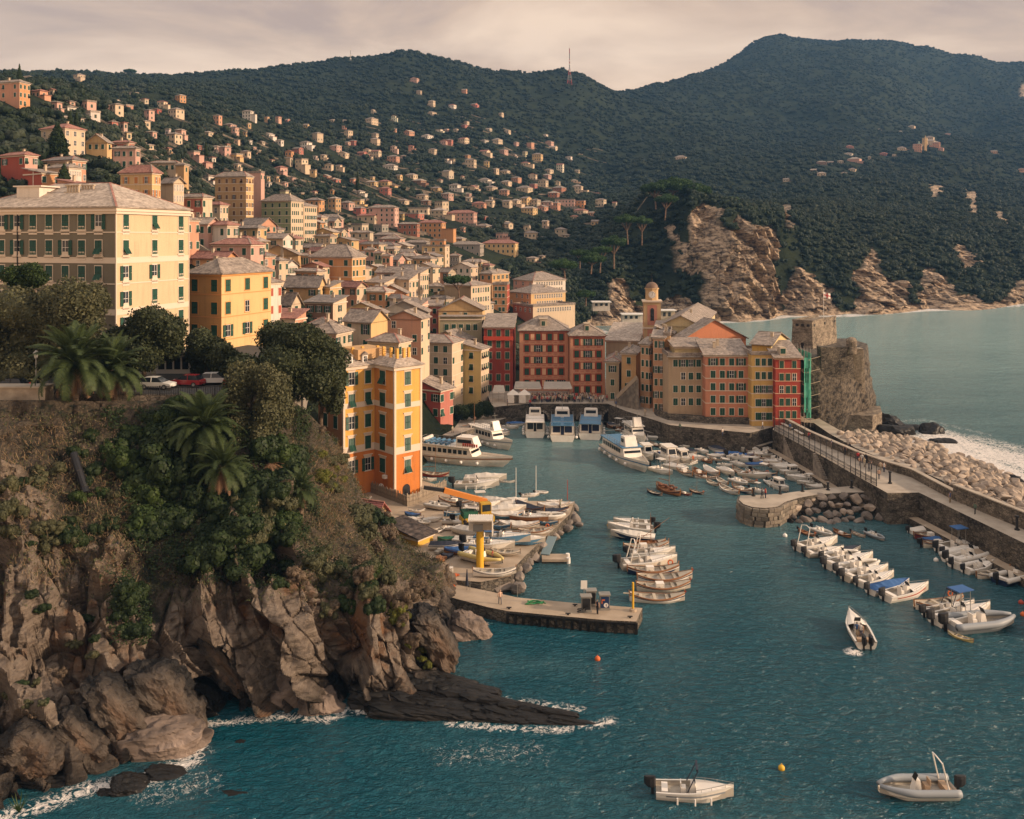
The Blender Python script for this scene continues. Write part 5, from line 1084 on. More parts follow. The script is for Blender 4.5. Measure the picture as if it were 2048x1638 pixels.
for _ in range(4000):
 if nx>48:break
 px,py=FR.uniform(150,1240),FR.uniform(205,470)
 if not bool(inpoly(px,py,[(150,215),(420,225),(640,245),(860,200),(1010,250),(1130,300),(1215,390),(1235,440),(1000,480),(700,445),(520,385),(420,340),(300,320),(200,260)])):continue
 Y=seen(px,py,240)
 if Y is None or Y>1150:continue
 if any(abs(px-e[0])<e[2][0]+5 and abs(py-e[1])<13 for e in EXCL):continue
 wp=FR.uniform(9,19)*(1.15 if py>330 else 1);stn=FR.choice([1,2,2,3]);sc=Y/F;w=wp*sc*.62;d=w*FR.uniform(.6,.95);hw=min(stn*3.0,wp*sc*.75);a=FR.uniform(.15,.9)
 c=FR.choice(['cream','cream','white','beige','yellow','pink','salmon','ochre']);r=FR.choice('sssttf');pm=plaster(tuple(round(min(1,q*FR.choice((1,1.12))),2)for q in PC[c]))
 nm='villa' if stn<3 else 'hillside_house';zg=P(px,py,Y).z;hz_=hw+3;kind='flat' if r=='f' else FR.choice(['hip','hip','gx','gy']);rh=min(w,d)*.26
 t=thing(nm,'','house',((px-1024)*sc+w*.4,Y,zg-3),-a,'houses scattered over the hillside')
 walls_mb(w,d,0,hz_,rh,kind,True).build('wall',[pm,pm],t);roof_mb(w,d,hz_,rh,kind,.45 if r!='f' else 0).build('roof',[M_tile if r=='t' else FR.choice([M_slate,M_slatew])]*2,t);far_windows(w,d,hz_,max(1,round(hz_/3)),t)
 if FR.random()<.5:q_=MB().box(0,w*.5,.5,d*.8,0,hz_*.7).build('wing',pm,t);MB().box(-.2,w*.5+.2,.3,d*.8+.2,hz_*.7,hz_*.7+.25).build('wing_roof',M_slatew,q_)
 EXCL.append((px,py,(wp/2+1.5,wp*.6,wp*.5),Y));nx+=1
 VIL.append(dict(o=t,px=px,py=py,wp=wp,keep=1,desc='%s %s %s %s'%('tiny' if wp<11 else 'small' if wp<17 else 'mid-sized',CNAME.get(c,c),{'t':'red-roofed','s':'grey-roofed','f':'flat-roofed'}[r],{1:'villa',2:'two-storey villa',3:'three-storey house'}[stn])))
FR=random.Random(12);nfill=0
for _ in range(2500):
 px,py=FR.uniform(385,1010),FR.uniform(445,690)
 if nfill>78:break
 if not bool(inpoly(px,py,[(385,450),(620,455),(760,500),(1010,540),(1010,640),(870,690),(700,660),(560,620),(385,540)])):continue
 Y=seen(px,py,165)
 if Y is None or Y>440 or Y<180:continue
 if any(abs(px-e[0])<e[2][0]+6 and abs(Y-e[3])<13 for e in EXCL):continue
 c=FR.choice(['cream','beige','pink','salmon','ochre','yellow','white','orange','rose']);rows_=FR.choice([2,2,3,3]);sc=Y/F;wp=FR.uniform(7.5,12)/sc;hp=rows_*3.0/sc;a=FR.uniform(.3,.7)
 o,w,d,hg=house('town_house','','house',px-wp*.5,px+wp*.25,px+wp*.5,py-hp*.8,Y,a,rows_,3,2,c,FR.choice([None,'cream','beige']),roof=FR.choice(['hip','gx','gy','hip']),rm=FR.choice([M_slate,M_slate,M_slatew,M_slate2,M_tile]),st=3.0,yb=py,kinds='cccpo')
 o['group']='houses filling the old town';nfill+=1
 VIL.append(dict(o=o,px=px,py=py,wp=wp,keep=1,desc='%s %s-floor old town house'%(CNAME.get(c,c),{2:'two',3:'three'}[rows_])))
print('fill',nfill)
LM+=[('the large orange block',676,560),('the grey gable wall',806,630),('the balconied house',480,505),('the crowded cream tenement',830,580),('the lone town umbrella pine',918,580),('the yellow ochre block',460,600),('the dark red house',1000,700)]
for v in VIL:v['place']=place_words(v['px'],v['py'])
uniquify(VIL)
for v in VIL:
 if 'keep' not in v:v['o']['group']='houses scattered over the hillside'
o=P(1838,296,seen(1838,303));Y=o.y
t=thing('hilltop_church','pale green church dome and bell spire on the far hilltop above the sea','church',(o.x,Y,o.z-6))
q=12*Y/F
MB().cyl((0,0,0),(0,0,9),5,5,8).build('drum',plaster(PC['yellow']),t)
pr=[(5.2*math.cos(a),5*math.sin(a))for a in np.linspace(0,1.45,7)]
MB().loft([[(r*math.cos(u),r*math.sin(u),9+z)for u in np.linspace(0,6.2832,17)[:-1]]for r,z in pr],0,True).cyl((0,0,13.8),(0,0,17),1,.8,8).build('dome',mat('verdigris',(.30,.36,.28),.7),t)
MB().box(9,12.5,-1,2.5,0,20).cyl((10.75,.75,20),(10.75,.75,27),1.6,.1,8).build('bell_tower',plaster(PC['yellow']),t)
def terraces():
 V,Fc,g=[],[],random.Random(8)
 for _ in range(330):
  px,py=g.uniform(150,1230),g.uniform(190,480);Y=seen(px,py,200)
  if Y is None or Y>1250 or(py<230 and px<1000):continue
  n=g.randint(3,7);st=g.uniform(2.5,5)*(1 if g.random()<.5 else 1.4);X=(px-1024)*Y/F;dy=g.uniform(-.35,.35);pts=[]
  for i in range(n+1):
   x,y=X+i*st,Y+i*st*dy;pts.append((x,y,float(gz(1024+x*F/y,y))))
  h_=g.uniform(.6,1.5)
  for i in range(n):
   a,b=pts[i],pts[i+1];o=len(V);V.extend([(a[0],a[1],a[2]-.5),(b[0],b[1],b[2]-.5),(b[0],b[1],b[2]+h_),(a[0],a[1],a[2]+h_),(b[0],b[1]+.6,b[2]+h_),(a[0],a[1]+.6,a[2]+h_)]);Fc.extend([(o,o+1,o+2,o+3),(o+3,o+2,o+4,o+5)])
 me=bpy.data.meshes.new('terrace_walls');me.from_pydata(V,[],Fc);me.materials.append(mat('dry_stone',(.16,.13,.10),.95,(.36,.29,.22),.3));tag(inst('terrace_walls',me),kind='stuff')
terraces()
def mast(label,px,py0,py1,Y,w0,reds):
 b=P(px,py0,Y);hgt=(py0-py1)*Y/F;t=thing('radio_mast',label,'mast',(b.x,Y,b.z-4))
 n=16;L=[[],[],[],[]]
 mats_=[M_rail,mat('mast_red',(.35,.06,.05),.6)]
 W_=lambda z:w0*max(.09,(1-z/(hgt*.62)))if z<hgt*.6 else w0*.09
 legs=MB();br=MB()
 zs=[hgt*i/n for i in range(n+1)]
 for i in range(n):
  z0,z1=zs[i],zs[i+1];a,c=W_(z0)/2,W_(z1)/2;m_=(i//2)%2 if reds else 0;th=max(.35,w0*.05)
  for sx,sy in((1,1),(-1,1),(-1,-1),(1,-1)):legs.bar((sx*a,sy*a,z0),(sx*c,sy*c,z1),th,m=m_)
  cr=[(a,a),(-a,a),(-a,-a),(a,-a)];cc=[(c,c),(-c,c),(-c,-c),(c,-c)]
  for k in range(4):
   br.bar((*cr[k],z0),(*cr[(k+1)%4],z0),th*.7,m=m_);br.bar((*cr[k],z0),(*cc[(k+1)%4],z1),th*.6,m=m_)
 legs.build('leg_frame',mats_,t);br.build('bracing',mats_,t)
 MB().cyl((0,0,hgt),(0,0,hgt*1.08),.3,.15,5).build('aerial',M_white,t)
 for f_ in(.45,.62,.7):MB().cyl((.5,-1,hgt*f_),(.5,-1.8,hgt*f_),1.3,1.3,8).build('dish',M_white,t)
mast('tall red and white lattice mast standing on the ridge',1139,176,92,1540,10,True)
mast('small grey radio mast with dishes on the wooded summit',701,126,96,1545,4.5,False)
def not_built(px,row,Y):
 return~((px>380)&(px<1010)&(row>500-(px<640)*60))
woods('mountain_woods',-300,2300,850,3000,95000,4.0,1,[0,1,2,3])
woods('hillside_woods',-300,1250,225,900,17000,3.3,2,[0,1,2,3,4,5,4,5,0],cond=lambda px,row,Y:not_built(px,row,Y))
woods('hillside_scrub',-100,1250,225,620,9000,1.7,8,[0,1,4,5],cond=lambda px,row,Y:not_built(px,row,Y))
woods('town_gardens',380,1010,175,420,1500,2.0,18,[0,1,2,4])
woods('headland_woods',1130,2300,330,880,22000,3.2,3,[0,1,2,3,0,1])
# ================================================================== QUAYS AND LAND
M_sideq=masonry('quay_wall_stone',(.035,.032,.028),(.20,.17,.135),1.6,.4)
Q1=slab('piazza',[(985,814),(1060,807),(1215,807),(1252,822),(1290,834),(1340,850),(1500,866),(1560,850),(1650,832),(1650,765),(1470,757),(1210,757),(1000,760),(975,790)],4.4,-5,[M_sideq,M_pave])
slab('harbour_quay',[(1232,838),(1262,856),(1340,874),(1440,883),(1520,893),(1560,880),(1500,862),(1340,850),(1245,826)],1.4,-5,[M_sideq,M_pave])
slab('left_quay',[(838,865),(905,872),(960,852),(1012,836),(1020,812),(960,792),(830,800),(780,860)],1.5,-5,[M_sideq,M_pave])
slab('promenade_deck',[(1545,859),(1640,910),(1700,944),(1750,972),(1775,986),(1838,985),(2048,1086),(2300,1207),(2320,1140),(2048,1058),(1906,999),(1823,954),(1775,939),(1712,917),(1617,875),(1556,842)],5.0,-5,[M_sideq,M_pave])
slab('breakwater_crown',[(1585,842),(1628,846),(1660,868),(1712,896),(1800,932),(1860,950),(2048,1034),(2320,1150),(2320,1122),(2048,1012),(1900,950),(1800,905),(1700,868),(1640,835)][:8]+[(2320,1118),(2048,1020),(1880,945),(1800,912),(1700,872),(1640,838)],4.6,-5,[M_sideq,M_pave])
def ledge(name,pts,wid,z):
 q=[G(x,y,5.0)for x,y in pts];d_=(q[-1]-q[0]).normalized();n_=Vector((d_.y,-d_.x,0));n_=n_ if n_.x<0 or n_.y<0 and n_.x<.0 else-n_
 if n_.y>0:n_=-n_
 o=[p+n_*wid for p in q];poly=[(p.x,p.y)for p in q]+[(p.x,p.y)for p in reversed(o)];n=len(poly)
 if sum(poly[i][0]*poly[(i+1)%n][1]-poly[(i+1)%n][0]*poly[i][1]for i in range(n))<0:poly.reverse()
 tag(MB().prism(poly,-4,z,0,1).build(name,[M_sideq,M_conc]),kind='structure')
ledge('lower_quay',[(1548,861),(1640,910),(1700,944),(1740,967)],1.5,1.1)
ledge('right_lower_quay',[(1836,985),(2048,1086),(2300,1207)],1.7,1.1)
slab('pier_spur',[(1572,1003),(1600,995),(1640,988),(1700,985),(1760,984),(1800,975),(1747,968),(1655,976),(1605,981),(1560,988),(1480,991),(1478,1000),(1487,1008),(1505,1014),(1530,1016),(1555,1013)],3.0,-4,[M_sideq,M_pave])
slab('boatyard',[(872,1157),(962,1164),(1022,1152),(1027,1137),(1050,1112),(1140,1028),(1149,1003),(1000,1001),(905,1004),(893,975),(840,960),(690,975),(690,1040),(800,1090),(860,1120)],2.0,-4,[M_sideq,M_conc])
slab('fuel_pier',[(866,1160),(962,1179),(1035,1195),(1150,1206),(1285,1216),(1272,1243),(1210,1240),(1015,1222),(975,1214),(900,1194),(856,1178)],1.4,-3,[M_sideq,M_conc])
slab('upper_terrace',[(-300,786),(200,787),(420,787),(545,789),(600,765),(620,700),(500,690),(-300,700)],26.9,20,[M_stone,mat('asphalt',(.05,.048,.045),.9,(.07,.065,.06),2)])
ar=thing('harbour_arches','dark stone arches in the quay wall under the crowded square','arch',(0,0,0))
for cx,wx in((1082,22),(1165,14),(1222,26)):
 p=G(cx,842,0.);Y=P(cx,807,1).y;yy=F*(H-4.4)/(807-HZ)-.25;x=(cx-1024)*yy/F;r=wx*yy/F/1.6
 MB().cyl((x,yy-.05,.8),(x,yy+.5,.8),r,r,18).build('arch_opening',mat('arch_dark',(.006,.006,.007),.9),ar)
 q=MB()
 for k in range(11):
  a=math.pi*k/10;q.obox((x+math.cos(a)*(r+.2),yy-.12,.8+math.sin(a)*(r+.2)),.55,.25,.45,Matrix.Rotation(-a,3,'Y'))
 tag(q.build('arch_stone',M_stone,ar),kind='stuff')
def rock_mesh(seed,sub=2,flat=.72,rough=.35,n='boulder'):
 import bmesh
 bm=bmesh.new();bmesh.ops.create_icosphere(bm,subdivisions=sub,radius=1);rg=random.Random(seed)
 pl=[(Vector((rg.gauss(0,1),rg.gauss(0,1),rg.gauss(0,1))).normalized(),rg.uniform(.50,.80))for _ in range(15)]
 for v in bm.verts:
  c=v.co.copy()
  for nn,dd in pl:
   q=c.dot(nn)
   if q>dd:c-=nn*(q-dd)*.92
  v.co=c*(1+(rg.random()-.5)*.07)
 for v in bm.verts:v.co.z*=flat
 me=bpy.data.meshes.new(n);bm.to_mesh(me);bm.free();return me
M_boul=mat('pale_boulder',(.19,.15,.12),.95,(.44,.36,.285),.5,.05,4,detail=6)
M_bould=mat('grey_boulder',(.11,.095,.085),.9,(.25,.21,.18),.5,.05,4,detail=6)
M_wet=mat('wet_black_rock',(.004,.0038,.0035),.5,(.017,.015,.0135),.6,.12,1.5,detail=8,spec=.25)
RK=[]
for i in range(7):
 me=rock_mesh(40+i);me.materials.append(M_boul);RK.append(me)
RKg=[]
for i in range(5):
 me=rock_mesh(60+i);me.materials.append(M_bould);RKg.append(me)
RKw=[]
for i in range(5):
 me=rock_mesh(80+i,3,.8);me.materials.append(M_wet);RKw.append(me)
def boulders(th,poly,z_of,n_try,rmin,rmax,meshes,gap=.78,maxn=300,seed=1,wet_dark=None):
 rg=random.Random(seed);xs=[p[0]for p in poly];ys=[p[1]for p in poly];pts=[]
 cell={}
 for _ in range(n_try):
  px,py=rg.uniform(min(xs),max(xs)),rg.uniform(min(ys),max(ys))
  if not bool(inpoly(px,py,poly)):continue
  z=z_of(px,py);p=G(px,py,max(z,.0));r=rg.uniform(rmin,rmax)
  if any((p.x-q[0])**2+((p.y-q[1])*.8)**2<(gap*(r+q[3]))**2 for q in pts):continue
  pts.append((p.x,p.y,z,r,px,py))
 pts.sort(key=lambda q:q[1]);rest=pts[maxn:];loc=th.location
 for(x,y,z,r,px,py)in pts[:maxn]:
  me=rg.choice(wet_dark if wet_dark and z<.7 else meshes)
  inst('boulder',me,th,(x-loc.x,y-loc.y,z-loc.z),(rg.uniform(-.5,.5),rg.uniform(-.5,.5),rg.uniform(0,6.28)),(r*rg.uniform(.9,1.25),r,r*rg.uniform(.8,1.1)))
 if rest:
  V,Fc=[],[];q=MB()
  for(x,y,z,r,px,py)in rest:
   me=rg.choice(meshes);M=Matrix.Translation((x-loc.x,y-loc.y,z-loc.z))@Matrix.Rotation(rg.uniform(0,6.28),4,'Z')@Matrix.Diagonal((r,r,r,1))
   q.add([M@v.co for v in me.vertices],[tuple(f.vertices)for f in me.polygons])
  tag(q.build('boulders',meshes[0].materials[0],th),kind='stuff')
 return len(pts)
bw=thing('breakwater','long armour bank of pale boulders along the seaward side of the pier','breakwater',(60,170,0))
def zb(px,py):
 top=np.interp(px,[1640,1700,1800,1880,2048,2300],[846,890,925,957,1040,1150]);lo=np.interp(px,[1640,1760,1870,1950,2048,2300],[840,860,884,918,960,1070])
 t=(py-lo)/max(4,top-lo);return 4.6*min(1,max(-.1,t*1.9-.05))
print('bw',boulders(bw,[(1668,866),(1720,862),(1790,866),(1860,886),(1900,905),(1980,930),(2060,962),(2250,1050),(2250,1130),(2060,1042),(1950,992),(1880,958),(1800,925),(1700,886)],zb,14000,.72,1.4,RK,.62,300,3,RKw))
core=slab('breakwater_core',[(1660,868),(1740,868),(1800,880),(1870,905),(1960,940),(2060,980),(2300,1090),(2300,1140),(2048,1040),(1860,958),(1700,895)],1.6,-5,[M_bould])
core.parent=bw;core.location=-bw.location;core.name='core';del core['kind']
rp_=thing('rock_pile','heap of grey and pink boulders below the pier spur','rock pile',(70,148,0))
def zp(px,py):
 t=(py-995)/48;return 2.4*(1-t)
print('pile',boulders(rp_,[(1560,1018),(1600,1000),(1640,994),(1700,990),(1770,992),(1815,1008),(1812,1022),(1790,1036),(1700,1045),(1600,1046),(1560,1040)],zp,4000,.75,1.5,RK[:4]+RKg,.60,300,9,RKg+RKw[:2]))
dk=thing('dock_boulders','dark boulders piled along the edge of the boatyard quay','rock pile',(3,130,0))
boulders(dk,[(1150,1012),(1160,1050),(1110,1075),(1060,1120),(1040,1160),(1035,1185),(985,1180),(960,1172),(1022,1158),(1032,1135),(1100,1070),(1138,1032)],lambda px,py:.7,1500,.8,1.6,RKg,.62,120,4,RKg)
for i,(px,py,rx,ry,rz,lab)in enumerate([(1690,848,9,6,5.5,'long black ledge of rock at the foot of the castle'),(1740,852,9,6,4.8,'rounded black rock beside the breakwater boulders'),(1800,858,7.5,5,4.2,'black hump of rock lashed by surf below the castle'),(1780,838,8,5,4.2,'black ledge behind the humped rock under the castle terrace'),(1868,856,3.6,3,4.2,'lone black boulder standing in the surf'),(1900,874,4.6,3,2.2,'outermost low black rock in the white surf'),(1832,848,5,3,2.8,'small black rock between the ledge and the lone boulder')]):
 p=G(px,py+12,0);me=rock_mesh(200+i,4,1,n='sea_rock');me.materials.append(M_wet)
 for v in me.vertices:
  v.co*=1+.22*(vnoise(v.co.x*2.2+i,v.co.y*2.2,v.co.z*2.2,3)-.5)+.1*(vnoise(v.co.x*6,v.co.y*6,v.co.z*6,4)-.5)
 tag(inst('sea_rock',me,None,(p.x,p.y+ry*.5,-.4),(0,.1,-.3),(rx*.8,ry*.95,rz*.85)),lab,'rock')
def castle_rock():
 base=[(1600,868),(1640,872),(1690,868),(1735,856),(1752,835),(1745,815)]
 n=70;m_=26;top=P(1626,698,214).z
 foot=[Vector((P(x,y,1).x*0+G(x,y,0).x,G(x,y,0).y,0))for x,y in base]+[Vector((G(1735,800,0).x,250,0)),Vector((P(1590,700,246).x,246,0))]
 crown=[P(1600,705,199),P(1640,703,200),P(1685,702,203),P(1722,703,208),P(1733,700,214),P(1735,700,224),P(1700,699,236),P(1600,699,236)]
 rings=[]
 def along(pts,t):
  q=t*len(pts);i=int(q)%len(pts);f_=q-int(q);return pts[i]*(1-f_)+pts[(i+1)%len(pts)]*f_
 for j in range(m_+1):
  v=j/m_;r=[]
  for i in range(n):
   a,b=along(foot,i/n),along(crown,i/n);p=a.lerp(Vector((b.x,b.y,top)),v**.8);p.z=top*v
   cx=Vector((P(1670,700,220).x,221,p.z));o=(p-cx);o.z=0;o.normalize()
   k=(fbm(p.x/3.5,p.y/3.5,p.z/3,4,6)-.5)*3.0*(1-v**6)*(1.3 if i/n>.35 else .35)
   r.append(p+o*float(k))
  rings.append(r)
 o=MB().loft(rings,0,True).add(rings[-1],[tuple(range(n))]).build('castle_rock',mat('castle_crag',(.028,.025,.022),.95,(.15,.125,.098),1.1,.25,2.2,detail=10))
 tag(o,kind='structure')
 bs=thing('bastion','stone bastion wall with a round turret on its corner below the castle','bastion',(0,0,0))
 a,b=P(1640,702,198.5),P(1708,702,202);q=MB();a0,b0=G(1648,866,0),G(1720,850,0)
 v=[Vector((a0.x,a0.y-.5,0)),Vector((b0.x,b0.y-.3,0)),b+Vector((0,-.3,.9)),a+Vector((0,-.3,.9))]
 back=[p+Vector((0,2.5,0))for p in v];q.add(v+back,[(0,1,2,3),(7,6,5,4),(1,5,6,2),(3,2,6,7),(0,3,7,4)]).build('wall',M_sideq,bs)
 c0,c1=b+Vector((.5,-.2,.6)),G(1727,848,0)
 q=MB();q.add([Vector((c1.x-1.8,c1.y-1.2,0)),Vector((c1.x+.6,c1.y-.6,0)),c0+Vector((1.4,-.3,0)),c0+Vector((-1.0,-.5,0)),Vector((c1.x-1.8,c1.y+2,0)),Vector((c1.x+.8,c1.y+2,0)),c0+Vector((1.4,2,0)),c0+Vector((-1,2,0))],[(0,1,2,3),(1,5,6,2),(3,2,6,7),(4,0,3,7)]).build('corner_buttress',mat('pale_rubble',(.22,.185,.14),.95,(.40,.34,.27),1.5,.1,3),bs)
 t=P(1703,702,202);MB().cyl(t+Vector((0,0,-.5)),t+Vector((0,0,2.2)),1.15,1.15,14).sph(t+Vector((0,0,2.2)),(1.2,1.2,1.0),14,8).build('turret',M_cast,bs)
 lt=thing('castle_terrace','low stone platform with a railing at the seaward foot of the castle','terrace',(0,0,0))
 p0=[G(x,y,4.5)for x,y in((1722,813),(1760,812),(1764,824),(1745,832),(1660,828),(1640,815))]
 MB().prism([(p.x,p.y)for p in reversed(p0)]if(p0[1].x-p0[0].x)*(p0[2].y-p0[0].y)-(p0[1].y-p0[0].y)*(p0[2].x-p0[0].x)<0 else[(p.x,p.y)for p in p0],-2,4.5).build('base',M_cast,lt)
 q=MB()
 for i in range(6):
  p=p0[0].lerp(p0[1],i/5);q.cyl(p,p+Vector((0,0,1)),.04,.04,4)
 q.bar(p0[0]+Vector((0,0,1)),p0[1]+Vector((0,0,1)),.05).build('railing',M_iron,lt)
castle_rock()
M_rub=masonry('rubble_wall',(.07,.06,.048),(.30,.25,.195),2.0,.4)
pw=thing('parapet_wall','long rubble parapet wall between the promenade and the breakwater','wall',(0,0,5))
line=[G(x,y,5)for x,y in((1556,843),(1617,876),(1712,918),(1775,940),(1823,955),(1906,1000),(2048,1059),(2300,1137))]
for i in range(len(line)-1):
 a,b=line[i]-Vector((0,0,5)),line[i+1]-Vector((0,0,5));hh_=1.3 if i<5 else 2.3
 d_=(b-a).normalized();n_=Vector((-d_.y,d_.x,0))*.6
 MB().add([a,b,b+n_,a+n_,a+Vector((0,0,hh_)),b+Vector((0,0,hh_)),b+n_+Vector((0,0,hh_)),a+n_+Vector((0,0,hh_))],[(3,2,1,0),(4,5,6,7),(0,1,5,4),(1,2,6,5),(2,3,7,6),(3,0,4,7)]).build('wall',M_rub,pw)
 MB().add([a+n_*-.15+Vector((0,0,hh_)),b+n_*-.15+Vector((0,0,hh_)),b+n_*1.2+Vector((0,0,hh_)),a+n_*1.2+Vector((0,0,hh_)),a+n_*-.15+Vector((0,0,hh_+.16)),b+n_*-.15+Vector((0,0,hh_+.16)),b+n_*1.2+Vector((0,0,hh_+.16)),a+n_*1.2+Vector((0,0,hh_+.16))],[(3,2,1,0),(4,5,6,7),(0,1,5,4),(1,2,6,5),(2,3,7,6),(3,0,4,7)]).build('coping',M_pave,pw)
rl=thing('promenade_railing','dark iron posts and rails along the harbour edge of the promenade','railing',(0,0,0))
ln=[G(x,y,5)for x,y in((1548,861),(1640,911),(1700,945),(1752,973))];pt=[]
for i in range(3):
 k=9 if i==0 else 5
 for j in range(k):pt.append(ln[i].lerp(ln[i+1],j/k))
pt.append(ln[-1]);post=MB().cyl((0,0,0),(0,0,3.4),.07,.05,5).mesh('post',M_iron)
for p in pt:inst('post',post,rl,p+Vector((.15,.15,0)))
q=MB()
for i in range(len(pt)-1):
 for z in(.45,.9,1.1):q.bar(pt[i]+Vector((.15,.15,z)),pt[i+1]+Vector((.15,.15,z)),.05)
 q.bar(pt[i]+Vector((.15,.15,3.35)),pt[i+1]+Vector((.15,.15,3.35)),.03)
q.build('rail',M_iron,rl)
q=MB()
for i in range(len(pt)-1):
 for j in range(9):
  p=pt[i].lerp(pt[i+1],j/9)+Vector((.15,.15,0));q.bar(p,p+Vector((0,0,1.1)),.03)
tag(q.build('baluster',M_iron,rl),kind='stuff')
for k,(px,py,lab)in enumerate(((1585,893,'upper flight of stone steps down the promenade wall'),(1645,928,'lower flight of stone steps down the promenade wall'))):
 st_=thing('stone_steps',lab,'steps',(0,0,0));dv=(ln[1]-ln[0]).normalized();nv=Vector((dv.y,-dv.x,0));b0=G(px-4,py-22,5);b0.z=0
 if nv.x>0:nv=-nv
 for i in range(12):
  c=b0+dv*(i*.42)+nv*.6;zt_=4.9-i*.31
  q=MB().obox((c.x,c.y,zt_/2),.46,1.6,zt_,Matrix.Rotation(math.atan2(dv.y,dv.x),3,'Z')).build('step',M_stone,st_)
bol=MB().cyl((0,0,0),(0,0,.12),.34,.34,10).cyl((0,0,.12),(0,0,1.15),.2,.16,10).cyl((0,0,1.15),(0,0,1.3),.27,.27,10).mesh('bollard',M_iron)
for i,(px,py,z,lab)in enumerate(((1507,992,3,'iron bollard nearest the round pier head'),(1560,988,3,'second iron bollard on the pier spur from its head'),(1605,983,3,'third iron bollard on the pier spur from its head'),(1656,980,3,'fourth iron bollard on the pier spur beside the moored skiffs'),(1703,976,3,'iron bollard where the spur meets the promenade'),(1780,967,5,'tall bollard alone in the middle of the promenade'),(2034,1060,5,'bollard on the far right stretch of the promenade'))):
 p=G(px,py,z);s=1.55 if i>4 else 1.0;tag(inst('bollard',bol,None,p,(0,0,0),(1,1,s)),lab,'bollard','iron bollards on the pier')
ph=thing('pier_head_wall','rounded wall of large stone blocks at the end of the pier spur','wall',(0,0,0))
hd=[G(x,y,3)for x,y in((1480,991),(1478,1000),(1487,1008),(1505,1014),(1530,1016),(1555,1013),(1572,1003),(1588,998))]
blk=[]
for v_ in range(4):
 me=MB().obox((0,0,0),1,1,1).mesh('stone_block',mat('head_block_%d'%v_,((.12,.10,.08),(.17,.14,.11),(.21,.175,.135),(.15,.125,.10))[v_],.95,((.17,.15,.12),(.24,.2,.16),(.28,.24,.19),(.2,.17,.14))[v_],2,.05,5));blk.append(me)
L_=[0]
for i in range(len(hd)-1):L_.append(L_[-1]+(hd[i+1]-hd[i]).length)
def at(s):
 s=max(0,min(L_[-1]-1e-4,s))
 for i in range(len(hd)-1):
  if s<=L_[i+1]:t=(s-L_[i])/(L_[i+1]-L_[i]);return hd[i].lerp(hd[i+1],t),(hd[i+1]-hd[i]).normalized()
rg=random.Random(2)
for c in range(6):
 z=2.55-c*.62;s=0
 while s<L_[-1]-.3:
  l=rg.uniform(.7,1.5);p,dd=at(s+l/2);nn=Vector((dd.y,-dd.x,0))
  if nn.y>0 and nn.x>-.5:nn=-nn
  cx_=(hd[0]+hd[-1])/2
  if nn.dot(p-(cx_+Vector((0,2,0))))<0:nn=-nn
  inst('stone_block',rg.choice(blk),ph,(p.x+nn.x*(.12+c*.03),p.y+nn.y*(.12+c*.03),z),(0,0,math.atan2(dd.y,dd.x)),(l-.07,.5+rg.uniform(-.08,.08),.56));s+=l
for i in range(18):
 pass
fp_=thing('pier_fender_piles','row of dark timber fender piles along the fuel pier','piles',(0,0,0))
a,b,c=G(1015,1222,1.4),G(1210,1240,1.4),G(1272,1243,1.4)
for i in range(16):
 p=a.lerp(b,i/12)if i<=12 else b.lerp(c,(i-12)/3);MB().box(p.x-.16,p.x+.16,p.y-.3,p.y-.02,-.8,1.3).build('pile',M_wet,fp_)
MB().bar(a+Vector((0,-.16,-.25)),b+Vector((0,-.16,-.25)),.22).bar(b+Vector((0,-.16,-.25)),c+Vector((0,-.16,-.25)),.22).build('waling',M_wet,fp_)
M_blue=mat('fuel_blue',(.01,.03,.09),.4);M_cab=mat('cabinet_grey',(.22,.21,.19),.5)
for i,(px,py,lab)in enumerate(((1172,1222,'left grey fuel pump cabinet with a looped black hose'),(1182,1210,'rear grey fuel pump cabinet'),(1209,1218,'right blue-fronted fuel pump cabinet with a round white logo'))):
 p=G(px,py,1.4);t=thing('fuel_pump',lab,'fuel pump',p,.05,'fuel pumps on the pier')
 MB().box(-.65,.65,-.45,.45,0,.15).box(-.55,.55,-.38,.38,.15,1.75).build('cabinet',M_cab,t);MB().box(-.68,.68,-.5,.5,1.75,1.9).build('cap',M_cab,t)
 MB().box(-.48,.48,-.41,-.37,.3,1.6).build('front_panel',M_blue if i==2 else M_iron,t)
 if i==2:
  MB().cyl((.12,-.42,.62),(.12,-.43,.62),.27,.27,16).build('logo_disc',M_white,t)
  q=MB().obox((.12,-.44,.62),.05,.02,.28)
  for z in(-.12,0,.12):q.obox((.2,-.44,.62+z),.16,.02,.045)
  q.build('logo_letter',M_blue,t);MB().box(-.4,-.02,-.43,-.41,1.15,1.3).box(-.42,-.3,-.43,-.41,.8,1.1).build('print_stripe',mat('print_orange',(.5,.12,.03),.6),t)
 if i==0:MB().tube([(-.6-.5*math.sin(k*.7),-.5+.35*math.cos(k*.7),.1+.03*k)for k in range(18)],.05,5).build('hose',M_black,t)
p=G(1168,1213,1.4);t=thing('pier_notice','white notice board on a post behind the fuel pumps','sign',p);MB().cyl((0,0,0),(0,0,2.2),.05,.05,6).build('post',M_rail,t);MB().box(-.38,.38,-.04,.04,2.1,3.1).build('board',M_white,t)
p=G(1266,1222,1.4);t=thing('mooring_post','tall yellow mooring post at the end of the fuel pier','post',p);M_yel=mat('yellow_paint',(.62,.36,.03),.5)
MB().cyl((0,0,0),(0,0,3.4),.13,.13,8).build('pole',M_yel,t);MB().cyl((0,0,0),(0,0,.3),.45,.4,10).build('base',M_conc,t)
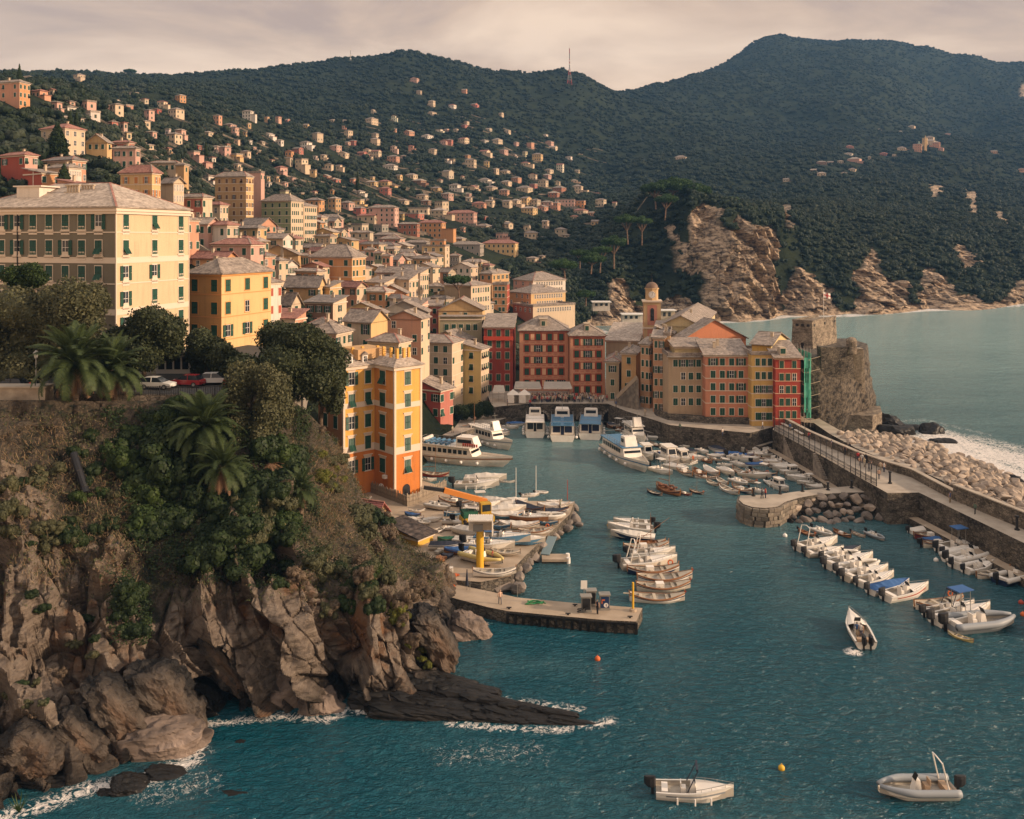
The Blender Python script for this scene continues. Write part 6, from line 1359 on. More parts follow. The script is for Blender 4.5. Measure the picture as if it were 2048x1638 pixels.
for i,(px,py,lab)in enumerate(((1018,1218,'small dark cleat on the left part of the fuel pier'),(1136,1230,'small dark cleat near the front edge below the pumps'),(1260,1236,'small dark cleat by the tip of the fuel pier'),(1150,1212,'small dark cleat behind the coiled hose'))):
 p=G(px,py,1.4);tag(MB().box(-.3,.3,-.07,.07,.15,.25).box(-.12,.12,-.08,.08,0,.15).build('cleat',M_iron,None,p),lab,'cleat')
p=G(1070,1207,1.42);tag(MB().tube([(1.3*math.cos(k)*(1-k/60),.45*math.sin(k*1.3),.03+.01*k)for k in range(24)],.05,5).build('green_rope',mat('green_rope',(.03,.22,.08),.8),None,p),'coiled green rope lying on the fuel pier','rope')
q=thing('pier_wire_fence','thin wire fence posts along the landward side of the fuel pier','fence',(0,0,0));pp=[G(x,y,1.4)for x,y in((905,1172),(940,1180),(972,1186),(1000,1190),(1035,1196))]
for p in pp:MB().cyl(p,p+Vector((0,0,1.7)),.03,.03,5).build('post',M_rail,q)
for i in range(4):MB().bar(pp[i]+Vector((0,0,1.6)),pp[i+1]+Vector((0,0,1.6)),.015).bar(pp[i]+Vector((0,0,.9)),pp[i+1]+Vector((0,0,.9)),.015).build('wire',M_rail,q)
p=G(1112,1118,.3);t=thing('floating_platform','small square floating platform moored by the boatyard','platform',p)
MB().box(-2.0,1.6,-1.1,1.1,0,.35).build('deck',M_conc,t)
for x,y in((1.7,.8),(1.7,-.8)):MB().cyl((x,y,-.3),(x,y,.5),.28,.28,10).build('float',M_white,t)
a,b=G(1105,1074,1.9),G(1090,1110,.7);t=thing('gangway','blue-grey gangway sloping from the yard down to the float','gangway',(0,0,0));d_=(b-a).normalized();n_=Vector((-d_.y,d_.x,0)).normalized()*.65
MB().add([a-n_,b-n_,b+n_,a+n_,a-n_+Vector((0,0,.12)),b-n_+Vector((0,0,.12)),b+n_+Vector((0,0,.12)),a+n_+Vector((0,0,.12))],[(3,2,1,0),(4,5,6,7),(0,1,5,4),(1,2,6,5),(2,3,7,6),(3,0,4,7)]).build('deck',mat('blue_grey',(.16,.22,.24),.7),t)
t=thing('quay_rock_wall','rough dark masonry base with small arches beneath the right harbour row','wall',(0,0,0));base=[Vector((P(x,850,Y).x,Y,1.4))for x,Y in((1312,207),(1334,202.3),(1412,198.4),(1506,197.4))]
for i in range(3):
 a,b=base[i],base[i+1];MB().add([a+Vector((0,-.6,0)),b+Vector((0,-.6,0)),b+Vector((.2,.4,4.4)),a+Vector((.2,.4,4.4)),a+Vector((0,3,0)),b+Vector((0,3,0)),b+Vector((0,3,4.2)),a+Vector((0,3,4.2))],[(0,1,2,3),(3,2,6,7),(1,5,6,2),(0,3,7,4)]).build('wall',M_sideq,t)
for(px,py,h_)in((1396,868,2.2),(1455,866,1.3),(1472,868,1.3),(1440,866,1.3),(1418,866,1.2)):
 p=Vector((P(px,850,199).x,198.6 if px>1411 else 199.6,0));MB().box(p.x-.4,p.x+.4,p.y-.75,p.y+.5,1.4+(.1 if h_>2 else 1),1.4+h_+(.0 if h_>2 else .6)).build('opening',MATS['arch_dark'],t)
t=thing('stone_stair_ramp','outdoor stone staircase climbing to the church beside the peach houses','stairs',(0,0,0));a,b=P(1232,795,222),P(1272,757,216)
for i in range(14):
 c=a.lerp(b,i/13);MB().box(c.x-.3,c.x+.4,c.y-1.6,c.y+1.6,4.3,c.z).build('step',M_stone,t)
MB().bar(a+Vector((0,-1.8,.4)),b+Vector((0,-1.8,.6)),.3,.9).build('balustrade',M_conc,t)
M_canv=mat('white_canvas',(.66,.60,.53),.8,(.72,.67,.6),1)
def gable_tent(px,py,w_,d_,h_,lab,peak=1.2):
 p=G(px,py,4.4);t=thing('market_tent',lab,'tent',p);
 MB().add([(-w_/2,-d_/2,h_),(w_/2,-d_/2,h_),(w_/2,d_/2,h_),(-w_/2,d_/2,h_),(0,0,h_+peak)],[(0,1,4),(1,2,4),(2,3,4),(3,0,4),(3,2,1,0)]).build('canopy',M_canv,t)
 MB().box(-w_/2,w_/2,d_/2-.05,d_/2,0,h_).box(-w_/2,-w_/2+.05,-d_/2,d_/2-.05,0,h_).box(-w_/2+.1,w_*.1,-d_/2,-d_/2+.04,.2,h_).build('side_panel',M_canv,t)
 for x in(-1,1):
  for y in(-1,1):MB().cyl((x*w_/2,y*d_/2,0),(x*w_/2,y*d_/2,h_),.05,.05,5).build('pole',M_rail,t)
gable_tent(1026,806,2.9,2.6,2.2,'left of the two small white peaked tents by the quay');gable_tent(1049,806,2.9,2.6,2.2,'right of the two small white peaked tents by the quay')
def awning(px,py,w_,lab,d_=4):
 p=G(px,py,4.4);t=thing('cafe_awning',lab,'awning',p)
 MB().add([(-w_/2,-d_,2.5),(w_/2,-d_,2.5),(w_/2-.4,0,3.5),(-w_/2+.4,0,3.5),(-w_/2,-d_,2.2),(w_/2,-d_,2.2)],[(0,1,2,3),(4,5,1,0),(3,2,1,0)]).build('canvas',M_canv,t)
 for x in(-w_/2+.1,0,w_/2-.1):MB().cyl((x,-d_,0),(x,-d_,2.5),.05,.05,5).build('pole',M_rail,t)
awning(1055,790,7.0,'left cream cafe awning in front of the dark red and salmon houses');awning(1114,790,7.4,'right long cream cafe awning before the salmon facade')
awning(998,798,3.2,'small green-grey awning left of the dark red house')
def person_mesh(name,top,bot,skin,hair,pose=0,seed=0):
 """one continuous standing or walking body built as a loft round a skeleton, about 1.7 m"""
 mb=MB();st=.16 if pose else .03
 def limb(pts,rs,m):
  rings=[]
  for(p,r)in zip(pts,rs):rings.append([(p[0]+r[0]*math.cos(t),p[1]+r[1]*math.sin(t),p[2])for t in np.linspace(0,2*math.pi,9)[:-1]])
  mb.loft(rings,m,True,True)
 limb([(.09,-st,.02),(.09,-st,.45),(.10,0,.88)],[(.05,.07),(.06,.07),(.10,.11)],1)
 limb([(-.09,st,.02),(-.09,st*.8,.45),(-.10,0,.88)],[(.05,.07),(.06,.07),(.10,.11)],1)
 limb([(0,0,.84),(0,0,1.0),(0,0,1.2),(0,0,1.38),(0,0,1.46),(0,0,1.52)],[(.17,.12),(.15,.10),(.18,.12),(.20,.11),(.09,.07),(.055,.055)],0)
 for s in(-1,1):limb([(s*.30,-s*st*.8,.80),(s*.28,-s*st*.3,1.08),(s*.21,0,1.40)],[(.03,.04),(.04,.045),(.06,.06)],0 if pose else 2)
 mb.sph((0,-.01,1.60),(.085,.10,.115),8,6,2);mb.sph((0,.02,1.635),(.092,.10,.10),8,5,3)
 return mb.mesh(name,[top,bot,skin,hair],True)
M_skin=mat('skin',(.42,.25,.17),.6);M_hair=mat('dark_hair',(.03,.02,.015),.6);PM=[]
for i,(c,b,tn,bn)in enumerate((((.45,.05,.05),(.03,.04,.08),'red','navy'),((.6,.57,.52),(.05,.06,.10),'white','dark blue'),((.02,.02,.03),(.02,.02,.025),'black','black'),((.05,.10,.22),(.25,.2,.14),'blue','beige'),((.55,.36,.26),(.12,.12,.13),'pale pink','grey'),((.10,.14,.10),(.04,.04,.04),'green','black'),((.5,.42,.3),(.3,.26,.2),'cream','beige'))):
 for ps in(0,1):PM.append((person_mesh('body',mat('cloth_%d'%i,c,.8),mat('trousers_%d'%i,b,.8),M_skin,M_hair,ps),tn,bn,ps))
rg=random.Random(9);q=None;vs,fs,ms=[],[],[];cm=[]
crowd=MB();mlist=[]
for i in range(230):
 px=rg.choice([rg.uniform(1062,1215),rg.uniform(1062,1150)]);py=rg.uniform(797,805.5);p=G(px,py,4.4);me=PM[rg.randrange(len(PM))][0];a=rg.uniform(0,6.28)
 M=Matrix.Translation(p)@Matrix.Rotation(a,4,'Z')@Matrix.Scale(rg.uniform(.92,1.06),4)
 b0=[]
 for mm in me.materials:
  if mm not in mlist:mlist.append(mm)
  b0.append(mlist.index(mm))
 vo=len(crowd.v);crowd.v+=[tuple(M@v.co)for v in me.vertices]
 for f in me.polygons:crowd.f.append(tuple(v+vo for v in f.vertices));crowd.m.append(b0[f.material_index])
tag(crowd.build('crowd',mlist),kind='stuff')
def person(px,py,z,lab,k=None,rz=0,grp=None):
 me,tn,bn,ps=PM[rg.randrange(len(PM))]if k is None else PM[k];p=G(px,py,z)
 o=inst('person',me,None,p,(0,0,rz));return tag(o,lab,'person',grp),tn,bn
for i,(px,py,z,k,where)in enumerate(((1716,922,5,1,'at the back of the strolling group'),(1724,926,5,3,'in the middle of the strolling group'),(1732,926,5,5,'at the front of the strolling group'),(1720,932,5,9,'on the harbour side of the strolling group'),(1729,934,5,13,'by the railing beside the strolling group'),(1738,943,5,5,'walking alone just before the strolling group'),(1743,939,5,4,'walking beside the dark dressed stroller'),(1758,958,5,8,'standing left of the couple near the bollard'),(1761,942,5,12,'walking by the parapet left of the bollard'),(1768,944,5,2,'walking next to the parapet nearest the bollard'),(1663,898,5,6,'on the narrow upper stretch of the promenade'),(1690,910,5,4,'leaning by the low table on the promenade'),(1602,866,5,1,'sitting area stroller near the red house'),(1618,880,5,0,'beside the promenade benches'),(1700,903,5,5,'close to the parapet midway along the promenade'),(1531,996,3,1,'on the round pier head'),(1524,997,3,5,'beside the red-clad person on the pier head'),(1580,862,5,7,'below the yellow house'),(1610,872,5,11,'just past the promenade entrance'))):
 me,tn,bn,ps=PM[k];kk=0 if 'pier head' in where and k==1 else k;tn,bn=PM[kk][1],PM[kk][2]
 person(px,py,z,'person in %s top and %s trousers %s'%(tn,bn,where),kk,rg.uniform(0,6.28))
PL=[('near the cafe awnings',1060,812,4.4),('by the white tents',1015,812,4.4),('on the walkway under the olive house',1360,862,4.4),('on the walkway under the orange-red house',1445,872,4.4),('at the foot of the stone stairs',1232,815,4.4),('near the peach houses',1290,832,4.4),('below the golden yellow house',1525,858,4.4),('on the left quay edge',950,846,1.5),('beside the rose-red house',905,866,1.5),('on the fuel pier by the pumps',1195,1228,1.4),('on the fuel pier path',1000,1208,1.4),('in the yard beside the hoist',985,1125,2),('in the yard near the crane',930,1060,2),('at the seaward yard corner',1120,1020,2),('on the lower quay below the steps',1640,945,1.2),('on the far promenade stretch',1900,1005,5),('midway along the far promenade',1950,1028,5),('on the lower right quay',1930,1068,1.2)]
for i,(w_,px,py,z)in enumerate(PL):
 kk=(i*5+1)%len(PM);person(px,py,z,'person in %s top and %s trousers %s'%(PM[kk][1],PM[kk][2],w_.replace('é','e')),kk,i*1.3)
for i,(a,b,lab)in enumerate((((1560,848),(1582,859),'long pale bench at the start of the promenade'),((1588,862),(1604,871),'second pale bench along the promenade wall'))):
 a,b=G(*a,5),G(*b,5);t=thing('bench',lab,'bench',(0,0,0));MB().bar(a+Vector((0,-.6,.45)),b+Vector((0,-.6,.45)),.6,.14).build('seat',M_canv,t)
 for s in(.1,.5,.9):c=a.lerp(b,s);MB().box(c.x-.1,c.x+.1,c.y-.8,c.y-.4,5,5.38).build('leg',M_conc,t)
for(px0,px1,py,Y,hh_,lab,c)in((1245,1287,640,428,5,'white bathing pavilion with a flat canopy left of the bell tower','white'),(1322,1350,636,440,7,'pale green bathing pavilion with pillars right of the bell tower','beige'),(1186,1220,614,445,4.5,'white seaside restaurant terrace under the pine wood','white'),(1350,1375,640,440,4,'low ochre bathing cabin at the cliff foot','cream')):
 a,b=P(px0,py,Y),P(px1,py,Y);t=thing('bathing_pavilion',lab,'building',(a.x,Y,a.z-2));w_=b.x-a.x
 MB().box(0,w_,0,6,0,2+hh_*.5).build('wall',plaster(PC[c]),t);MB().box(-.6,w_+.6,-1.6,6.5,2.02+hh_*.5,2.4+hh_*.5).build('canopy',M_white,t)
 for i in range(int(w_/2.5)):MB().box(1+i*2.5,2.3+i*2.5,-.06,.05,2+hh_*.12,2+hh_*.4).build('window',M_glass,t)
# ================================================================== NEAR CLIFF
CP=[[(-150,1720,None),(-150,1420,77),(-150,1050,90),(-150,800,101)],[(60,1612,None),(60,1400,79),(60,1070,91),(60,800,102)],[(200,1560,None),(195,1350,82),(190,1040,93),(180,802,104)],[(320,1500,None),(300,1310,85),(290,1040,95),(280,802,105)],[(420,1432,None),(400,1250,89),(400,1010,98),(400,798,106)],[(520,1428,None),(500,1230,90),(500,1000,100),(500,795,108)],[(620,1436,None),(590,1210,90),(585,1000,102),(580,800,111)],[(690,1410,None),(655,1215,91),(640,1030,104),(640,850,118)],[(770,1405,None),(735,1225,92),(700,1060,107),(672,890,130)],[(855,1398,None),(820,1235,94),(755,1115,108),(695,950,143)],[(905,1350,None),(868,1240,100),(800,1130,112),(735,1000,146)],[(922,1288,None),(885,1205,108),(845,1140,116),(780,1050,138)],[(915,1250,None),(893,1190,112),(862,1140,120),(845,1100,130)],[(895,1210,None),(885,1180,116),(866,1150,123),(862,1120,131)]]
_cp=np.zeros((len(CP),4,3))
for i,r in enumerate(CP):
 for j,(x,y,Y)in enumerate(r):
  p=G(x,y,-.6)if Y is None else P(x,y,Y);_cp[i,j]=p
def cr(P_,t):
 """Catmull-Rom through the first axis"""
 n=len(P_);t=np.clip(np.asarray(t,float),0,n-1-1e-6);i=np.floor(t).astype(int);f=(t-i)[...,None]
 g=lambda k:P_[np.clip(i+k,0,n-1)]
 a,b,c,d=g(-1),g(0),g(1),g(2)
 return .5*(2*b+(c-a)*f+(2*a-5*b+4*c-d)*f**2+(3*b-a-3*c+d)*f**3)
def cliff_base(u,v):
 """u 0..13, v 0..3 arrays (same shape) -> points"""
 u,v=np.asarray(u,float),np.asarray(v,float);sh=u.shape;u,v=u.ravel(),v.ravel();out=np.zeros((len(u),3))
 rows=[cr(_cp[:,j,:],u)for j in range(4)];R=np.stack(rows,0)
 i=np.clip(np.floor(v).astype(int),0,2);f=(v-i)[:,None];idx=np.arange(len(u))
 g=lambda k:R[np.clip(i+k,0,3),idx]
 a,b,c,d=g(-1),g(0),g(1),g(2)
 out=.5*(2*b+(c-a)*f+(2*a-5*b+4*c-d)*f**2+(3*b-a-3*c+d)*f**3)
 return out.reshape(*sh,3)
SN=np.array([.78,-.12,.61]);SN/=np.linalg.norm(SN)
def saw(s,k=6.0):
 f=s-np.floor(s);return np.where(f<.86,f/.86,(1-f)/.14)
def cliff_disp(p,v,nrm):
 x,y,z=p[...,0],p[...,1],p[...,2];s=x*SN[0]+y*SN[1]+z*SN[2]
 w=fbm(x/9,y/9,z/9,4,50);w2=fbm(x/2.4,y/2.4,z/2.4,4,60)
 lft=np.clip((330-(1024+x*F/y))/200,0,1);rock=np.clip((1.75+.75*lft-v)/.3+(w-.5)*7.0,.12,1)
 t=np.array([-.61,.1,.78]);q=x*t[0]+y*t[1]+z*t[2]
 id1,e1=cell(s/3.2,q/8.0,y/6.0,7);id2,e2=cell(s/1.1,q/2.6,y/2.2,17)
 d=(.5-saw(s/5.0+w*2.0))*3.9*np.where(x<-16,1,.6)+(saw(s/1.3+w*1.6)-.5)*.8+(id1-.5)*4.2+(id2-.5)*1.35-np.clip(.10-e1,0,1)*7-np.clip(.09-e2,0,1)*3+(w2-.5)*1.6
 return d*rock+(w-.5)*4*(1-rock)+(w2-.5)*1.3,rock
def cliff():
 nu,nv=640,330;U,V=np.meshgrid(np.linspace(0,13,nu),np.linspace(0,3,nv),indexing='ij');p=cliff_base(U,V)
 du=np.gradient(p,axis=0);dv=np.gradient(p,axis=1);n=np.cross(du,dv);n/=np.linalg.norm(n,axis=2)[...,None]+1e-9
 if n[:,:,1].mean()>0:n=-n
 d,rock=cliff_disp(p,V,n);fade=np.clip(V/.12,.3,1)*np.clip((3-V)/.12,0,1)
 p2=p+n*(d*fade)[...,None]
 me=np_mesh('cliff',p2.reshape(-1,3),grid_faces(nu,nv),M_cliff,False,{'rock':rock.ravel(),'v':(V/3).ravel()})
 o=tag(inst('cliff',me),kind='structure')
 return p2,n,U,V
def cliffmat():
 m=bpy.data.materials.new('cliff_rock');m.use_nodes=True;t=m.node_tree;b=t.nodes['Principled BSDF'];k=t.links.new
 b.inputs['Roughness'].default_value=.9;b.inputs['Specular IOR Level'].default_value=.25
 tc=N(t,'ShaderNodeTexCoord');at=N(t,'ShaderNodeAttribute',attribute_name='rock');sp=N(t,'ShaderNodeSeparateXYZ');k(tc.outputs['Object'],sp.inputs[0])
 def nz_(sc,det,st=(1,1,1),rot=(0,0,0),rough=.6):
  mp=N(t,'ShaderNodeMapping');mp.inputs['Scale'].default_value=st;mp.inputs['Rotation'].default_value=rot;n=N(t,'ShaderNodeTexNoise');n.inputs['Scale'].default_value=sc;n.inputs['Detail'].default_value=det;n.inputs['Roughness'].default_value=rough
  k(tc.outputs['Object'],mp.inputs[0]);k(mp.outputs[0],n.inputs['Vector']);return n.outputs[0]
 def ramp(f,*cs):
  r=N(t,'ShaderNodeValToRGB');el_=r.color_ramp.elements;el_[0].position,el_[0].color=cs[0][0],(*cs[0][1],1);el_[1].position,el_[1].color=cs[-1][0],(*cs[-1][1],1)
  for p_,c_ in cs[1:-1]:e_=el_.new(p_);e_.color=(*c_,1)
  k(f,r.inputs[0]);return r.outputs[0]
 def mix(f,a,c,bt='MIX'):
  x=N(t,'ShaderNodeMix',data_type='RGBA',blend_type=bt)
  if isinstance(f,float):x.inputs[0].default_value=f
  else:k(f,x.inputs[0])
  k(a,x.inputs[6]);k(c,x.inputs[7])if not isinstance(c,tuple)else setattr(x.inputs[7],'default_value',(*c,1));return x.outputs[2]
 strat=nz_(.5,10,(1,1,5),(0,.92,.1),.7);big=nz_(.16,5);fine=nz_(3,8,rough=.7)
 rock=ramp(strat,(.30,(.09,.068,.054)),(.42,(.26,.20,.155)),(.54,(.44,.35,.275)),(.72,(.54,.45,.36)))
 rock=mix(ramp(big,(.56,(0,0,0)),(.68,(1,1,1))),rock,(.36,.17,.07))
 rock=mix(.35,rock,fine,'OVERLAY')
 soil=ramp(fine,(.35,(.04,.034,.024)),(.5,(.15,.115,.078)),(.68,(.28,.22,.155)))
 soil=mix(ramp(nz_(.5,6),(.5,(0,0,0)),(.62,(1,1,1))),soil,(.022,.034,.014))
 c=mix(ramp(at.outputs['Fac'],(.35,(0,0,0)),(.6,(1,1,1))),soil,rock)
 c2=N(t,'ShaderNodeMapRange');c2.inputs[1].default_value=1.2;c2.inputs[2].default_value=9.0;k(sp.outputs[2],c2.inputs[0])
 ad=N(t,'ShaderNodeMath',operation='MULTIPLY_ADD',use_clamp=True);k(big,ad.inputs[0]);ad.inputs[1].default_value=1.4;k(c2.outputs[0],ad.inputs[2]);sb=N(t,'ShaderNodeMath',operation='SUBTRACT',use_clamp=True);k(ad.outputs[0],sb.inputs[0]);sb.inputs[1].default_value=.62
 wet_dark=N(t,'ShaderNodeMix',data_type='RGBA');wet_dark.inputs[6].default_value=(.010,.009,.0085,1);k(sb.outputs[0],wet_dark.inputs[0]);k(c,wet_dark.inputs[7]);k(wet_dark.outputs[2],b.inputs['Base Color'])  # low band: wetness, plus shade of the cliff foot put into the colour
 rr=N(t,'ShaderNodeMapRange');k(sb.outputs[0],rr.inputs[0]);rr.inputs[3].default_value=.35;rr.inputs[4].default_value=.92;k(rr.outputs[0],b.inputs['Roughness'])
 hs_=N(t,'ShaderNodeMath',operation='ADD');k(strat,hs_.inputs[0]);k(fine,hs_.inputs[1]);bp=N(t,'ShaderNodeBump');bp.inputs['Distance'].default_value=.35;bp.inputs['Strength'].default_value=.9;k(hs_.outputs[0],bp.inputs['Height']);k(bp.outputs[0],b.inputs['Normal']);return m
M_cliff=cliffmat()
CL,CN,CU,CV=cliff()
CPX=1024+CL[...,0]*F/CL[...,1];CPY=HZ+(H-CL[...,2])*F/CL[...,1]
def on_cliff(px,py):
 """nearest cliff surface point under a pixel"""
 d=(CPX-px)**2+(CPY-py)**2;m_=d<36
 if not m_.any():i=np.unravel_index(d.argmin(),d.shape)
 else:
  yy=np.where(m_,CL[...,1],1e9);i=np.unravel_index(yy.argmin(),yy.shape)
 return Vector(CL[i]),Vector(CN[i])
def slab_mesh(seed,nm,m_,sub=5,p=5.0,amp=.16):
 """blocky slab of bedded rock inside the unit cube"""
 import bmesh
 bm=bmesh.new();bmesh.ops.create_icosphere(bm,subdivisions=sub,radius=1);co=np.array([v.co for v in bm.verts]);me=bpy.data.meshes.new(nm)
 r=(np.abs(co)**p).sum(1)**(1/p);q=co/r[:,None];g=seed*3.7
 lay=np.floor(q[:,2]*3.2+.8*fbm(q[:,0]+g,q[:,1],0,2,4));off=vnoise(lay*3.1+g,q[:,0]*1.3,q[:,1]*1.3,9)-.5
 q[:,0]*=1+off*.34;q[:,1]*=1+(vnoise(lay*1.7+g,q[:,0]*1.6,5,8)-.5)*.34
 q[:,0]+=.3*(vnoise(np.floor(q[:,1]*2.4)*2+g,lay,1,3)-.5)*(np.abs(q[:,0])>.6)*np.sign(q[:,0])
 n_=fbm(q[:,0]*3+g,q[:,1]*3,q[:,2]*6,4,6)-.5;q*=(1+n_*amp*2)[:,None];sk=.25*(_h(int(seed),3,1,2)-.5);q[:,0]+=q[:,2]*sk*2
 q[:,1]*=1-.22*np.clip(q[:,0],-1,1)*(_h(int(seed),5,1,2)-.3);q[:,2]*=1-.3*np.clip(q[:,0],-1,1)*_h(int(seed),7,1,2)
 for v,c in zip(bm.verts,q):v.co=c
 bm.to_mesh(me);bm.free();me.materials.append(m_);a=me.attributes.new('rock','FLOAT','POINT');a.data.foreach_set('value',[1.0]*len(me.vertices));return me
spine=[(770,1408,2.9,5.0),(840,1412,2.2,4.4),(910,1417,1.6,3.6),(985,1426,1.2,2.8),(1060,1434,.95,2.1),(1125,1440,.8,1.5),(1180,1447,.45,.8)]
rf=thing('reef','long low reef of black bedded rock running out to sea from the cliff point','reef',(0,0,0));SM=[slab_mesh(i,'reef_slab',M_wet,4)for i in range(6)];rr_=random.Random(6);k=0
for lane,(dy,hm_,t0,t1)in enumerate(((0,.75,0,6),(1.7,1.15,0,5.3),(-1.5,.55,.6,5.6),(3.2,1.2,0,3))):
 t=t0
 while t<t1:
  i=min(int(t),5);f=t-i;a,b=spine[i],spine[i+1];x,y,h_,w_=[a[q]*(1-f)+b[q]*f for q in range(4)];p=G(x,y,0);l=rr_.uniform(2.2,3.8)*(.5+.5*h_/3)
  inst('reef_slab',SM[k%6],rf,(p.x,p.y+dy*w_/4.0,h_*hm_*.18-.2),(rr_.uniform(-.28,.1),.09,-.06+rr_.uniform(-.08,.08)),(l,w_*.24,h_*hm_*.62));t+=rr_.uniform(.34,.55);k+=1
def big_rock(px,py,sc,rot,seed,lab,m_,verts=None,z=-.5,back=1.0):
 p=G(px,py,0);me=slab_mesh(seed,'shore_rock',m_,5,3.2);sc=tuple(q*.82 for q in sc)
 return tag(inst('shore_rock',me,None,(p.x,p.y+back,z),rot,sc),lab,'rock')
M_rk=mat('shore_rock_brown',(.045,.035,.03),.8,(.22,.17,.14),.5,.25,1.5,detail=9)
big_rock(322,1515,(4.0,2.3,3.0),(.2,-.2,.25),501,'big wedge-shaped brown boulder at the water edge with foam round it',M_rk,back=1.5,z=.2)
big_rock(255,1585,(2.2,1.6,1.3),(.1,.1,.3),502,'low dark rock in the foam left of the wedge-shaped boulder',M_wet)
big_rock(330,1560,(2.6,1.4,1.0),(0,.1,.1),503,'flat black rock awash below the wedge-shaped boulder',M_wet)
big_rock(140,1545,(4.2,2.2,2.0),(0,.2,.2),504,'broad black rock at the lower left shore',M_wet,back=2)
big_rock(60,1580,(4,2.2,1.8),(0,-.1,-.1),505,'black rock shelf in the bottom left corner',M_wet,back=2)
big_rock(205,1600,(1.2,1,.7),(0,0,0),506,'small black rock in the bottom left surf',M_wet)
big_rock(633,1428,(2.4,2.2,2.7),(.1,.3,.2),507,'dark rounded rock at the foot of the slabbed cliff',M_rk,back=1.4)
big_rock(575,1425,(3.6,2.2,4.2),(.2,.45,.3),508,'tall grey slab leaning on the cliff foot',M_rk,back=2.6)
big_rock(925,1285,(3.0,2.2,3.6),(.1,.5,.2),509,'pointed brown rock at the water right of the cliff',M_rk,back=2.0)
big_rock(478,1495,(.8,.5,.35),(0,0,0),510,'tiny dark rock just awash in the dark water',M_wet,z=-.25);big_rock(490,1600,(2.4,.8,.3),(0,0,0),511,'brown submerged rock barely breaking the water',M_wet,z=-.25)
for i,(px,py,sc,lab)in enumerate(((350,1400,(3.4,2.2,5.8),'tall pale slab of rock sloping to the water'),(250,1420,(2.6,2.0,5.0),'orange-brown slab left of the tall pale slab'),(70,1490,(3.2,2,3.2),'brown blocks of rock on the lower left slope'),(170,1470,(2.0,1.6,3.6),'narrow sunlit rock block on the lower left slope'),(445,1330,(1.6,1.6,4.6),'dark upright slab in the gully'),(880,1270,(2.4,2.2,4.5),'pale bulging rock at the right edge of the cliff'))):
 p,n=on_cliff(px,py);me=slab_mesh(600+i,'cliff_slab',M_cliff,5,4.5);sc=(sc[0]*.55,sc[1]*.8,sc[2]*.8)
 tag(inst('cliff_slab',me,None,p-n*.2,(.15,-.62,.1),sc),lab,'rock')
# ================================================================== NEAR VEGETATION
M_oak=leafmat('holm_oak_leaves',(.012,.022,.010),(.075,.085,.035),.2,.4);M_olv=leafmat('olive_grey_leaves',(.03,.038,.018),(.12,.115,.055),.2,.4)
M_bri=leafmat('bright_green_leaves',(.012,.030,.007),(.055,.085,.018),.3,.5);M_dgr=leafmat('dark_shrub_leaves',(.006,.016,.006),(.034,.055,.014),.25,.5)
M_dry=leafmat('dry_shrub_twigs',(.06,.045,.032),(.20,.145,.095),.1,.5);M_yel_l=leafmat('yellow_green_leaves',(.05,.07,.01),(.20,.20,.04),.3,.5)
vr=np.random.default_rng(77)
def trunk_mb(blobs,z0,r):
 mb=MB();top=np.mean([b[:3]for b in blobs],axis=0);fork=Vector((top[0]*.3,top[1]*.3,z0+(top[2]-z0)*.4))
 mb.tube([(0,0,z0-1),(top[0]*.1,top[1]*.1,z0+(fork.z-z0)*.5),tuple(fork)],[r,r*.85,r*.7],8)
 for b in blobs:
  c=Vector(b[:3]);mid=fork.lerp(c,.55)+Vector((0,0,-.3));mb.tube([tuple(fork),tuple(mid),tuple(c)],[r*.55,r*.35,r*.12],6)
 return mb
def big_tree(label,px,py,Y,blobs_px,n,size,m_,z0=27,r=.35,name='holm_oak',cat='tree'):
 """blobs_px: (px,row,radius px x, radius px y, depth offset)"""
 k=Y/F;base=Vector(((px-1024)*k,Y,0));bl=[]
 for(bx,by,rx,ry,dy)in blobs_px:
  c=P(bx,by,Y);bl.append((c.x-base.x,dy,c.z,rx*k,(rx+ry)/2*k,ry*k))
 t=thing(name,label,cat,(base.x,Y,z0));bl=[(a,b,c-z0,d,e_,f)for a,b,c,d,e_,f in bl]
 inst('crown',crown_mesh('crown',bl,int(n*1.3),size*1.1,m_,vr,.74),t);trunk_mb(bl,0,r).build('trunk',M_bark,t,smooth=True);return t
def many(px,py,rx,ry,n,seed,r0=.3,r1=.45,dd=2.5):
 g=random.Random(seed);out=[]
 for i in range(n):
  a=g.uniform(0,6.28);q=math.sqrt(g.random());r=g.uniform(r0,r1)
  out.append((px+math.cos(a)*q*rx*.76,py+math.sin(a)*q*ry*.70,rx*r*1.12,ry*r*1.15,g.uniform(-dd,dd)))
 return out
big_tree('broad grey-green tree filling the left edge behind the palms',60,700,116,many(45,672,150,100,22,1,.25,.36),22000,.17,M_olv,r=.5,name='laurel_tree')
big_tree('rounded bright green tree top below the grey-green facade',52,600,121,many(52,562,42,34,6,2,.4,.55,1),4000,.16,M_bri,name='round_tree')
big_tree('olive-toned tree in front of the shaded facade',150,690,113,many(135,650,90,88,16,3,.28,.4),16000,.17,M_olv,name='laurel_tree')
big_tree('dark holm oak with a dense round crown before the cream facade',288,760,118,many(285,682,88,74,18,4,.26,.38),18000,.17,M_oak)
big_tree('smaller dark holm oak between the cream and yellow blocks',412,765,122,many(410,706,52,50,10,5,.3,.45),10000,.17,M_oak)
big_tree('wide holm oak spreading towards the orange harbour house',590,780,116,many(585,722,118,84,28,6,.24,.34,4),26000,.17,M_oak,r=.5)
big_tree('overhanging oak bough drooping beside the orange harbour house',640,800,121,many(660,745,46,92,12,7,.28,.42,2),12000,.17,M_oak,z0=20)
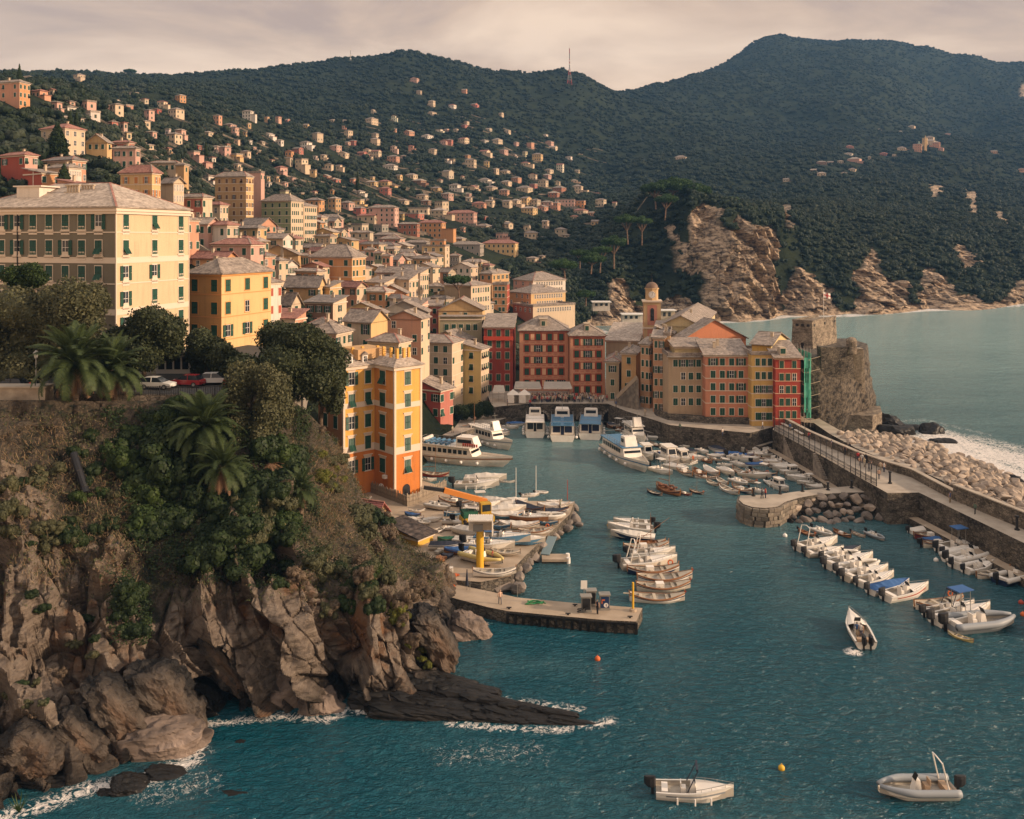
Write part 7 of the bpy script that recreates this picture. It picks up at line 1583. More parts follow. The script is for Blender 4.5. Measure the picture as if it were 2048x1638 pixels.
big_tree('tall grey-green laurel in the foreground of the oaks',520,850,108,many(520,800,68,108,20,8,.26,.38,2.5),20000,.16,M_olv,z0=20,name='laurel_tree')
big_tree('dark green oak behind the small pump palms on the terrace',455,750,119,many(462,728,50,52,10,9,.3,.42),10000,.17,M_oak)
M_pneed=leafmat('pine_needles',(.010,.035,.008),(.055,.105,.02),.15,.5)
def umbrella_pine(label,px,ptop,Y,wpx,trunk_px,seed,lean=0):
 k=Y/F;g=random.Random(seed);c=P(px,ptop,Y);w_=wpx*k/2;th=w_*.42;tk_=4.5 if wpx<30 else 1;z0=P(px,ptop+trunk_px,Y).z
 t=thing('umbrella_pine',label,'tree',(c.x,Y,z0));H_=c.z-z0-th*.6;bl=[]
 for i in range(9):
  a=6.28*i/8;q=w_*(.58 if i<8 else 0);r=w_*g.uniform(.32,.45);bl.append((math.cos(a)*q+lean*k,math.sin(a)*q,H_+(th*.15 if i<8 else th*.55)-g.uniform(0,th*.3),r,r,th*.55))
 inst('crown',crown_mesh('crown',bl,int(2600+40*wpx),max(.18,w_*.05),M_pneed,vr,.84),t);mb=MB();f=(lean*k*.5,0,H_*.45);mb.tube([(0,0,-2),(lean*k*.3,0,H_*.25),f],[w_*.06*tk_,w_*.05*tk_,w_*.045*tk_],7)
 for b in bl:mb.tube([f,((f[0]+b[0])/2,b[1]*.45,(f[2]+b[2])/2-th*.1),(b[0],b[1],b[2]-th*.2)],[w_*.035*tk_,w_*.025*tk_,w_*.012],5)
 mb.build('trunk',mat('pine_bark',(.13,.08,.055),.9,(.24,.16,.11),1),t)
for i,a in enumerate((('lone umbrella pine growing from the roofs by the maroon panelled block',919,552,285,56,46),('large umbrella pine standing clear on the wooded slope',1228,476,470,58,54),('smaller umbrella pine left of the large one on the slope',1200,494,455,46,44),('tall pine with two crowns left of the bare rock face',1256,432,520,50,50),('pine just right of the twin-crowned tall one',1284,436,522,44,48),('low rounded pine above the bathing terrace',1182,510,440,56,30),('dark low pine in the wood above the hotel',1130,520,430,62,30),('pine in the wood right of the low rounded pine',1160,500,470,44,30),('highest umbrella pine crown on the headland top',1345,360,560,78,40),('left umbrella pine on the headland top',1312,368,556,60,44),('right sloping pine crown on the headland top',1392,372,560,66,36),('umbrella pine leaning just below the headland top',1330,392,535,50,42),('small pine right of the headland top above the cliff',1465,395,575,36,26),('small bright pine beside the seaside restaurant',1172,582,425,44,22),('umbrella pine on the ridge left of the summit',256,139,1440,26,20),('small pine on the ridge near the mast',1101,164,1560,13,12),('twin pine on the ridge near the mast',1088,166,1560,14,11))):
 umbrella_pine(a[0],a[1],a[2],a[3],a[4],a[5],30+i,(i%3-1)*4)
for i,(px,p0,p1,Y,w_,lab)in enumerate(((39,132,172,385,17,'dark cypress standing behind the peach house at the top left'),(115,250,300,280,40,'spreading dark conifer before the tall cream block'),(140,220,255,300,14,'left of two slim cypresses behind the tall cream block'),(153,222,258,302,14,'right of two slim cypresses behind the tall cream block'),(128,330,362,225,26,'small dark fir before the white long house'),(412,286,308,380,9,'thin cypress on the mid slope above the orange tower'),(715,345,375,480,9,'thin cypress left of the yellow hillside villa'),(1046,158,170,1560,7,'pointed fir on the ridge left of the mast'),(1056,162,172,1560,5,'tiny pointed fir on the ridge'))):
 k=Y/F;h_=(p1-p0)*k*1.25;r=w_*k/2;b=P(px,p0,Y);t=thing('cypress' if w_<20 else 'conifer',lab,'tree',(b.x,Y,b.z-h_))
 bl=[(0,0,h_*f,r*q,r*q,h_*.17)for f,q in((.2,1),(.36,.95),(.52,.78),(.68,.58),(.82,.38),(.92,.2))]
 inst('crown',crown_mesh('crown',bl,1800 if w_<30 else 4000,max(.12,r*.14),M_leafA if i>6 else M_dgr,vr,.9),t);MB().cyl((0,0,-2),(0,0,h_*.3),r*.15,r*.1,6).build('trunk',M_bark,t)
M_palm=leafmat('palm_leaflets',(.014,.032,.012),(.075,.10,.032),.25,.3);M_palmd=leafmat('dead_palm_leaves',(.12,.07,.04),(.32,.19,.11),.1,.4);M_trk=mat('palm_trunk',(.07,.05,.035),.95,(.18,.13,.09),2,.08,5,stretch=(1,1,3))
def frond_mesh(L_,droop,m_,seed,nl=54,wide=.06):
 g=random.Random(seed);mb=MB();pts=[];x=z=0;a=.0
 n=12
 for i in range(n+1):
  t=i/n;pts.append((x,0,z));a=droop*t*t*1.0+droop*.25*t;x+=L_/n*math.cos(a);z-=L_/n*math.sin(a)
 mb.tube(pts,[.05*(1-i/n)+.012 for i in range(n+1)],4)
 for i in range(nl):
  t=.1+.9*i/nl;k=min(n-1,int(t*n));f=t*n-k;p=Vector(pts[k]).lerp(Vector(pts[k+1]),f);d_=(Vector(pts[k+1])-Vector(pts[k])).normalized()
  ll=L_*.17*math.sin(math.pi*min(.98,t*.85+.13))+.12
  for s in(-1,1):
   u=(d_*.75+Vector((0,s*1.0,0))+Vector((0,0,.25-.35*t+g.uniform(-.12,.12)))).normalized()*ll;w_=d_*wide*.5
   e_=p+u+Vector((0,0,-.12*ll));m2=p+u*.5+Vector((0,0,.03))
   mb.add([p-w_,p+w_,m2+w_*.8,m2-w_*.8,e_],[(0,1,2,3),(3,2,4)])
 return mb.mesh('frond',m_)
PF=[frond_mesh(3.6,d_,M_palm,i)for i,d_ in enumerate((.5,.8,1.15,1.5,1.9))];PD=[frond_mesh(3.0,d_,M_palmd,20+i,26)for i,d_ in enumerate((.5,.9))]
def palm(label,px,prow,Y,rad_px,base_row,seed,nfr=46,dead=10,sc=None):
 c=P(px,prow,Y);zb_=P(px,base_row,Y).z;t=thing('palm_tree',label,'palm',(c.x,Y,zb_));g=random.Random(seed);s=rad_px*Y/F/3.3;ht=c.z-zb_
 mb=MB();pts=[(0.1*math.sin(i*.5),0,ht*i/8-.6)for i in range(9)];mb.tube(pts,[.34-.01*i for i in range(9)],9);mb.sph((pts[-1][0],0,ht-.5),(.5,.5,.7),9,6);mb.build('trunk',M_trk,t,smooth=False)
 for i in range(nfr):
  q=(i+.5)/nfr;elv=math.radians(80-95*q+g.uniform(-7,7));a=i*2.399+g.uniform(-.2,.2);me=PF[min(4,int(1+q*3+g.uniform(-1,1)))]
  inst('frond',me,t,(0,0,ht-.3),(g.uniform(-.3,.3),-elv,a),(s*g.uniform(.85,1.08),)*3)
 for i in range(dead):
  inst('dead_frond',g.choice(PD),t,(0,0,ht-.7),(g.uniform(-.4,.4),math.radians(g.uniform(35,75)),g.uniform(0,6.28)),(s*g.uniform(.6,.95),)*3)
palm('tallest palm with a full feathery crown near the street lamp',150,722,104,92,835,1,74,8);palm('second palm leaning behind the tallest one on the right',222,738,107,78,840,2,62,14)
palm('palm rising from the middle of the slope below the railing',408,850,101.5,84,945,3,70,12);palm('ragged palm with a skirt of dead fronds low on the slope',445,930,98.5,66,1010,4,40,30);palm('small young palm at the right end of the green slope',600,975,101,46,1040,5,48,2)
t=P(540,925,103);dp=thing('dead_palm','withered palm stump with curled brown fronds','palm',(t.x,103,t.z-4));MB().tube([(0,0,-1),(.2,0,2),(0,0,4)],.28,8).build('trunk',M_trk,dp)
for i in range(12):inst('dead_frond',PD[i%2],dp,(0,0,4),(0,math.radians(random.uniform(0,50)),i*2.4),(.7,.7,.7))
def bushy(rng):
 b=[(0,0,.45,.6,.6,.5)]
 for i in range(7):a=i*.9+rng.uniform(-.3,.3);q=rng.uniform(.35,.85);s=rng.uniform(.2,.42);b.append((math.cos(a)*q,math.sin(a)*q,rng.uniform(.1,1.05)*(1.15-q*.7),s,s*rng.uniform(.7,1.1),s*rng.uniform(.7,1.2)))
 return b
SH={}
for nm,m_,sz,nn in(('dark',M_dgr,.15,900),('bright',M_bri,.14,800),('olive',M_olv,.13,800),('dry',M_dry,.10,700),('yellow',M_yel_l,.12,600)):
 SH[nm]=[crown_mesh('foliage',bushy(vr),nn*5,sz*.5,m_,vr,.55)for _ in range(3)]
shr=[]
def shrub(px,py,r_px,kind,sq=1.0):
 p,n=on_cliff(px,py);r=r_px*p.y/F;o=inst('shrub',random.choice(SH[kind]),None,p-Vector((0,0,r*.35)),(0,0,random.uniform(0,6.28)),(r,r,r*sq));o['category']='shrub';o['group']='shrubs on the near cliff'
 nm={'dark':'dark green','bright':'bright green','olive':'grey-green','dry':'dry brown','yellow':'yellow-green'}[kind]
 shr.append(dict(o=o,px=px,py=py,desc=('large ' if r_px>42 else 'small ' if r_px<24 else '')+nm+' shrub'))
rs=random.Random(21)
for(poly,kinds,n,r0,r1)in(([(230,840),(420,850),(560,880),(590,960),(560,1060),(520,1130),(400,1130),(300,1080),(250,980)],['dark','dark','dark','bright','dark'],52,26,60),([(430,1000),(560,980),(620,1060),(600,1100),(480,1110)],['dark','dark','olive'],14,24,44),([(210,1170),(300,1160),(290,1260),(230,1270)],['dark','dark'],7,22,36),([(630,1080),(760,1130),(800,1200),(740,1240),(650,1220),(620,1150)],['dark','olive','olive','bright','dry'],30,18,36),([(0,850),(180,850),(230,960),(240,1100),(120,1150),(0,1120)],['dark','olive','dark','olive','bright'],34,12,30),([(700,1010),(760,1020),(790,1080),(720,1100)],['dark','olive','dry'],9,26,44),([(640,860),(680,900),(700,960),(690,1000),(640,960)],['yellow','dry','olive','yellow'],12,12,24),([(750,1180),(850,1150),(860,1200),(790,1230)],['dry','yellow','dry'],9,14,28),([(790,1230),(850,1240),(870,1330),(820,1330)],['dry','olive','yellow'],8,9,18),([(0,1180),(200,1180),(260,1320),(60,1450),(0,1400)],['dry','olive','dark'],16,9,22),([(300,800),(470,800),(470,850),(300,850)],['bright','dark','bright'],10,20,34),([(560,1120),(640,1120),(640,1180),(520,1160)],['dry','dark'],8,12,24)):
 k=0
 while k<n:
  x,y=rs.uniform(min(p[0]for p in poly),max(p[0]for p in poly)),rs.uniform(min(p[1]for p in poly),max(p[1]for p in poly))
  if bool(inpoly(x,y,poly)):shrub(x,y,rs.uniform(r0,r1),rs.choice(kinds),rs.uniform(.8,1.2));k+=1
NL=[('the ragged palm',445,930),('the mid-slope palm',408,850),('the tallest palm',150,760),('the young palm',600,975),('the retaining wall',60,810),('the orange harbour house',690,940),('the boatyard shed',820,1080),('the dark rock gully',640,1230),('the fuel pier root',880,1180),('the tall pale slab',340,1330),('the left picture edge',0,1000),('the wedge-shaped boulder',300,1500),('the dry straw patch',210,1040),('the parked cars',380,790),('the cliff point',860,1300),('the dead palm stump',540,935),('the low brown ledges',480,1180),('the slope foot on the left',60,1300)]
for s in shr:
 b=min(NL,key=lambda l:(l[1]-s['px'])**2+(l[2]-s['py'])**2);dx,dy=s['px']-b[1],s['py']-b[2]
 s['place']=('close to ' if math.hypot(dx,dy)<30 else('right of ' if dx>0 else 'left of ')if abs(dx)>abs(dy)else('below ' if dy>0 else 'above '))+b[0]
uniquify(shr)
def tufts(name,n,m_,polys,L0,L1,w_,seed,droop,spread=1.0,side=(.3,-.5,-.2)):
 g=np.random.default_rng(seed);iu=g.integers(0,CL.shape[0],n*6);iv=g.integers(0,CL.shape[1],n*6);px,py=CPX[iu,iv],CPY[iu,iv];keep=np.zeros(len(px),bool)
 for p in polys:keep|=inpoly(px,py,p)
 iu,iv=iu[keep][:n],iv[keep][:n];c=CL[iu,iv]+g.normal(size=(len(iu),3))*.25;nr=CN[iu,iv];k=len(c)
 d=nr*.6+g.normal(size=(k,3))*.5*spread+np.array([0,0,.5]);d/=np.linalg.norm(d,axis=1)[:,None];l=g.uniform(L0,L1,k)[:,None]
 s_=np.cross(d,g.normal(size=(k,3)));s_/=np.linalg.norm(s_,axis=1)[:,None];s_*=w_
 m1=c+d*l*.5;e_=m1+(d*.5+np.array(side)*droop)*l*.6
 v=np.stack([c-s_,c+s_,m1+s_*.8,m1-s_*.8,e_+s_*.2,e_-s_*.2],1).reshape(-1,3);b=np.arange(k)*6
 f=np.stack([np.stack([b,b+1,b+2,b+3],1),np.stack([b+3,b+2,b+4,b+5],1)],1).reshape(-1,4)
 return tag(inst(name,np_mesh(name,v,f,m_)),kind='stuff')
M_straw=leafmat('dry_straw',(.14,.095,.055),(.40,.28,.165),.15,.3);M_grs=leafmat('rough_grass',(.025,.045,.012),(.11,.12,.04),.2,.3)
tufts('dry_straw',9000,M_straw,[[(120,920),(230,900),(260,1000),(290,1100),(250,1190),(180,1180),(130,1060)],[(0,860),(120,850),(180,1000),(240,1150),(60,1170),(0,1100)],[(600,900),(690,900),(700,1080),(640,1080)]],.5,1.7,.018,4,1.3)
tufts('dry_grass',12000,M_straw,[[(0,820),(900,900),(900,1180),(0,1170)]],.25,.8,.02,5,.8)
tufts('rough_grass',26000,M_grs,[[(0,820),(900,880),(880,1200),(0,1220)]],.2,.7,.025,6,.6)
def ground_leaves(name,n,m_,polys,size,seed,lift=.4):
 g=np.random.default_rng(seed);iu=g.integers(0,CL.shape[0],n*6);iv=g.integers(0,CL.shape[1],n*6);px,py=CPX[iu,iv],CPY[iu,iv];w_=fbm(px/26,py/26,0,3,seed)>.47;keep=np.zeros(len(px),bool)
 for p in polys:keep|=inpoly(px,py,p)
 keep&=w_;iu,iv=iu[keep][:n],iv[keep][:n];nr=CN[iu,iv];c=CL[iu,iv]+nr*g.uniform(0,lift,(len(iu),1))+g.normal(size=(len(iu),3))*.15
 v,f=leaf_quads(c,nr+np.array([0,0,.4]),size,g);return tag(inst(name,np_mesh(name,v,f,m_)),kind='stuff')
ground_leaves('ivy_cover',36000,M_dgr,[[(200,820),(620,820),(640,1120),(520,1180),(300,1140),(220,1000)],[(200,1150),(310,1140),(300,1290),(220,1290)]],.13,8,.8)
ground_leaves('brush_cover',20000,M_olv,[[(0,820),(900,880),(880,1180),(600,1170),(0,1180)]],.10,9,.6)
ground_leaves('brown_brush_cover',9000,M_dry,[[(100,820),(240,820),(300,1180),(100,1300)],[(600,880),(900,1000),(880,1240),(600,1240)]],.09,10,.5)
p=G(38,1625,1.2);ag=thing('agave','spiky green plant in the very bottom left corner','plant',p)
for i in range(14):
 a=i*2.4;q=MB();q.add([(0,-.05,0),(0,.05,0),(.5,.04,.7),(.5,-.04,.7),(.85,0,1.25)],[(0,1,2,3),(3,2,4)]);q.build('leaf',M_bri,ag,(0,0,0),a)
for(pts,lab)in(([(150,905),(165,940),(178,975),(180,985)],'thick black drain pipe on the brown slope'),([(243,1085),(258,1104)],'short black pipe end lower on the slope')):
 q=MB();pp=[on_cliff(x,y)[0]+Vector((0,-.6,.3))for x,y in pts];q.tube([tuple(p)for p in pp],.42 if len(pts)>2 else .25,10);tag(q.build('drain_pipe',M_black),lab,'pipe')
# ================================================================== BOATS
M_hullw=mat('boat_white',(.70,.65,.58),.35,(.78,.73,.66),1.2);M_hullc=mat('boat_cream',(.58,.50,.40),.4,(.64,.57,.47),1.2);M_wood=mat('varnished_wood',(.20,.085,.035),.4,(.30,.14,.06),3,stretch=(1,6,1));M_navy=mat('navy_paint',(.012,.022,.06),.35)
M_redp=mat('red_paint',(.36,.05,.03),.4);M_bluep=mat('blue_paint',(.06,.16,.28),.5,(.10,.22,.34),2);M_deckb=mat('deck_beige',(.40,.34,.26),.7,(.5,.43,.33),3);M_in=mat('boat_inside',(.30,.27,.23),.7,(.40,.36,.30),4);M_ribg=mat('rib_grey',(.24,.26,.28),.5);M_ribw=mat('rib_white',(.60,.57,.52),.5);M_cush=mat('tan_cushion',(.34,.24,.16),.8)
M_tarp=mat('white_tarp',(.60,.56,.50),.85,(.5,.46,.41),1.5,.06,2.5);M_tarpb=mat('blue_tarp',(.03,.09,.24),.8,(.05,.13,.30),1.5,.05,2.5);M_tarpn=mat('navy_tarp',(.02,.025,.04),.85,(.035,.04,.06),1.5,.05,2.5);M_tarpg=mat('green_tarp',(.01,.07,.04),.8,(.02,.10,.06),1.5,.05,2.5);M_marn=mat('maroon_paint',(.16,.025,.02),.4);M_org=mat('orange_plastic',(.55,.12,.03),.5);M_ylw=mat('yellow_hull',(.55,.44,.18),.45)
HM=dict(white=M_hullw,cream=M_hullc,navy=M_navy,red=M_redp,blue=M_bluep,wood=M_wood,maroon=M_marn,grey=M_ribg,yellow=M_ylw,black=M_black,green=mat('green_paint',(.03,.12,.07),.4))
def hull_loft(kind,L=1.0,B=.36,D=.17):
 """unit boat, bow at +x, waterline z=0; returns rings (outer) and sheer line points"""
 n=14;rings=[];sheer=[]
 for i in range(n+1):
  t=i/n;x=-.5+t
  if kind=='gozzo':w=B/2*max(.02,math.sin(math.pi*(.03+.94*t))**.62);z=D*(.62+.55*(2*t-1)**2+(.22*max(0,t-.8)/.2));keel=-.05
  elif kind=='rib':w=B/2*(1 if t<.6 else max(.04,math.cos((t-.6)/.4*1.5)**.7));z=D*(.75+.35*max(0,t-.6));keel=-.05
  else:w=B/2*(.92+.08*min(1,t*3)if t<.45 else max(.015,1-((t-.45)/.55)**2.3));z=D*(.78+.5*t*t);keel=-.05
  xx=x*L;qq=max(0,t-.72)/.28;rk=((.11 if kind=='motor' else .06)*qq*qq)*L;keel=-.05+.07*qq;ch=.72*(1-.55*qq)
  rings.append([(xx+rk*1,w*1.0,z),(xx+rk*.6,w*.93,z*.45),(xx,w*ch,-.01+.03*qq),(xx-rk*.2,0,keel),(xx,-w*ch,-.01+.03*qq),(xx+rk*.6,-w*.93,z*.45),(xx+rk,-w,z)])
  sheer.append((xx+rk,w,z))
 return rings,sheer
BP={}
def tube_ring(sheer,r,dz=0.0,inset=0.0):
 return[(x,w-inset,z+dz)for x,w,z in sheer]+[(x,-(w-inset),z+dz)for x,w,z in reversed(sheer)]
def boat_parts(kind,hullc,opt):
 """list of (name, mesh, [(sub, mesh)])"""
 key=(kind,hullc,opt)
 if key in BP:return BP[key]
 R=[];hm=HM[hullc];D=.15 if kind!='gozzo' else .13;Bm=.37 if kind!='rib' else .40
 if kind=='gozzo':Bm=.34
 hk={'gozzo':'gozzo','rib':'rib'}.get(kind,'motor')
 rings,sh=hull_loft(hk,1,Bm,D)
 mb=MB().loft(rings,0)
 if hk!='gozzo':mb.add(rings[0],[tuple(range(len(rings[0])))],0)
 R.append(('hull',mb.mesh('hull',hm),[]))
 fl=.045 if hk!='motor' else .055
 mb=MB();inner=[(x,w*.9,z)for x,w,z in sh]
 mb.loft([[(x,w,z-.004),(x,w*.98,fl),(x,-w*.98,fl),(x,-w,z-.004)]for x,w,z in inner],0);R.append(('inside',mb.mesh('inside',M_in if hullc!='wood' else M_wood),[]))
 gm=M_wood if(kind=='gozzo')else(M_ribw if kind!='rib' else hm)
 if 'plain' in opt:gm=hm
 mb=MB()
 if kind=='rib':
  pts=[(x,w*.95,z+.01)for x,w,z in sh];tub=M_ribg if 'g' in opt.split('+')else M_ribw
  if 'y' in opt.split('+'):tub=M_ylw
  for s in(1,-1):mb.tube([(x,s*y,z)for x,y,z in pts],[.052 if i<11 else .052-.006*(i-10)for i in range(len(pts))],8)
  R.append(('tube',mb.mesh('tube',tub,True),[]))
 else:
  for s in(1,-1):
   mb=MB()
   for i in range(len(sh)-1):
    (x0,w0,z0),(x1,w1,z1)=sh[i],sh[i+1]
    mb.add([(x0,s*w0*1.03,z0-.012),(x1,s*w1*1.03,z1-.012),(x1,s*w1*1.03,z1+.012),(x0,s*w0*1.03,z0+.012),(x0,s*w0*.86,z0+.012),(x1,s*w1*.86,z1+.012)],[(0,1,2,3),(3,2,5,4)]if s<0 else[(3,2,1,0),(4,5,2,3)])
   R.append(('gunwale',mb.mesh('gunwale',gm),[]))
  if kind=='gozzo':
   R.append(('stem_post',MB().bar((.53,0,D*.5),(.56,0,D*1.9),.02).mesh('stem_post',M_wood),[]));R.append(('stern_post',MB().bar((-.5,0,D*.4),(-.51,0,D*1.5),.02).mesh('stern_post',M_wood),[]))
   mb=MB()
   for i in range(len(sh)-1):
    (x0,w0,z0),(x1,w1,z1)=sh[i],sh[i+1]
    for s in(1,-1):mb.add([(x0,s*w0*1.0+s*.003,z0*.72),(x1,s*w1+s*.003,z1*.72),(x1,s*w1+s*.006,z1*.84),(x0,s*w0+s*.006,z0*.84)],[(0,1,2,3),(3,2,1,0)])
   R.append(('rub_strip',mb.mesh('rub_strip',M_navy if hullc!='navy' else M_hullw),[]))
 O=opt.split('+')
 if kind=='gozzo' and not any(o in O for o in('cover','coverb','coverg','covern')):
  for x in(-.28,-.02,.22):
   w=np.interp(x,[s[0]for s in sh],[s[1]for s in sh])*.92;R.append(('thwart',MB().box(x-.03,x+.03,-w,w,D*.62,D*.70).mesh('thwart',M_deckb if hullc!='wood' else M_wood),[]))
  R.append(('foredeck',MB().loft([[(x,w*.9,z+.004),(x,0,z+.02),(x,-w*.9,z+.004)]for x,w,z in sh[11:]],0).mesh('foredeck',M_deckb),[]))
  if 'box' in O:R.append(('engine_box',MB().box(-.12,.04,-.07,.07,fl,D*1.15).mesh('engine_box',M_hullw),[]))
 tarp={'cover':M_tarp,'coverb':M_tarpb,'coverg':M_tarpg,'covern':M_tarpn}
 for o in O:
  if o in tarp:
   rg_=random.Random(hash(key)%99 if False else len(opt)*7+len(hullc));rr=[]
   for i,(x,w,z)in enumerate(sh):
    pk=.10*math.sin(math.pi*min(1,(i+.4)/14))+.012*rg_.uniform(-1,1);rr.append([(x,w*1.06,z-.02),(x,w*1.0,z+.02),(x,w*.5,z+pk*.62),(x,0,z+pk),(x,-w*.5,z+pk*.62),(x,-w,z+.02),(x,-w*1.06,z-.02)])
   R.append(('cover',MB().loft(rr,0).mesh('cover',tarp[o]),[]))
 covered=any(o in O for o in tarp)
 if kind in('motor','cabin','rib')and not covered:
  if kind!='rib':R.append(('foredeck',MB().loft([[(x,w*.97,z+.004),(x,w*.4,z+.03),(x,-w*.4,z+.03),(x,-w*.97,z+.004)]for x,w,z in sh[8:]],0).mesh('foredeck',M_hullw),[]))
  if kind!='cabin':
   R.append(('console',MB().add([(-.02,-.06,fl),(.10,-.06,fl),(.10,.06,fl),(-.02,.06,fl),(0,-.05,D*1.5),(.06,-.05,D*1.5),(.06,.05,D*1.5),(0,.05,D*1.5)],[(4,5,6,7),(0,1,5,4),(1,2,6,5),(2,3,7,6),(3,0,4,7)]).mesh('console',M_hullw),[]))
   R.append(('windscreen',MB().add([(.07,-.055,D*1.45),(.07,.055,D*1.45),(.03,.05,D*2.0),(.03,-.05,D*2.0)],[(0,1,2,3),(3,2,1,0)]).mesh('windscreen',M_glass),[]))
   R.append(('helm_seat',MB().box(-.14,-.07,-.055,.055,fl,D*1.0).box(-.15,-.135,-.055,.055,D*1.0,D*1.5).mesh('helm_seat',M_cush if 'tan' in O else M_hullw),[]))
   R.append(('stern_bench',MB().box(-.42,-.33,-.12,.12,fl,D*.85).mesh('stern_bench',M_cush if 'tan' in O else M_hullw),[]))
   if kind=='motor':R.append(('sun_pad',MB().box(.16,.30,-.08,.08,D*.9,D*1.12).mesh('sun_pad',M_deckb),[]))
  else:
   c0,c1,h_=-.12,.26,D*1.25
   mb=MB().add([(c0,-.13,D*.8),(c1,-.10,D*.9),(c1,.10,D*.9),(c0,.13,D*.8),(c0,-.12,D+h_),(c1-.08,-.09,D+h_),(c1-.08,.09,D+h_),(c0,.12,D+h_)],[(4,5,6,7),(0,1,5,4),(1,2,6,5),(2,3,7,6),(3,0,4,7)])
   wn=MB()
   for s in(-1,1):
    for k in range(3):x=c0+.03+k*.095;wn.box(x,x+.07,s*.128-.004,s*.128+.004,D*1.4,D*1.95)
   wn.add([(c1-.02,-.08,D*1.35),(c1-.02,.08,D*1.35),(c1-.065,.075,D*2.0),(c1-.065,-.075,D*2.0)],[(0,1,2,3),(3,2,1,0)])
   wn.box(c0-.006,c0+.004,-.08,-.01,D*1.4,D*1.95).box(c0-.006,c0+.004,.01,.08,D*1.4,D*1.95)
   R.append(('cabin',mb.mesh('cabin',M_hullw),[('window',wn.mesh('window',M_glass)),('cabin_roof',MB().box(c0-.04,c1-.05,-.135,.135,D+h_,D+h_+.015).mesh('cabin_roof',M_hullw))]))
  rb=MB();ps=[(x,s*w*.9,z+.055)for s in(1,)for x,w,z in sh[8:]]+[(x,-w*.9,z+.055)for x,w,z in reversed(sh[8:])]
  if kind!='rib':
   rb.tube(ps,.004,4)
   for(x,y,z)in ps[::2]:rb.cyl((x,y,z-.05),(x,y,z),.003,.003,4)
   R.append(('bow_rail',rb.mesh('bow_rail',M_rail),[]))
 if 'arch' in O:R.append(('roll_bar',MB().tube([(-.36,.15,D*.8),(-.26,.14,D*3.4),(-.24,0,D*3.6),(-.26,-.14,D*3.4),(-.36,-.15,D*.8)],.010,6).mesh('roll_bar',M_hullw),[]))
 if 'bimini' in O:R.append(('folded_bimini',MB().tube([(-.05,.15,D),(.10,.13,D*3.0),(.10,-.13,D*3.0),(-.05,-.15,D)],.008,5).bar((.09,-.13,D*3.05),(.09,.13,D*3.05),.03).mesh('folded_bimini',M_tarpn),[]))
 if 'ttop' in O:
  mb=MB()
  for x,y in((-.08,.09),(.12,.09),(-.08,-.09),(.12,-.09)):mb.cyl((x,y,D),(x,y,D*3.3),.006,.006,5)
  R.append(('canopy',MB().box(-.13,.17,-.12,.12,D*3.3,D*3.4).mesh('canopy',M_tarpb if 'blue' in O else M_tarp),[('canopy_frame',mb.mesh('canopy_frame',M_rail))]))
 if 'mast' in O:R.append(('mast',MB().cyl((.05,0,.03),(.05,0,1.1),.010,.006,6).cyl((-.4,0,.30),(.05,0,.35),.010,.010,6).mesh('mast',M_wood),[]))
 if 'yard' in O:R.append(('long_yard',MB().cyl((-.55,-.1,.10),(.75,.2,.85),.010,.006,6).mesh('long_yard',M_wood),[]))
 if 'net' in O:
  rg_=random.Random(4);mb=MB()
  for _ in range(26):mb.sph((rg_.uniform(-.4,.35),rg_.uniform(-.1,.1),.14+rg_.uniform(0,.08)),(.05,.04,.03),6,4)
  R.append(('fishing_net',mb.mesh('fishing_net',mat('net_brown',(.12,.05,.03),.95,(.3,.14,.08),8,.03,20)),[]))
 if 'buoy' in O:R.append(('life_ring',MB().tube([(.42+.05*math.cos(a),.17,D+.03+.05*math.sin(a))for a in np.linspace(0,6.283,11)],.015,5).mesh('life_ring',M_org),[]))
 if 'pennant' in O:R.append(('pennant',MB().add([(.55,0,D*1.9),(.60,.02,D*1.5),(.55,0,D*1.2)],[(0,1,2),(2,1,0)]).mesh('pennant',M_redp),[]))
 if 'plank' in O:R.append(('gang_board',MB().box(-.62,-.48,-.02,.02,D,D+.01).mesh('gang_board',M_deckb),[]))
 if 'fend' in O:
  for x,s in((-.2,-1),(.05,-1),(.28,-1),(-.1,1)):
   w=np.interp(x,[q[0]for q in sh],[q[1]for q in sh]);R.append(('fender',MB().cyl((x,s*(w+.02),-.01),(x,s*(w+.02),.09),.013,.013,7).mesh('fender',M_white),[]))
 if 'stripe' in O:
  mb=MB()
  for i in range(2,13):
   (x0,w0,z0),(x1,w1,z1)=sh[i],sh[i+1]
   for s in(1,-1):mb.add([(x0,s*(w0*.975+.004),z0*.66),(x1,s*(w1*.975+.004),z1*.66),(x1,s*(w1*.985+.004),z1*.8),(x0,s*(w0*.985+.004),z0*.8)],[(0,1,2,3),(3,2,1,0)])
  R.append(('hull_stripe',mb.mesh('hull_stripe',M_ribg if 'red' not in O else M_redp),[]))
 if 'ob' in O or 'ob2' in O:
  for y in((0,)if 'ob' in O else(-.055,.055)):
   cowl=MB().loft([[(-.50-.085*(.75 if k in(0,4)else 1)*(1+math.cos(a)),y+.038*sc_*math.sin(a),z)for a in np.linspace(0,6.283,9)[:-1]]for k,(z,sc_)in enumerate(((D*.75,.8),(D*1.0,1),(D*1.5,1),(D*1.75,.8),(D*1.8,.4)))],0,True,True)
   leg=MB().box(-.57,-.53,y-.012,y+.012,-.06,D*.8).box(-.60,-.50,y-.02,y+.02,-.06,-.045)
   R.append(('outboard',cowl.mesh('outboard',M_black if 'bk' not in O else M_iron),[('motor_leg',leg.mesh('motor_leg',M_black))]))
 BP[key]=R;return R
BOATS=[]
CN2=dict(white='white',cream='cream',navy='dark navy',red='red',blue='blue',wood='varnished',maroon='maroon',grey='grey',yellow='yellow',black='black',green='green')
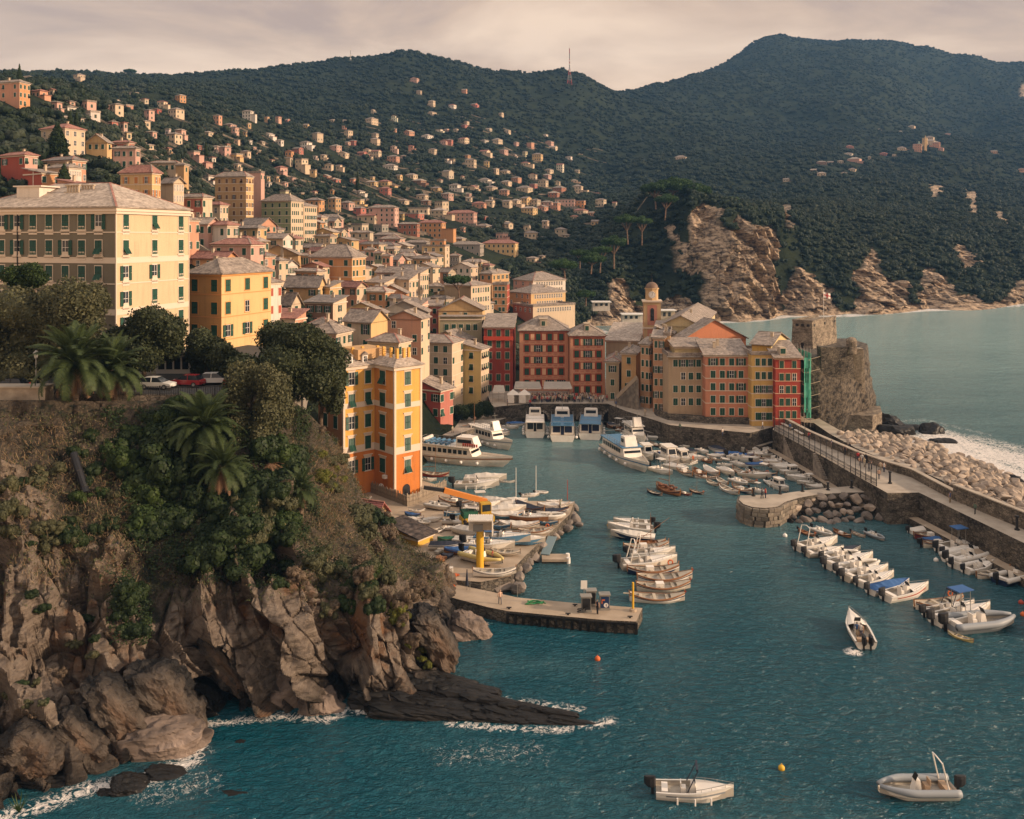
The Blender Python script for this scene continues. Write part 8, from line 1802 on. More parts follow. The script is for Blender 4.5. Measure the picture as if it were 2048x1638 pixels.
def boat(kind,hullc,opt,stern,bow,place,z=0.0,k=1.0,desc=None,name=None,keep_len=None):
 a,b=G(*stern,z),G(*bow,z);d_=b-a;L_=d_.length*k;c=(a+b)/2;ang=math.atan2(d_.y,d_.x)
 if keep_len:L_=keep_len
 nm=name or{'gozzo':'rowing_boat','motor':'motorboat','rib':'inflatable_boat','cabin':'cabin_boat'}[kind]
 t=thing(nm,'','boat',(c.x,c.y,z+(.0 if z==0 else .12*L_*.35)),ang)
 t.scale=(L_,L_,L_*1.0);t.rotation_euler=(random.uniform(-.03,.03),random.uniform(-.02,.02),ang)
 for(pn,me,subs)in boat_parts(kind,hullc,opt):
  o=inst(pn,me,t)
  for(sn,sm)in subs:inst(sn,sm,o)
 O=opt.split('+');ds=desc
 if ds is None:
  base={'gozzo':'wooden rowing boat','motor':'open motorboat','rib':'inflatable boat','cabin':'small cabin boat'}[kind]
  cv={'cover':'canvas-covered ','coverb':'blue-tarped ','coverg':'green-tarped ','covern':'navy-tarped '}
  ds=CN2[hullc]+' '+next((v for q,v in cv.items()if q in O),'')+base
  if kind=='gozzo' and hullc=='wood':ds='varnished '+next((v for q,v in cv.items()if q in O),'')+'wooden boat'
  if 'mast' in O:ds+=' and mast'
  if 'ttop' in O:ds+=' with canopy'
  if 'arch' in O:ds+=' with roll bar'
 BOATS.append(dict(o=t,px=(stern[0]+bow[0])/2,py=(stern[1]+bow[1])/2,desc=ds,place=place));return t
boat('motor','white','ob+bimini+fend+stripe+bk',(1312,1588),(1452,1600),'nearest to the viewer at bottom centre',desc='white motorboat with raised black outboard',k=1.0)
boat('rib','white','ob+g+arch+tan+bk',(1908,1588),(1766,1590),'alone at the bottom right',desc='grey and white inflatable boat with tan seats')
t_=boat('motor','white','ob2+tan',(1733,1298),(1702,1246),'under way in open water',desc='cream motorboat with twin outboards and crew',k=1.0)
for i,(px,py,tk)in enumerate(((1714,1272,7),(1722,1274,2))):
 p=G(px,py,.55);me,tn,bn,ps=PM[tk];tag(inst('person',me,None,p,(0,0,2.6),(1,1,.92)),'person in a %s top aboard the twin-engined motorboat, %s'%(tn,('left one','right one')[i]),'person')
for i,r in enumerate((('motor','white','ob+fend',(1300,1051),(1234,1050)),('motor','white','ob',(1307,1065),(1224,1062)),('motor','navy','cover',(1310,1082),(1230,1076)),('gozzo','wood','mast+yard',(1270,1090),(1328,1089)),('gozzo','white','box',(1248,1100),(1333,1099)),('motor','white','ob+arch',(1260,1113),(1342,1112)),('motor','cream','ob+arch+bk',(1242,1136),(1343,1131)),('gozzo','navy','box+buoy',(1255,1147),(1352,1146)),('gozzo','white','pennant',(1275,1163),(1378,1161)),('gozzo','cream','box+pennant',(1273,1180),(1374,1179)),('gozzo','white','pennant+plank',(1259,1201),(1363,1203)))):boat(*r,'row off the fuel pier, %s'%('at its far end','second from far end','third from far end','fourth from far end','fifth from far end','sixth from far end','fifth from near end','fourth from near end','third from near end','second from near end','at its near end')[i])
PW=['at the far end','second from the far end','third from the far end','fourth from the far end','fifth from the far end','sixth from the far end','seventh from the far end','eighth from the far end','ninth from the far end','tenth from the far end','eleventh from the far end','twelfth from the far end','thirteenth from the far end','at the near end']
for i,r in enumerate((('motor','white','ob+arch+bk',(1594,1102),(1667,1091)),('motor','cream','ob+bk',(1613,1113),(1680,1107)),('motor','white','covern',(1668,1108),(1716,1102)),('rib','white','ob+bk',(1648,1123),(1714,1114)),('motor','white','ob+bk+fend',(1654,1138),(1737,1126)),('rib','white','ob+bk',(1678,1150),(1752,1136)),('motor','cream','ob+bk',(1690,1162),(1768,1149)),('motor','white','ob+bk+stripe',(1717,1173),(1781,1160)),('motor','white','ob+bk+coverb',(1740,1189),(1811,1175)),('motor','white','ob+bk+stripe+red',(1770,1202),(1848,1186)))):boat(*r,'right-hand line, '+PW[min(i,9)])
for i,r in enumerate((('motor','white','ob+bk+cover',(1820,1067),(1873,1063)),('gozzo','maroon','box',(1828,1077),(1902,1075)),('gozzo','blue','coverb',(1844,1086),(1899,1081)),('gozzo','cream','ob+box',(1845,1095),(1913,1088)),('motor','white','ob+bk+ttop+blue',(1877,1105),(1953,1096)),('motor','cream','ob+bk+cover',(1890,1116),(1956,1106)),('rib','white','ob+bk',(1898,1128),(1978,1114)),('rib','white','ob+bk',(1908,1137),(1971,1124)),('motor','white','ob+bk',(1930,1147),(1986,1136)),('gozzo','cream','plain',(1953,1157),(2017,1148)),('rib','navy','ob+bk',(1998,1169),(2064,1154)))):boat(*r,'line by the right quay, '+PW[i])
for i,r in enumerate((('gozzo','cream','buoy',(1829,1218),(1920,1209)),('motor','white','ob+bk+bimini',(1853,1235),(1940,1224)),('motor','white','ob+bk+ttop+blue',(1870,1250),(1970,1233)),('rib','grey','g+ob',(1897,1262),(2018,1250)))):boat(*r,'group at lower right, '+('farthest','second farthest','second nearest','nearest large one')[i])
boat('gozzo','yellow','plain',(1947,1286),(1899,1270),'below the grey inflatable',desc='tiny white dinghy with yellow rim')
for r in(('gozzo','wood','ob+buoy',(1598,1063),(1628,1074)),('rib','white','ob',(1626,1060),(1662,1074)),('gozzo','wood','box',(1667,1063),(1700,1077)),('gozzo','cream','ob',(1703,1066),(1729,1076)),('rib','grey','g+ob',(1734,1068),(1766,1082))):boat(*r,'moored below the rock pile')
bw_=[(340,1100),(345,1118),(352,1136),(385,1155),(402,1180),(470,1208),(525,1238),(560,1262),(602,1287),(655,1310),(692,1340),(722,1362),(792,1392),(852,1422)]
st_=[(490,1088),(520,1100),(545,1114),(555,1134),(605,1160),(700,1190),(712,1214),(745,1240),(810,1268),(832,1296),(905,1328),(962,1350),(962,1388),(1052,1414)]
for i in range(14):
 kd,c,o=[('gozzo','white','plain'),('gozzo','red','cover'),('motor','white','cover'),('gozzo','white','cover'),('motor','cream','ob'),('gozzo','white','box'),('motor','white','ob'),('gozzo','cream','cover'),('motor','white','cover'),('cabin','white','fend'),('gozzo','white','plain'),('motor','white','ob'),('motor','cream','ttop'),('gozzo','white','cover')][i]
 boat(kd,c,o,(1400+st_[i][0]/4,622+st_[i][1]/4),(1400+bw_[i][0]/4,622+bw_[i][1]/4),'row under the promenade, '+PW[i])
FL="""gozzo cream box 700 352 815 415|gozzo wood box 825 362 925 420|gozzo white cover 915 350 1030 412|motor cream cover 1040 355 1145 412|gozzo cream buoy 1145 355 1250 410|gozzo white plain 1245 358 1325 388|gozzo cream plain 935 450 1020 490|gozzo white plain 1015 435 1100 480|rib white ob 1130 440 1250 480|gozzo cream buoy 1225 430 1320 470|gozzo white plain 1040 500 1185 562|gozzo navy box 1140 495 1290 555|motor white ob+ttop 1280 515 1400 552|cabin white fend 1440 470 1575 535|gozzo wood box 880 265 970 308|gozzo cream box 955 265 1050 290|gozzo cream cover 1045 268 1140 292|motor white ob+ttop 1020 315 1130 332|motor white ob+arch 1140 300 1232 340|motor white covern 740 205 865 225|motor white ob 860 200 940 238|motor white ob+covern 970 185 1080 235|gozzo navy coverb 800 140 935 150|gozzo black box 485 150 575 182|gozzo wood box 610 158 690 182|cabin white fend 550 240 700 330|cabin white buoy 690 250 790 318|motor white ob+ttop 490 352 645 400|gozzo black plain 460 532 570 565|gozzo wood net+mast 535 500 712 568|gozzo red box 712 535 808 565|gozzo black mast+buoy 798 525 900 555|motor white ob 985 115 1060 138|gozzo cream plain 1060 112 1135 135|gozzo white plain 1130 125 1190 135|gozzo red cover 1180 150 1290 158|motor cream ob 720 165 790 180|rib white ob 1420 455 1480 500|gozzo red box 930 150 990 160|motor white ob 640 200 560 190|rib white plain 780 385 845 400|gozzo blue plain 880 100 960 120|cabin white fend 400 215 495 290"""
for s in FL.split('|'):
 q=s.split();x0,y0,x1,y1=map(float,q[3:]);boat(q[0],q[1],q[2],(1180+x0/4,851+y0/4),(1180+x1/4,851+y1/4),'in the central flotilla')
for s in """gozzo red coverb 780 962 850 975|motor white cover 820 990 905 985|gozzo cream cover 840 1010 1000 1015|gozzo white cover 935 1040 1065 1040|gozzo cream plain 985 1062 1130 1052|gozzo red box 1060 1092 1205 1096|motor white cover 1210 1105 1350 1080|gozzo white net 1330 1118 1450 1095|gozzo blue coverb 1500 1130 1560 1140|motor white ob 1400 1110 1500 1118|gozzo wood box 1450 1100 1530 1090|gozzo cream plain 1600 1130 1690 1138""".split('|'):
 q=s.split();x0,y0,x1,y1=map(float,q[3:]);boat(q[0],q[1],q[2],(1020+x0/4,601+y0/4),(1020+x1/4,601+y1/4),'by the quay below the right harbour row')
for s in """cabin white fend 1480 1030 1635 1042|gozzo red box 1440 1058 1560 1068|motor white cover 1290 1075 1430 1080|gozzo blue plain 1300 1110 1430 1105|cabin white mast 1120 1150 1330 1135|motor white cover 1180 1185 1390 1190|cabin white fend 1250 1215 1430 1190|gozzo cream plain 800 1150 920 1140|gozzo white cover 830 1190 1000 1180|gozzo red mast 800 1480 1020 1490|motor white ob 795 1520 920 1528|motor white ob+fend+bk 1080 1572 1400 1580|motor white cover 1155 1525 1460 1530|gozzo white plain 1440 1535 1552 1538|gozzo cream box 1010 1130 1130 1120|gozzo white plain 1160 1120 1270 1130|gozzo blue coverb 900 1110 1010 1100|rib white ob 790 1345 860 1340""".split('|'):
 q=s.split();x0,y0,x1,y1=map(float,q[3:]);boat(q[0],q[1],q[2],(640+x0/4,581+y0/4),(640+x1/4,581+y1/4),'on the left side of the harbour')
for s in """gozzo white plain 985 1010 1310 1012|rib white y+ob 915 860 1200 940|motor white ob 930 790 1280 815|gozzo blue box 1145 705 1425 708|gozzo cream cover 1195 625 1500 640|gozzo blue plain 1470 580 1655 612|rib white ob 1490 555 1710 552|gozzo navy covern 1520 512 1740 508|gozzo white cover 1500 470 1740 468|gozzo cream cover 1570 425 1690 422|gozzo cream cover 1665 440 1790 445|motor white cover 1200 432 1400 430|motor white cover 1170 462 1390 458|motor white cover 1105 510 1380 505|gozzo blue cover 1110 548 1385 545|motor white ob+fend 1370 380 1500 375|rib white ob 1480 352 1580 352|gozzo green coverg 700 735 890 725|gozzo white cover 395 570 580 572|motor white cover 575 575 725 572|motor white arch 735 590 915 590|gozzo white plain 470 498 595 495|gozzo blue plain 750 530 945 520|gozzo white cover 740 640 890 640|gozzo cream cover 250 530 330 520|gozzo white plain 640 680 760 640|gozzo blue coverb 440 520 560 540|gozzo white plain 75 430 165 400|motor blue plain 1000 740 1400 770|gozzo cream plain 1130 830 1350 850|rib white ob 500 590 640 600""".split('|'):
 q=s.split();x0,y0,x1,y1=map(float,q[3:]);boat(q[0],q[1],q[2],(700+x0/4,900+y0/4),(700+x1/4,900+y1/4),'in the boatyard',z=2.02)
boat('gozzo','blue','ob',(900,997),(927,994),'floating just off the boatyard fence',desc='small blue boat')
g_=random.Random(31)
def more_boats(n,poly,z,place,far=7.5):
 k=0;got=[((G(b['px'],b['py'],z)).x,(G(b['px'],b['py'],z)).y)for b in BOATS]
 for _ in range(4000):
  px,py=g_.uniform(min(q[0]for q in poly),max(q[0]for q in poly)),g_.uniform(min(q[1]for q in poly),max(q[1]for q in poly))
  if k>=n:break
  if not bool(inpoly(px,py,poly)):continue
  p=G(px,py,z)
  if any((p.x-a)**2+((p.y-b)*.8)**2<far for a,b in got):continue
  got.append((p.x,p.y));L_=g_.uniform(4,6);a=g_.choice((-.55,-.4,.1,-.7))+g_.uniform(-.25,.25);dx,dy=math.cos(a)*L_/2,math.sin(a)*L_/2
  f=lambda x,y:(1024+x*F/y,HZ+(H-z)*F/y)
  boat(g_.choice(['gozzo','gozzo','motor','motor','rib']),g_.choice(['white','white','cream','white','wood','blue']),g_.choice(['plain','cover','ob','box','cover','covern','coverb','ob+ttop','buoy']),f(p.x-dx,p.y-dy),f(p.x+dx,p.y+dy),place,z=z if z==0 else 2.02);k+=1
more_boats(16,[(1330,900),(1450,895),(1530,925),(1560,965),(1490,975),(1380,950),(1320,925)],0,'in the central flotilla',5)
more_boats(14,[(1215,852),(1300,868),(1380,880),(1500,888),(1480,896),(1330,882),(1230,862)],0,'by the quay below the right harbour row',5)
more_boats(12,[(845,868),(1000,845),(1040,850),(1010,868),(900,890),(850,895)],0,'on the left side of the harbour',6)
more_boats(16,[(800,1020),(900,1010),(1130,1010),(1110,1040),(1030,1120),(960,1140),(900,1110),(820,1045)],2,'in the boatyard',7)
BL=[('the yellow hoist pillar',960,1110),('the yellow crane',955,1030),('the yard shed',835,1070),('the orange harbour house',780,960),('the yard corner by the sea',1140,1010),('the blue yard boat',1020,1075),('the large white tour boat',1260,920),('the pier head',1500,990),('the dark net-laden boat',1340,980),('the big moored excursion boat',925,915),('the three moored ferries',1125,860),('the quay steps',1300,860),('the olive house',1375,860),('the promenade corner',1500,880),('the central cabin boats',1340,910),('the rose-red house',870,850),('the white motorboat off the yard',950,970),('the green tarpaulin',900,1075),('the fuel pier',1000,1180),('the navy-hulled boat',1480,980),('the small jetty below the rock pile',1680,1040),('the red-covered boat',1220,845),('the red-hulled boat',1380,985),('the canvas roofed motorboats',1440,930),('the sheltered corner by the arches',1010,835),('the row of covered hulls',1020,1015),('the blue-tarped boats',1400,880)]
for b in BOATS:
 if b['place']in('in the central flotilla','in the boatyard','by the quay below the right harbour row','on the left side of the harbour','moored below the rock pile'):
  l=min(BL,key=lambda l:(l[1]-b['px'])**2+(l[2]-b['py'])**2*3);dx,dy=b['px']-l[1],b['py']-l[2]
  b['o']['group']=b['place'].replace('in the','boats in the').replace('moored','boats moored').replace('by the','boats by the').replace('on the','boats on the');b['place']=('close to ' if math.hypot(dx,dy)<16 else('right of ' if dx>0 else 'left of ')if abs(dx)>abs(dy)*1.5 else('in front of ' if dy>0 else 'behind '))+l[0]
 else:b['o']['group']='boats moored in rows'
uniquify(BOATS)
def ferry(label,stern,bow,L_,B_,decks,stripe,style,name='ferry'):
 a,b=G(*stern),G(*bow);d_=(b-a).normalized();ang=math.atan2(d_.y,d_.x);c=a+d_*(L_/2)
 t=thing(name,label,'boat',(c.x,c.y,0),ang,'excursion boats')
 rings,sh=hull_loft('motor',1,1,1);D=1.9
 R_=[[(x*L_,y*B_,max(-.6,z*D if z>0 else-.5))for x,y,z in r]for r in rings];sh=[(x*L_,w*B_,z*D)for x,w,z in sh]
 MB().loft(R_,0).add(R_[0],[tuple(range(7))]).build('hull',M_hullw,t)
 MB().loft([[(x,w*.97,z-.35),(x,-w*.97,z-.35)]for x,w,z in sh]).build('deck',M_deckb,t)
 mb=MB()
 for i in range(14):
  (x0,w0,z0),(x1,w1,z1)=sh[i],sh[i+1]
  for s in(1,-1):mb.add([(x0,s*(w0+.02),z0*.70),(x1,s*(w1+.02),z1*.70),(x1,s*(w1+.03),z1*.80),(x0,s*(w0+.03),z0*.80)],[(0,1,2,3),(3,2,1,0)])
 mb.build('hull_stripe',stripe,t)
 x0,x1=-.40*L_,.22*L_;hb_=B_*.42;z0=1.2
 cab=MB().add([(x0,-hb_,z0),(x1,-hb_*.9,z0),(x1,hb_*.9,z0),(x0,hb_,z0),(x0,-hb_,z0+2.2),(x1-1.2,-hb_*.85,z0+2.2),(x1-1.2,hb_*.85,z0+2.2),(x0,hb_,z0+2.2)],[(4,5,6,7),(0,1,5,4),(1,2,6,5),(2,3,7,6),(3,0,4,7)]).build('cabin',M_hullw,t)
 n=int((x1-x0-1.5)/1.15)
 for i in range(n):
  for s in(-1,1):
   x=x0+.5+i*1.15;yy=hb_*(1-.1*(x-x0)/(x1-x0))+.02;MB().box(x,x+.8,s*yy-.03,s*yy+.03,z0+.95,z0+1.75).build('window',M_glass,cab)
 MB().box(x0-.04,x0+.02,-hb_*.85,-hb_*.2,z0+.5,z0+1.9).box(x0-.04,x0+.02,hb_*.2,hb_*.85,z0+.5,z0+1.9).box(x0-.05,x0+.02,-hb_*.15,hb_*.15,z0,z0+1.95).build('stern_door',M_navy if style!='dark' else M_glass,cab)
 MB().add([(x1-.62,-hb_*.8,z0+1.2),(x1-.62,hb_*.8,z0+1.2),(x1-1.12,hb_*.8,z0+2.0),(x1-1.12,-hb_*.8,z0+2.0)],[(0,1,2,3),(3,2,1,0)]).build('windscreen',M_glass,cab)
 MB().box(x0-1.2,x1-.8,-hb_-.1,hb_+.1,z0+2.22,z0+2.36).build('upper_deck',M_bluep if style in('blue','tour')else M_hullw,t)
 q=MB()
 for s in(-1,1):
  q.bar((x0-1.1,s*hb_,z0+3.2),(x1-1.2,s*hb_,z0+3.2),.05).bar((x0-1.1,s*hb_,z0+2.8),(x1-1.2,s*hb_,z0+2.8),.04)
  for i in range(9):x=x0-1.1+(x1-x0)*i/9;q.bar((x,s*hb_,z0+2.36),(x,s*hb_,z0+3.2),.04)
 q.bar((x0-1.1,-hb_,z0+3.2),(x0-1.1,hb_,z0+3.2),.05);q.build('railing',M_rail,t)
 w0,w1=(.0,.22)if decks==2 else(.04,.16)
 wl=MB().add([(w0*L_,-hb_*.7,z0+2.3),(w1*L_,-hb_*.6,z0+2.3),(w1*L_,hb_*.6,z0+2.3),(w0*L_,hb_*.7,z0+2.3),(w0*L_,-hb_*.65,z0+4.2),(w1*L_-.8,-hb_*.55,z0+4.2),(w1*L_-.8,hb_*.55,z0+4.2),(w0*L_,hb_*.65,z0+4.2)],[(4,5,6,7),(0,1,5,4),(1,2,6,5),(2,3,7,6),(3,0,4,7)]).build('wheelhouse',M_hullw,t)
 for s in(-1,1):MB().box(w0*L_+.3,w1*L_-.9,s*hb_*.68-.03,s*hb_*.68+.03,z0+3.1,z0+3.8).build('window',M_glass,wl)
 MB().box(w0*L_-.04,w0*L_+.03,-hb_*.5,hb_*.5,z0+3.1,z0+3.8).build('rear_window',M_glass,wl)
 MB().cyl((w0*L_+.5,0,z0+4.2),(w0*L_+.2,0,z0+6.0),.06,.04,5).bar((w0*L_+.3,-.7,z0+5.4),(w0*L_+.3,.7,z0+5.4),.05).build('mast',M_rail,t)
 if decks==2:
  for i in range(6):
   for s in(-1,1):x=x0-.5+i*1.2;MB().box(x,x+.45,s*hb_*.5-.9,s*hb_*.5+.9,z0+2.4,z0+2.85).build('bench',M_bluep if style!='dark' else M_hullw,t)
 if style=='raft':
  for i in range(7):MB().sph((x0+.4+i*.0,-hb_+.5+i*(2*hb_-1)/6,z0+3.0),(.35,.3,.45),8,6).build('life_raft',M_hullw,t)
  for i in range(7):MB().tube([(x1-2.2+i*.5,-hb_-.16,z0+2.75+0.0),(x1-2.2+i*.5,-hb_-.16,z0+3.3)],.18,7).build('life_vest',M_redp,t)
 for i in range(5):
  for s in(-1,1):x=-.42*L_+i*.17*L_;w=np.interp(x,[q_[0]for q_ in sh],[q_[1]for q_ in sh]);MB().sph((x,s*(w+.3),.75),.33,8,6).build('fender',M_white,t)
 return t
ferry('left moored ferry of the three, lower, with red-cornered roof',(1070,876),(1070,845),14,4.9,1,M_ribg,'dark')
ferry('tallest middle ferry of the three with a blue upper deck',(1125,884),(1124,845),19,6.0,2,M_bluep,'blue')
ferry('right ferry of the three with two pairs of blue doors',(1180,880),(1184,845),16,5.6,1,M_bluep,'tour')
ferry('white and blue tour boat hung with round white fenders in mid harbour',(1218,900),(1300,952),19,5.2,1,M_bluep,'tour')
ferry('long cream excursion boat with a wooden-framed cabin and rows of rafts',(836,914),(1003,934),19.5,5.2,2,M_wood,'raft')
ferry('grey fishing boat behind the long excursion boat',(955,880),(1040,908),12,3.8,1,M_ribg,'dark','fishing_boat')
ferry('white motor yacht behind the blue-decked tour boat',(1258,872),(1297,899),10,3.6,1,M_hullw,'dark','motor_yacht')
for(px,py,m_,lab)in((1195,1320,M_org,'orange mooring buoy alone in the bay right of the cliff'),(1563,1539,M_yel,'yellow buoy between the two foreground boats'),(2042,1207,M_redp,'upper pink-red buoy at the right picture edge'),(2046,1231,M_org,'lower orange buoy at the right picture edge'),(1570,1073,M_white,'small white buoy left of the rock pile boats'),(1218,1052,M_yel,'yellow-green buoy at the far end of the middle row'),(1872,1122,M_white,'white buoy between the two right-hand boat lines')):
 p=G(px,py,0);s=.30*(p.y/90)**.35;tag(MB().sph((0,0,.12),(s,s,s),10,8).cyl((0,0,s),(0,0,s+.22),.05,.05,6).build('buoy',m_,None,p,smooth=True),lab,'buoy')
# ================================================================== BOATYARD THINGS
p=G(960,1136,2);t=thing('hoist_pillar','thick yellow pillar under a white corrugated hood','hoist',p)
MB().cyl((0,0,0),(0,0,5.0),.5,.5,16).build('pillar',M_yel,t);q=MB()
for i in range(14):x=-1.5+i*.23;q.box(x,x+.15,-1.25,1.25,6.6,6.72).box(x,x+.15,1.15,1.25,4.6,6.6)
for i in range(10):y=-1.2+i*.25;q.box(1.62,1.72,y,y+.17,4.6,6.62)
q.box(-1.55,1.72,-1.28,1.28,6.56,6.62).box(1.6,1.64,-1.25,1.25,4.6,6.56).box(-1.55,1.6,1.2,1.24,4.6,6.56);q.build('hood',M_hullw,t);MB().box(-.9,.4,-.6,-.4,5.0,5.9).build('motor_box',M_cab,t)
p=G(955,1052,2);t=thing('mobile_crane','yellow mobile crane with an orange jib resting low over the yard','crane',p,.3);M_cry=mat('crane_yellow',(.50,.33,.03),.5,(.4,.22,.03),2)
MB().box(-2.6,2.4,-1.1,1.1,.8,1.6).build('chassis',M_cry,t);MB().box(.3,1.9,-1.0,.2,1.6,3.6).build('cab',M_cry,t);MB().box(.5,1.8,-1.04,-.98,2.4,3.4).box(1.88,1.94,-.9,.1,2.4,3.4).build('cab_window',M_glass,t);MB().box(-2.4,-.2,-1,1,1.6,2.5).build('engine_housing',M_tarpg,t)
for x in(-1.9,1.7):
 for s in(-1,1):MB().cyl((x,s*.8,.55),(x,s*1.2,.55),.55,.55,12).build('wheel',M_black,t)
MB().bar((1.6,.6,3.4),(-5.0,.9,5.6),.75).build('jib',mat('crane_orange',(.55,.20,.04),.5),t);MB().bar((-4.6,.9,5.5),(-8.0,1.1,6.2),.5).build('jib_extension',M_iron,t)
B('boat_shed','yellow boatyard shed with a weathered dark roof and white window','shed',778,836,866,1078,127,.62,1,1,1,(.60,.36,.06),(.62,.40,.08),roof='sx',rm=roofmat('dark_shed_roof',(.02,.018,.018),(.12,.085,.07)),rh=1.2,st=2.6,base=2.0,kinds='p',ww=1.6,wh=1.5,chim=0)
B('red_roofed_shed','small shed with a bright red tiled roof behind the cliff shrubs','shed',684,752,772,1030,134,.4,1,1,1,'ochre',roof='gx',rm=roofmat('bright_tile',(.32,.05,.035),(.42,.09,.06)),rh=1.4,st=2.4,base=2.0,kinds='p',chim=0)
q=thing('bamboo_fence','grey bamboo screen fence round the orange harbour house','fence',(0,0,0));pp=[G(x,y,2)for x,y in((742,985),(815,1013),(838,1006),(893,980))];pl=MB().box(-.06,.06,-.03,.03,0,1.9).mesh('paling',mat('bamboo_grey',(.20,.16,.12),.9,(.34,.28,.21),2));rr_=random.Random(4)
for i in range(3):
 a,b=pp[i],pp[i+1];n=int((b-a).length/.19)
 for j in range(n):c=a.lerp(b,j/n);inst('paling',pl,q,c,(rr_.uniform(-.04,.04),0,math.atan2(b.y-a.y,b.x-a.x)),(1.25,1,rr_.uniform(.85,1.12)))
 MB().bar(a+Vector((0,.06,1.4)),b+Vector((0,.06,1.4)),.06).build('rail',M_iron,q)
for i,(px,py,lab)in enumerate(((879,1152,'leftmost white cabinet by the yard wall'),(890,1156,'second white cabinet by the yard wall'),(900,1158,'third white cabinet by the yard wall'))):
 p=G(px,py,2);MB_=MB().box(-.38,.38,-.3,.3,0,1.5).box(-.34,.34,-.33,-.29,.1,1.4);tag(MB_.build('cabinet',M_hullw,None,p),lab,'cabinet')
for(px,py,h_,lab,m_)in((1032,1003,5.6,'bare white mast standing in the yard behind the covered hulls',M_white),(1072,985,4.6,'white mast with a small flag near the yard corner',M_white),(1135,1000,3.4,'thin red pole at the sea corner of the yard',M_redp)):
 p=G(px,py,2);tag(MB().cyl((0,0,0),(0,0,h_),.06,.04,6).build('flagpole',m_,None,p),lab,'pole')
p=G(934,1180,1.4);t=thing('folded_parasol','folded dark blue parasol on the fuel pier path','parasol',p);MB().cyl((0,0,0),(0,0,2.6),.04,.04,6).build('pole',M_rail,t);MB().cyl((0,0,.6),(0,0,2.6),.22,.05,8).build('cloth',M_tarpn,t)
for i,(px,py,sz,m_,lab)in enumerate(((911,1153,(.6,.4,.3),M_org,'orange crate on top of the yard wall'),(906,1172,(.5,.3,.2),M_org,'orange float below the cabinets'),(886,1105,(1.4,1.1,.6),M_in,'heap of pale gear beside the green-covered boat'),(880,1120,(1.2,.8,.5),M_wood,'stack of old timber behind the yard shed'),(895,1115,(1.0,.9,.5),M_tarpn,'pile of dark nets in the yard'),(955,1058,(1.0,.8,1.0),M_tarpn,'navy drum bag under the crane'))):
 p=G(px,py,2 if i!=1 else 1.4);mb=MB();g_=random.Random(i)
 for _ in range(6):mb.obox((g_.uniform(-.4,.4)*sz[0],g_.uniform(-.4,.4)*sz[1],sz[2]*g_.uniform(.3,.8)),sz[0],sz[1]*.6,sz[2]*.5,Matrix.Rotation(g_.uniform(0,3),3,'Z'))
 tag(mb.build('gear_heap',m_,None,p),lab,'gear')
for i,(px,lab)in enumerate(((762,'left rounded white board leaning by the orange house'),(782,'right rounded white board leaning by the orange house'))):
 p=G(px,990,2);tag(MB().box(-.45,.45,-.05,.05,0,1.5).cyl((0,-.05,1.5),(0,.05,1.5),.45,.45,16).build('sign_board',M_white,None,p),lab,'board')
chk=MB().box(-.6,.6,-.12,.12,0,.34).mesh('chock',M_wood)
# ================================================================== UPPER TERRACE
def car(px,py,ang,c,lab,z=26.94,L_=4.2,suv=0):
 p=G(px,py,z);t=thing('parked_car',lab,'car',p,ang,'cars parked on the upper terrace');W_=1.75;hb_=.85+.1*suv;hr=1.45+.2*suv;m_=mat('car_paint_%02d%02d%02d'%tuple(int(q*99)for q in c),c,.25,spec=.6)
 pr_=[(-2.1,.32),(-2.12,.62),(-2.0,hb_),(-1.75,hb_+.05),(.75,hb_+.05),(1.9,hb_-.12),(2.08,.6),(2.1,.32)];k=L_/4.2
 rings=[]
 for y,s in((-W_/2,.96),(-W_/2-.0,1),(W_/2,1),(W_/2,.96)):rings.append([(x*k*s,y,zz)for x,zz in pr_])
 MB().loft([[(x*k,y,zz)for x,zz in pr_]for y in(-W_/2,W_/2)],0).add([(x*k,-W_/2,zz)for x,zz in pr_],[tuple(range(8))]).add([(x*k,W_/2,zz)for x,zz in pr_],[tuple(range(7,-1,-1))]).build('body',m_,t)
 g=[(-1.85,hb_+.04),(-1.5,hr-.04),(-.9,hr),(.2,hr-.02),(1.05,hb_+.04)]
 MB().loft([[(x*k,y*(1 if i in(0,4)else .84),zz)for i,(x,zz)in enumerate(g)]for y in(-W_/2+.08,W_/2-.08)],0).add([(x*k,(-W_/2+.08)*(1 if i in(0,4)else .84),zz)for i,(x,zz)in enumerate(g)],[(0,1,2,3,4)]).add([(x*k,(W_/2-.08)*(1 if i in(0,4)else .84),zz)for i,(x,zz)in enumerate(g)],[(4,3,2,1,0)]).build('windows',M_glass,t)
 MB().add([(-1.5*k,-.66,hr-.03),(-.9*k,-.66,hr+.01),(.2*k,-.66,hr),(.2*k,.66,hr),(-.9*k,.66,hr+.01),(-1.5*k,.66,hr-.03)],[(0,1,4,5),(1,2,3,4)]).build('roof',m_,t)
 for x in(-.45,):
  for s in(-1,1):MB().bar((x*k,s*.80,hb_),(x*k,s*.69,hr),.08).build('pillar',m_,t)
 for x in(-1.3,1.3):
  for s in(-1,1):w_=MB().cyl((x*k,s*.70,.32),(x*k,s*.90,.32),.32,.32,14).build('wheel',M_black,t);MB().cyl((x*k,s*.90,.32),(x*k,s*.915,.32),.19,.19,10).build('rim',M_rail,w_)
 for s in(-1,1):MB().box(2.02*k,2.11*k,s*.62-.16,s*.62+.16,.58,.72).build('headlight',M_white,t);MB().box(-2.13*k,-2.05*k,s*.66-.12,s*.66+.12,.66,.82).build('tail_light',M_redp,t)
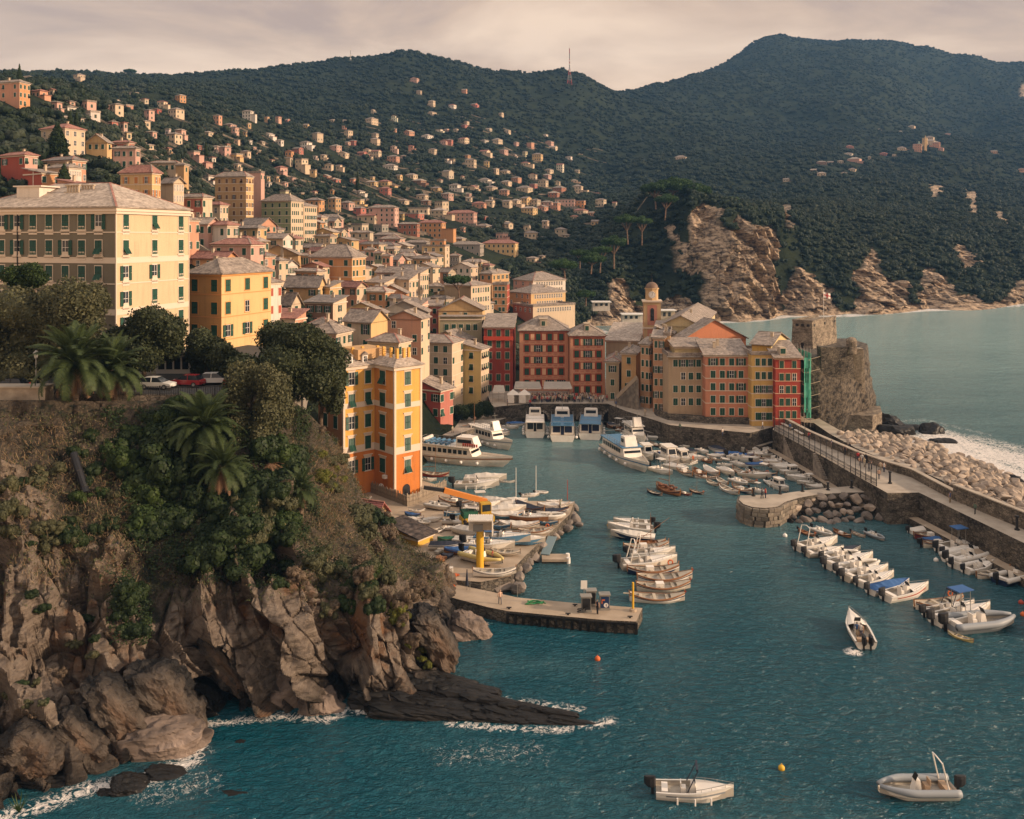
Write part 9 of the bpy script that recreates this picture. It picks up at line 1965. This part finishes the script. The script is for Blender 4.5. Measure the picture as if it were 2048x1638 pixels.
car(315,777,-.12,(.6,.58,.54),'white hatchback parked behind the terrace railing');car(374,772,3.0,(.28,.015,.02),'dark red car parked right of the white hatchback');car(432,768,.1,(.55,.53,.5),'white car half hidden by the oak trunks');car(482,770,.2,(.4,.02,.02),'bright red car under the oak foliage')
car(20,780,3.1,(.01,.01,.012),'black estate car at the left end of the terrace',suv=.3);car(60,766,3.0,(.6,.58,.55),'white off-road car behind the black one',suv=1);car(100,784,2.9,(.03,.035,.05),'dark blue car beside the street lamp');car(268,768,.1,(.02,.02,.022),'black car just left of the white hatchback')
q=thing('terrace_railing','dark iron railing along the edge of the car terrace','railing',(0,0,0));a,b=G(100,790,26.9),G(540,791,26.9);a.y-=.0;n=96
pst=MB().box(-.02,.02,-.02,.02,0,1.05).mesh('baluster',M_iron);ps2=MB().box(-.05,.05,-.05,.05,0,1.15).mesh('post',M_iron)
for i in range(n+1):c=a.lerp(b,i/n);inst('post' if i%8==0 else 'baluster',ps2 if i%8==0 else pst,q,c)
MB().bar(a+Vector((0,0,1.05)),b+Vector((0,0,1.05)),.06).bar(a+Vector((0,0,.15)),b+Vector((0,0,.15)),.05).build('rail',M_iron,q)
q=thing('retaining_wall','cracked stone retaining wall at the left end of the terrace','wall',(0,0,0));a,b=P(-200,776,104),P(90,776,104);MB().box(a.x,b.x,104,106,22,a.z).build('wall',mat('pale_wall',(.26,.21,.16),.95,(.42,.35,.27),.8,.08,2.5),q);MB().box(a.x-.1,b.x+.1,103.85,106.1,a.z,a.z+.18).build('coping',M_pave,q)
q=thing('terrace_wall','mossy stone wall supporting the terrace above the palms','wall',(0,0,0));a,b=P(90,800,107.3),P(500,800,107.3);MB().box(a.x+.1,b.x,107.3,108,21,26.95).build('wall',M_rub,q)
p=G(72,790,26.9);t=thing('street_lamp','old-fashioned lantern street lamp on the terrace by the tallest palm','street lamp',p);MB().cyl((0,0,0),(0,0,4.4),.09,.06,8).cyl((0,0,0),(0,0,.5),.16,.12,8).build('post',M_rail,t)
MB().cyl((0,0,4.4),(0,0,5.0),.18,.32,6).build('lantern',mat('lantern_glass',(.35,.35,.32),.2),t);MB().cyl((0,0,5.0),(0,0,5.35),.38,.06,6).build('lantern_cap',M_rail,t)
p=G(48,772,26.9);p.y=121;t=thing('gazebo','little orange-roofed playground gazebo behind the parked cars','gazebo',p)
for x,y in((-1,-1),(1,-1),(1,1),(-1,1)):MB().cyl((x,y,0),(x,y,2.5),.08,.08,6).build('post',M_wood,t)
MB().add([(-1.4,-1.4,2.4),(1.4,-1.4,2.4),(1.4,1.4,2.4),(-1.4,1.4,2.4),(0,0,3.3)],[(0,1,4),(1,2,4),(2,3,4),(3,0,4),(3,2,1,0)]).build('roof',mat('orange_roof',(.50,.17,.05),.7),t)
p=P(347,757,124);t=thing('glazed_kiosk','white glazed kiosk with a flat brown roof behind the parked cars','kiosk',(p.x,124,26.9));MB().box(-2.4,2.4,0,3.5,0,2.7).build('wall',M_white,t);MB().box(-2.8,2.8,-.6,3.8,2.7,3.0).build('roof',M_slate,t)
for i in range(4):MB().box(-2.1+i*1.1,-1.25+i*1.1,-.05,.02,.6,2.3).build('window',M_glass,t)
p=G(92,775,26.9);t=thing('swing_frame','orange wooden swing frame on the playground','swing',(p.x,119,26.9));q=MB()
for s in(-1,1):q.bar((-1.2,s*1.0,0),(0,0,2.6)if False else(-1.2,0,2.6),.12).bar((1.2,s*1.0,0),(1.2,0,2.6),.12)
q.bar((-1.2,0,2.6),(1.2,0,2.6),.12).build('frame',mat('orange_wood',(.5,.2,.06),.7),t)
for(px,py,Y,rx,lab)in((920,822,214,18,'left clump of dark ivy on the harbour wall'),(945,820,216,20,'middle clump of dark ivy on the harbour wall'),(968,815,218,18,'right clump of dark ivy on the harbour wall')):
 p=P(px,py,Y);tag(inst('ivy_hedge',crown_mesh('foliage',[(0,0,0,rx*Y/F,1.2,1.6),(.8,0,-.6,rx*Y/F*.8,1.2,1.6)],4500,.13,M_dgr,vr,.8),None,p),lab,'hedge')
# ================================================================== HAZE
def haze():
 m=bpy.data.materials.new('haze_air');m.use_nodes=True;t=m.node_tree;t.nodes.clear()
 o=N(t,'ShaderNodeOutputMaterial');v=N(t,'ShaderNodeVolumePrincipled')
 v.inputs['Color'].default_value=(.20,.46,.90,1);v.inputs['Density'].default_value=HAZE_D;v.inputs['Anisotropy'].default_value=.0
 t.links.new(v.outputs[0],o.inputs['Volume'])
 b=MB().box(-2600,4200,-60,4300,-16,900).build('haze',m);tag(b,kind='stuff')
HAZE_D=.00009
haze()
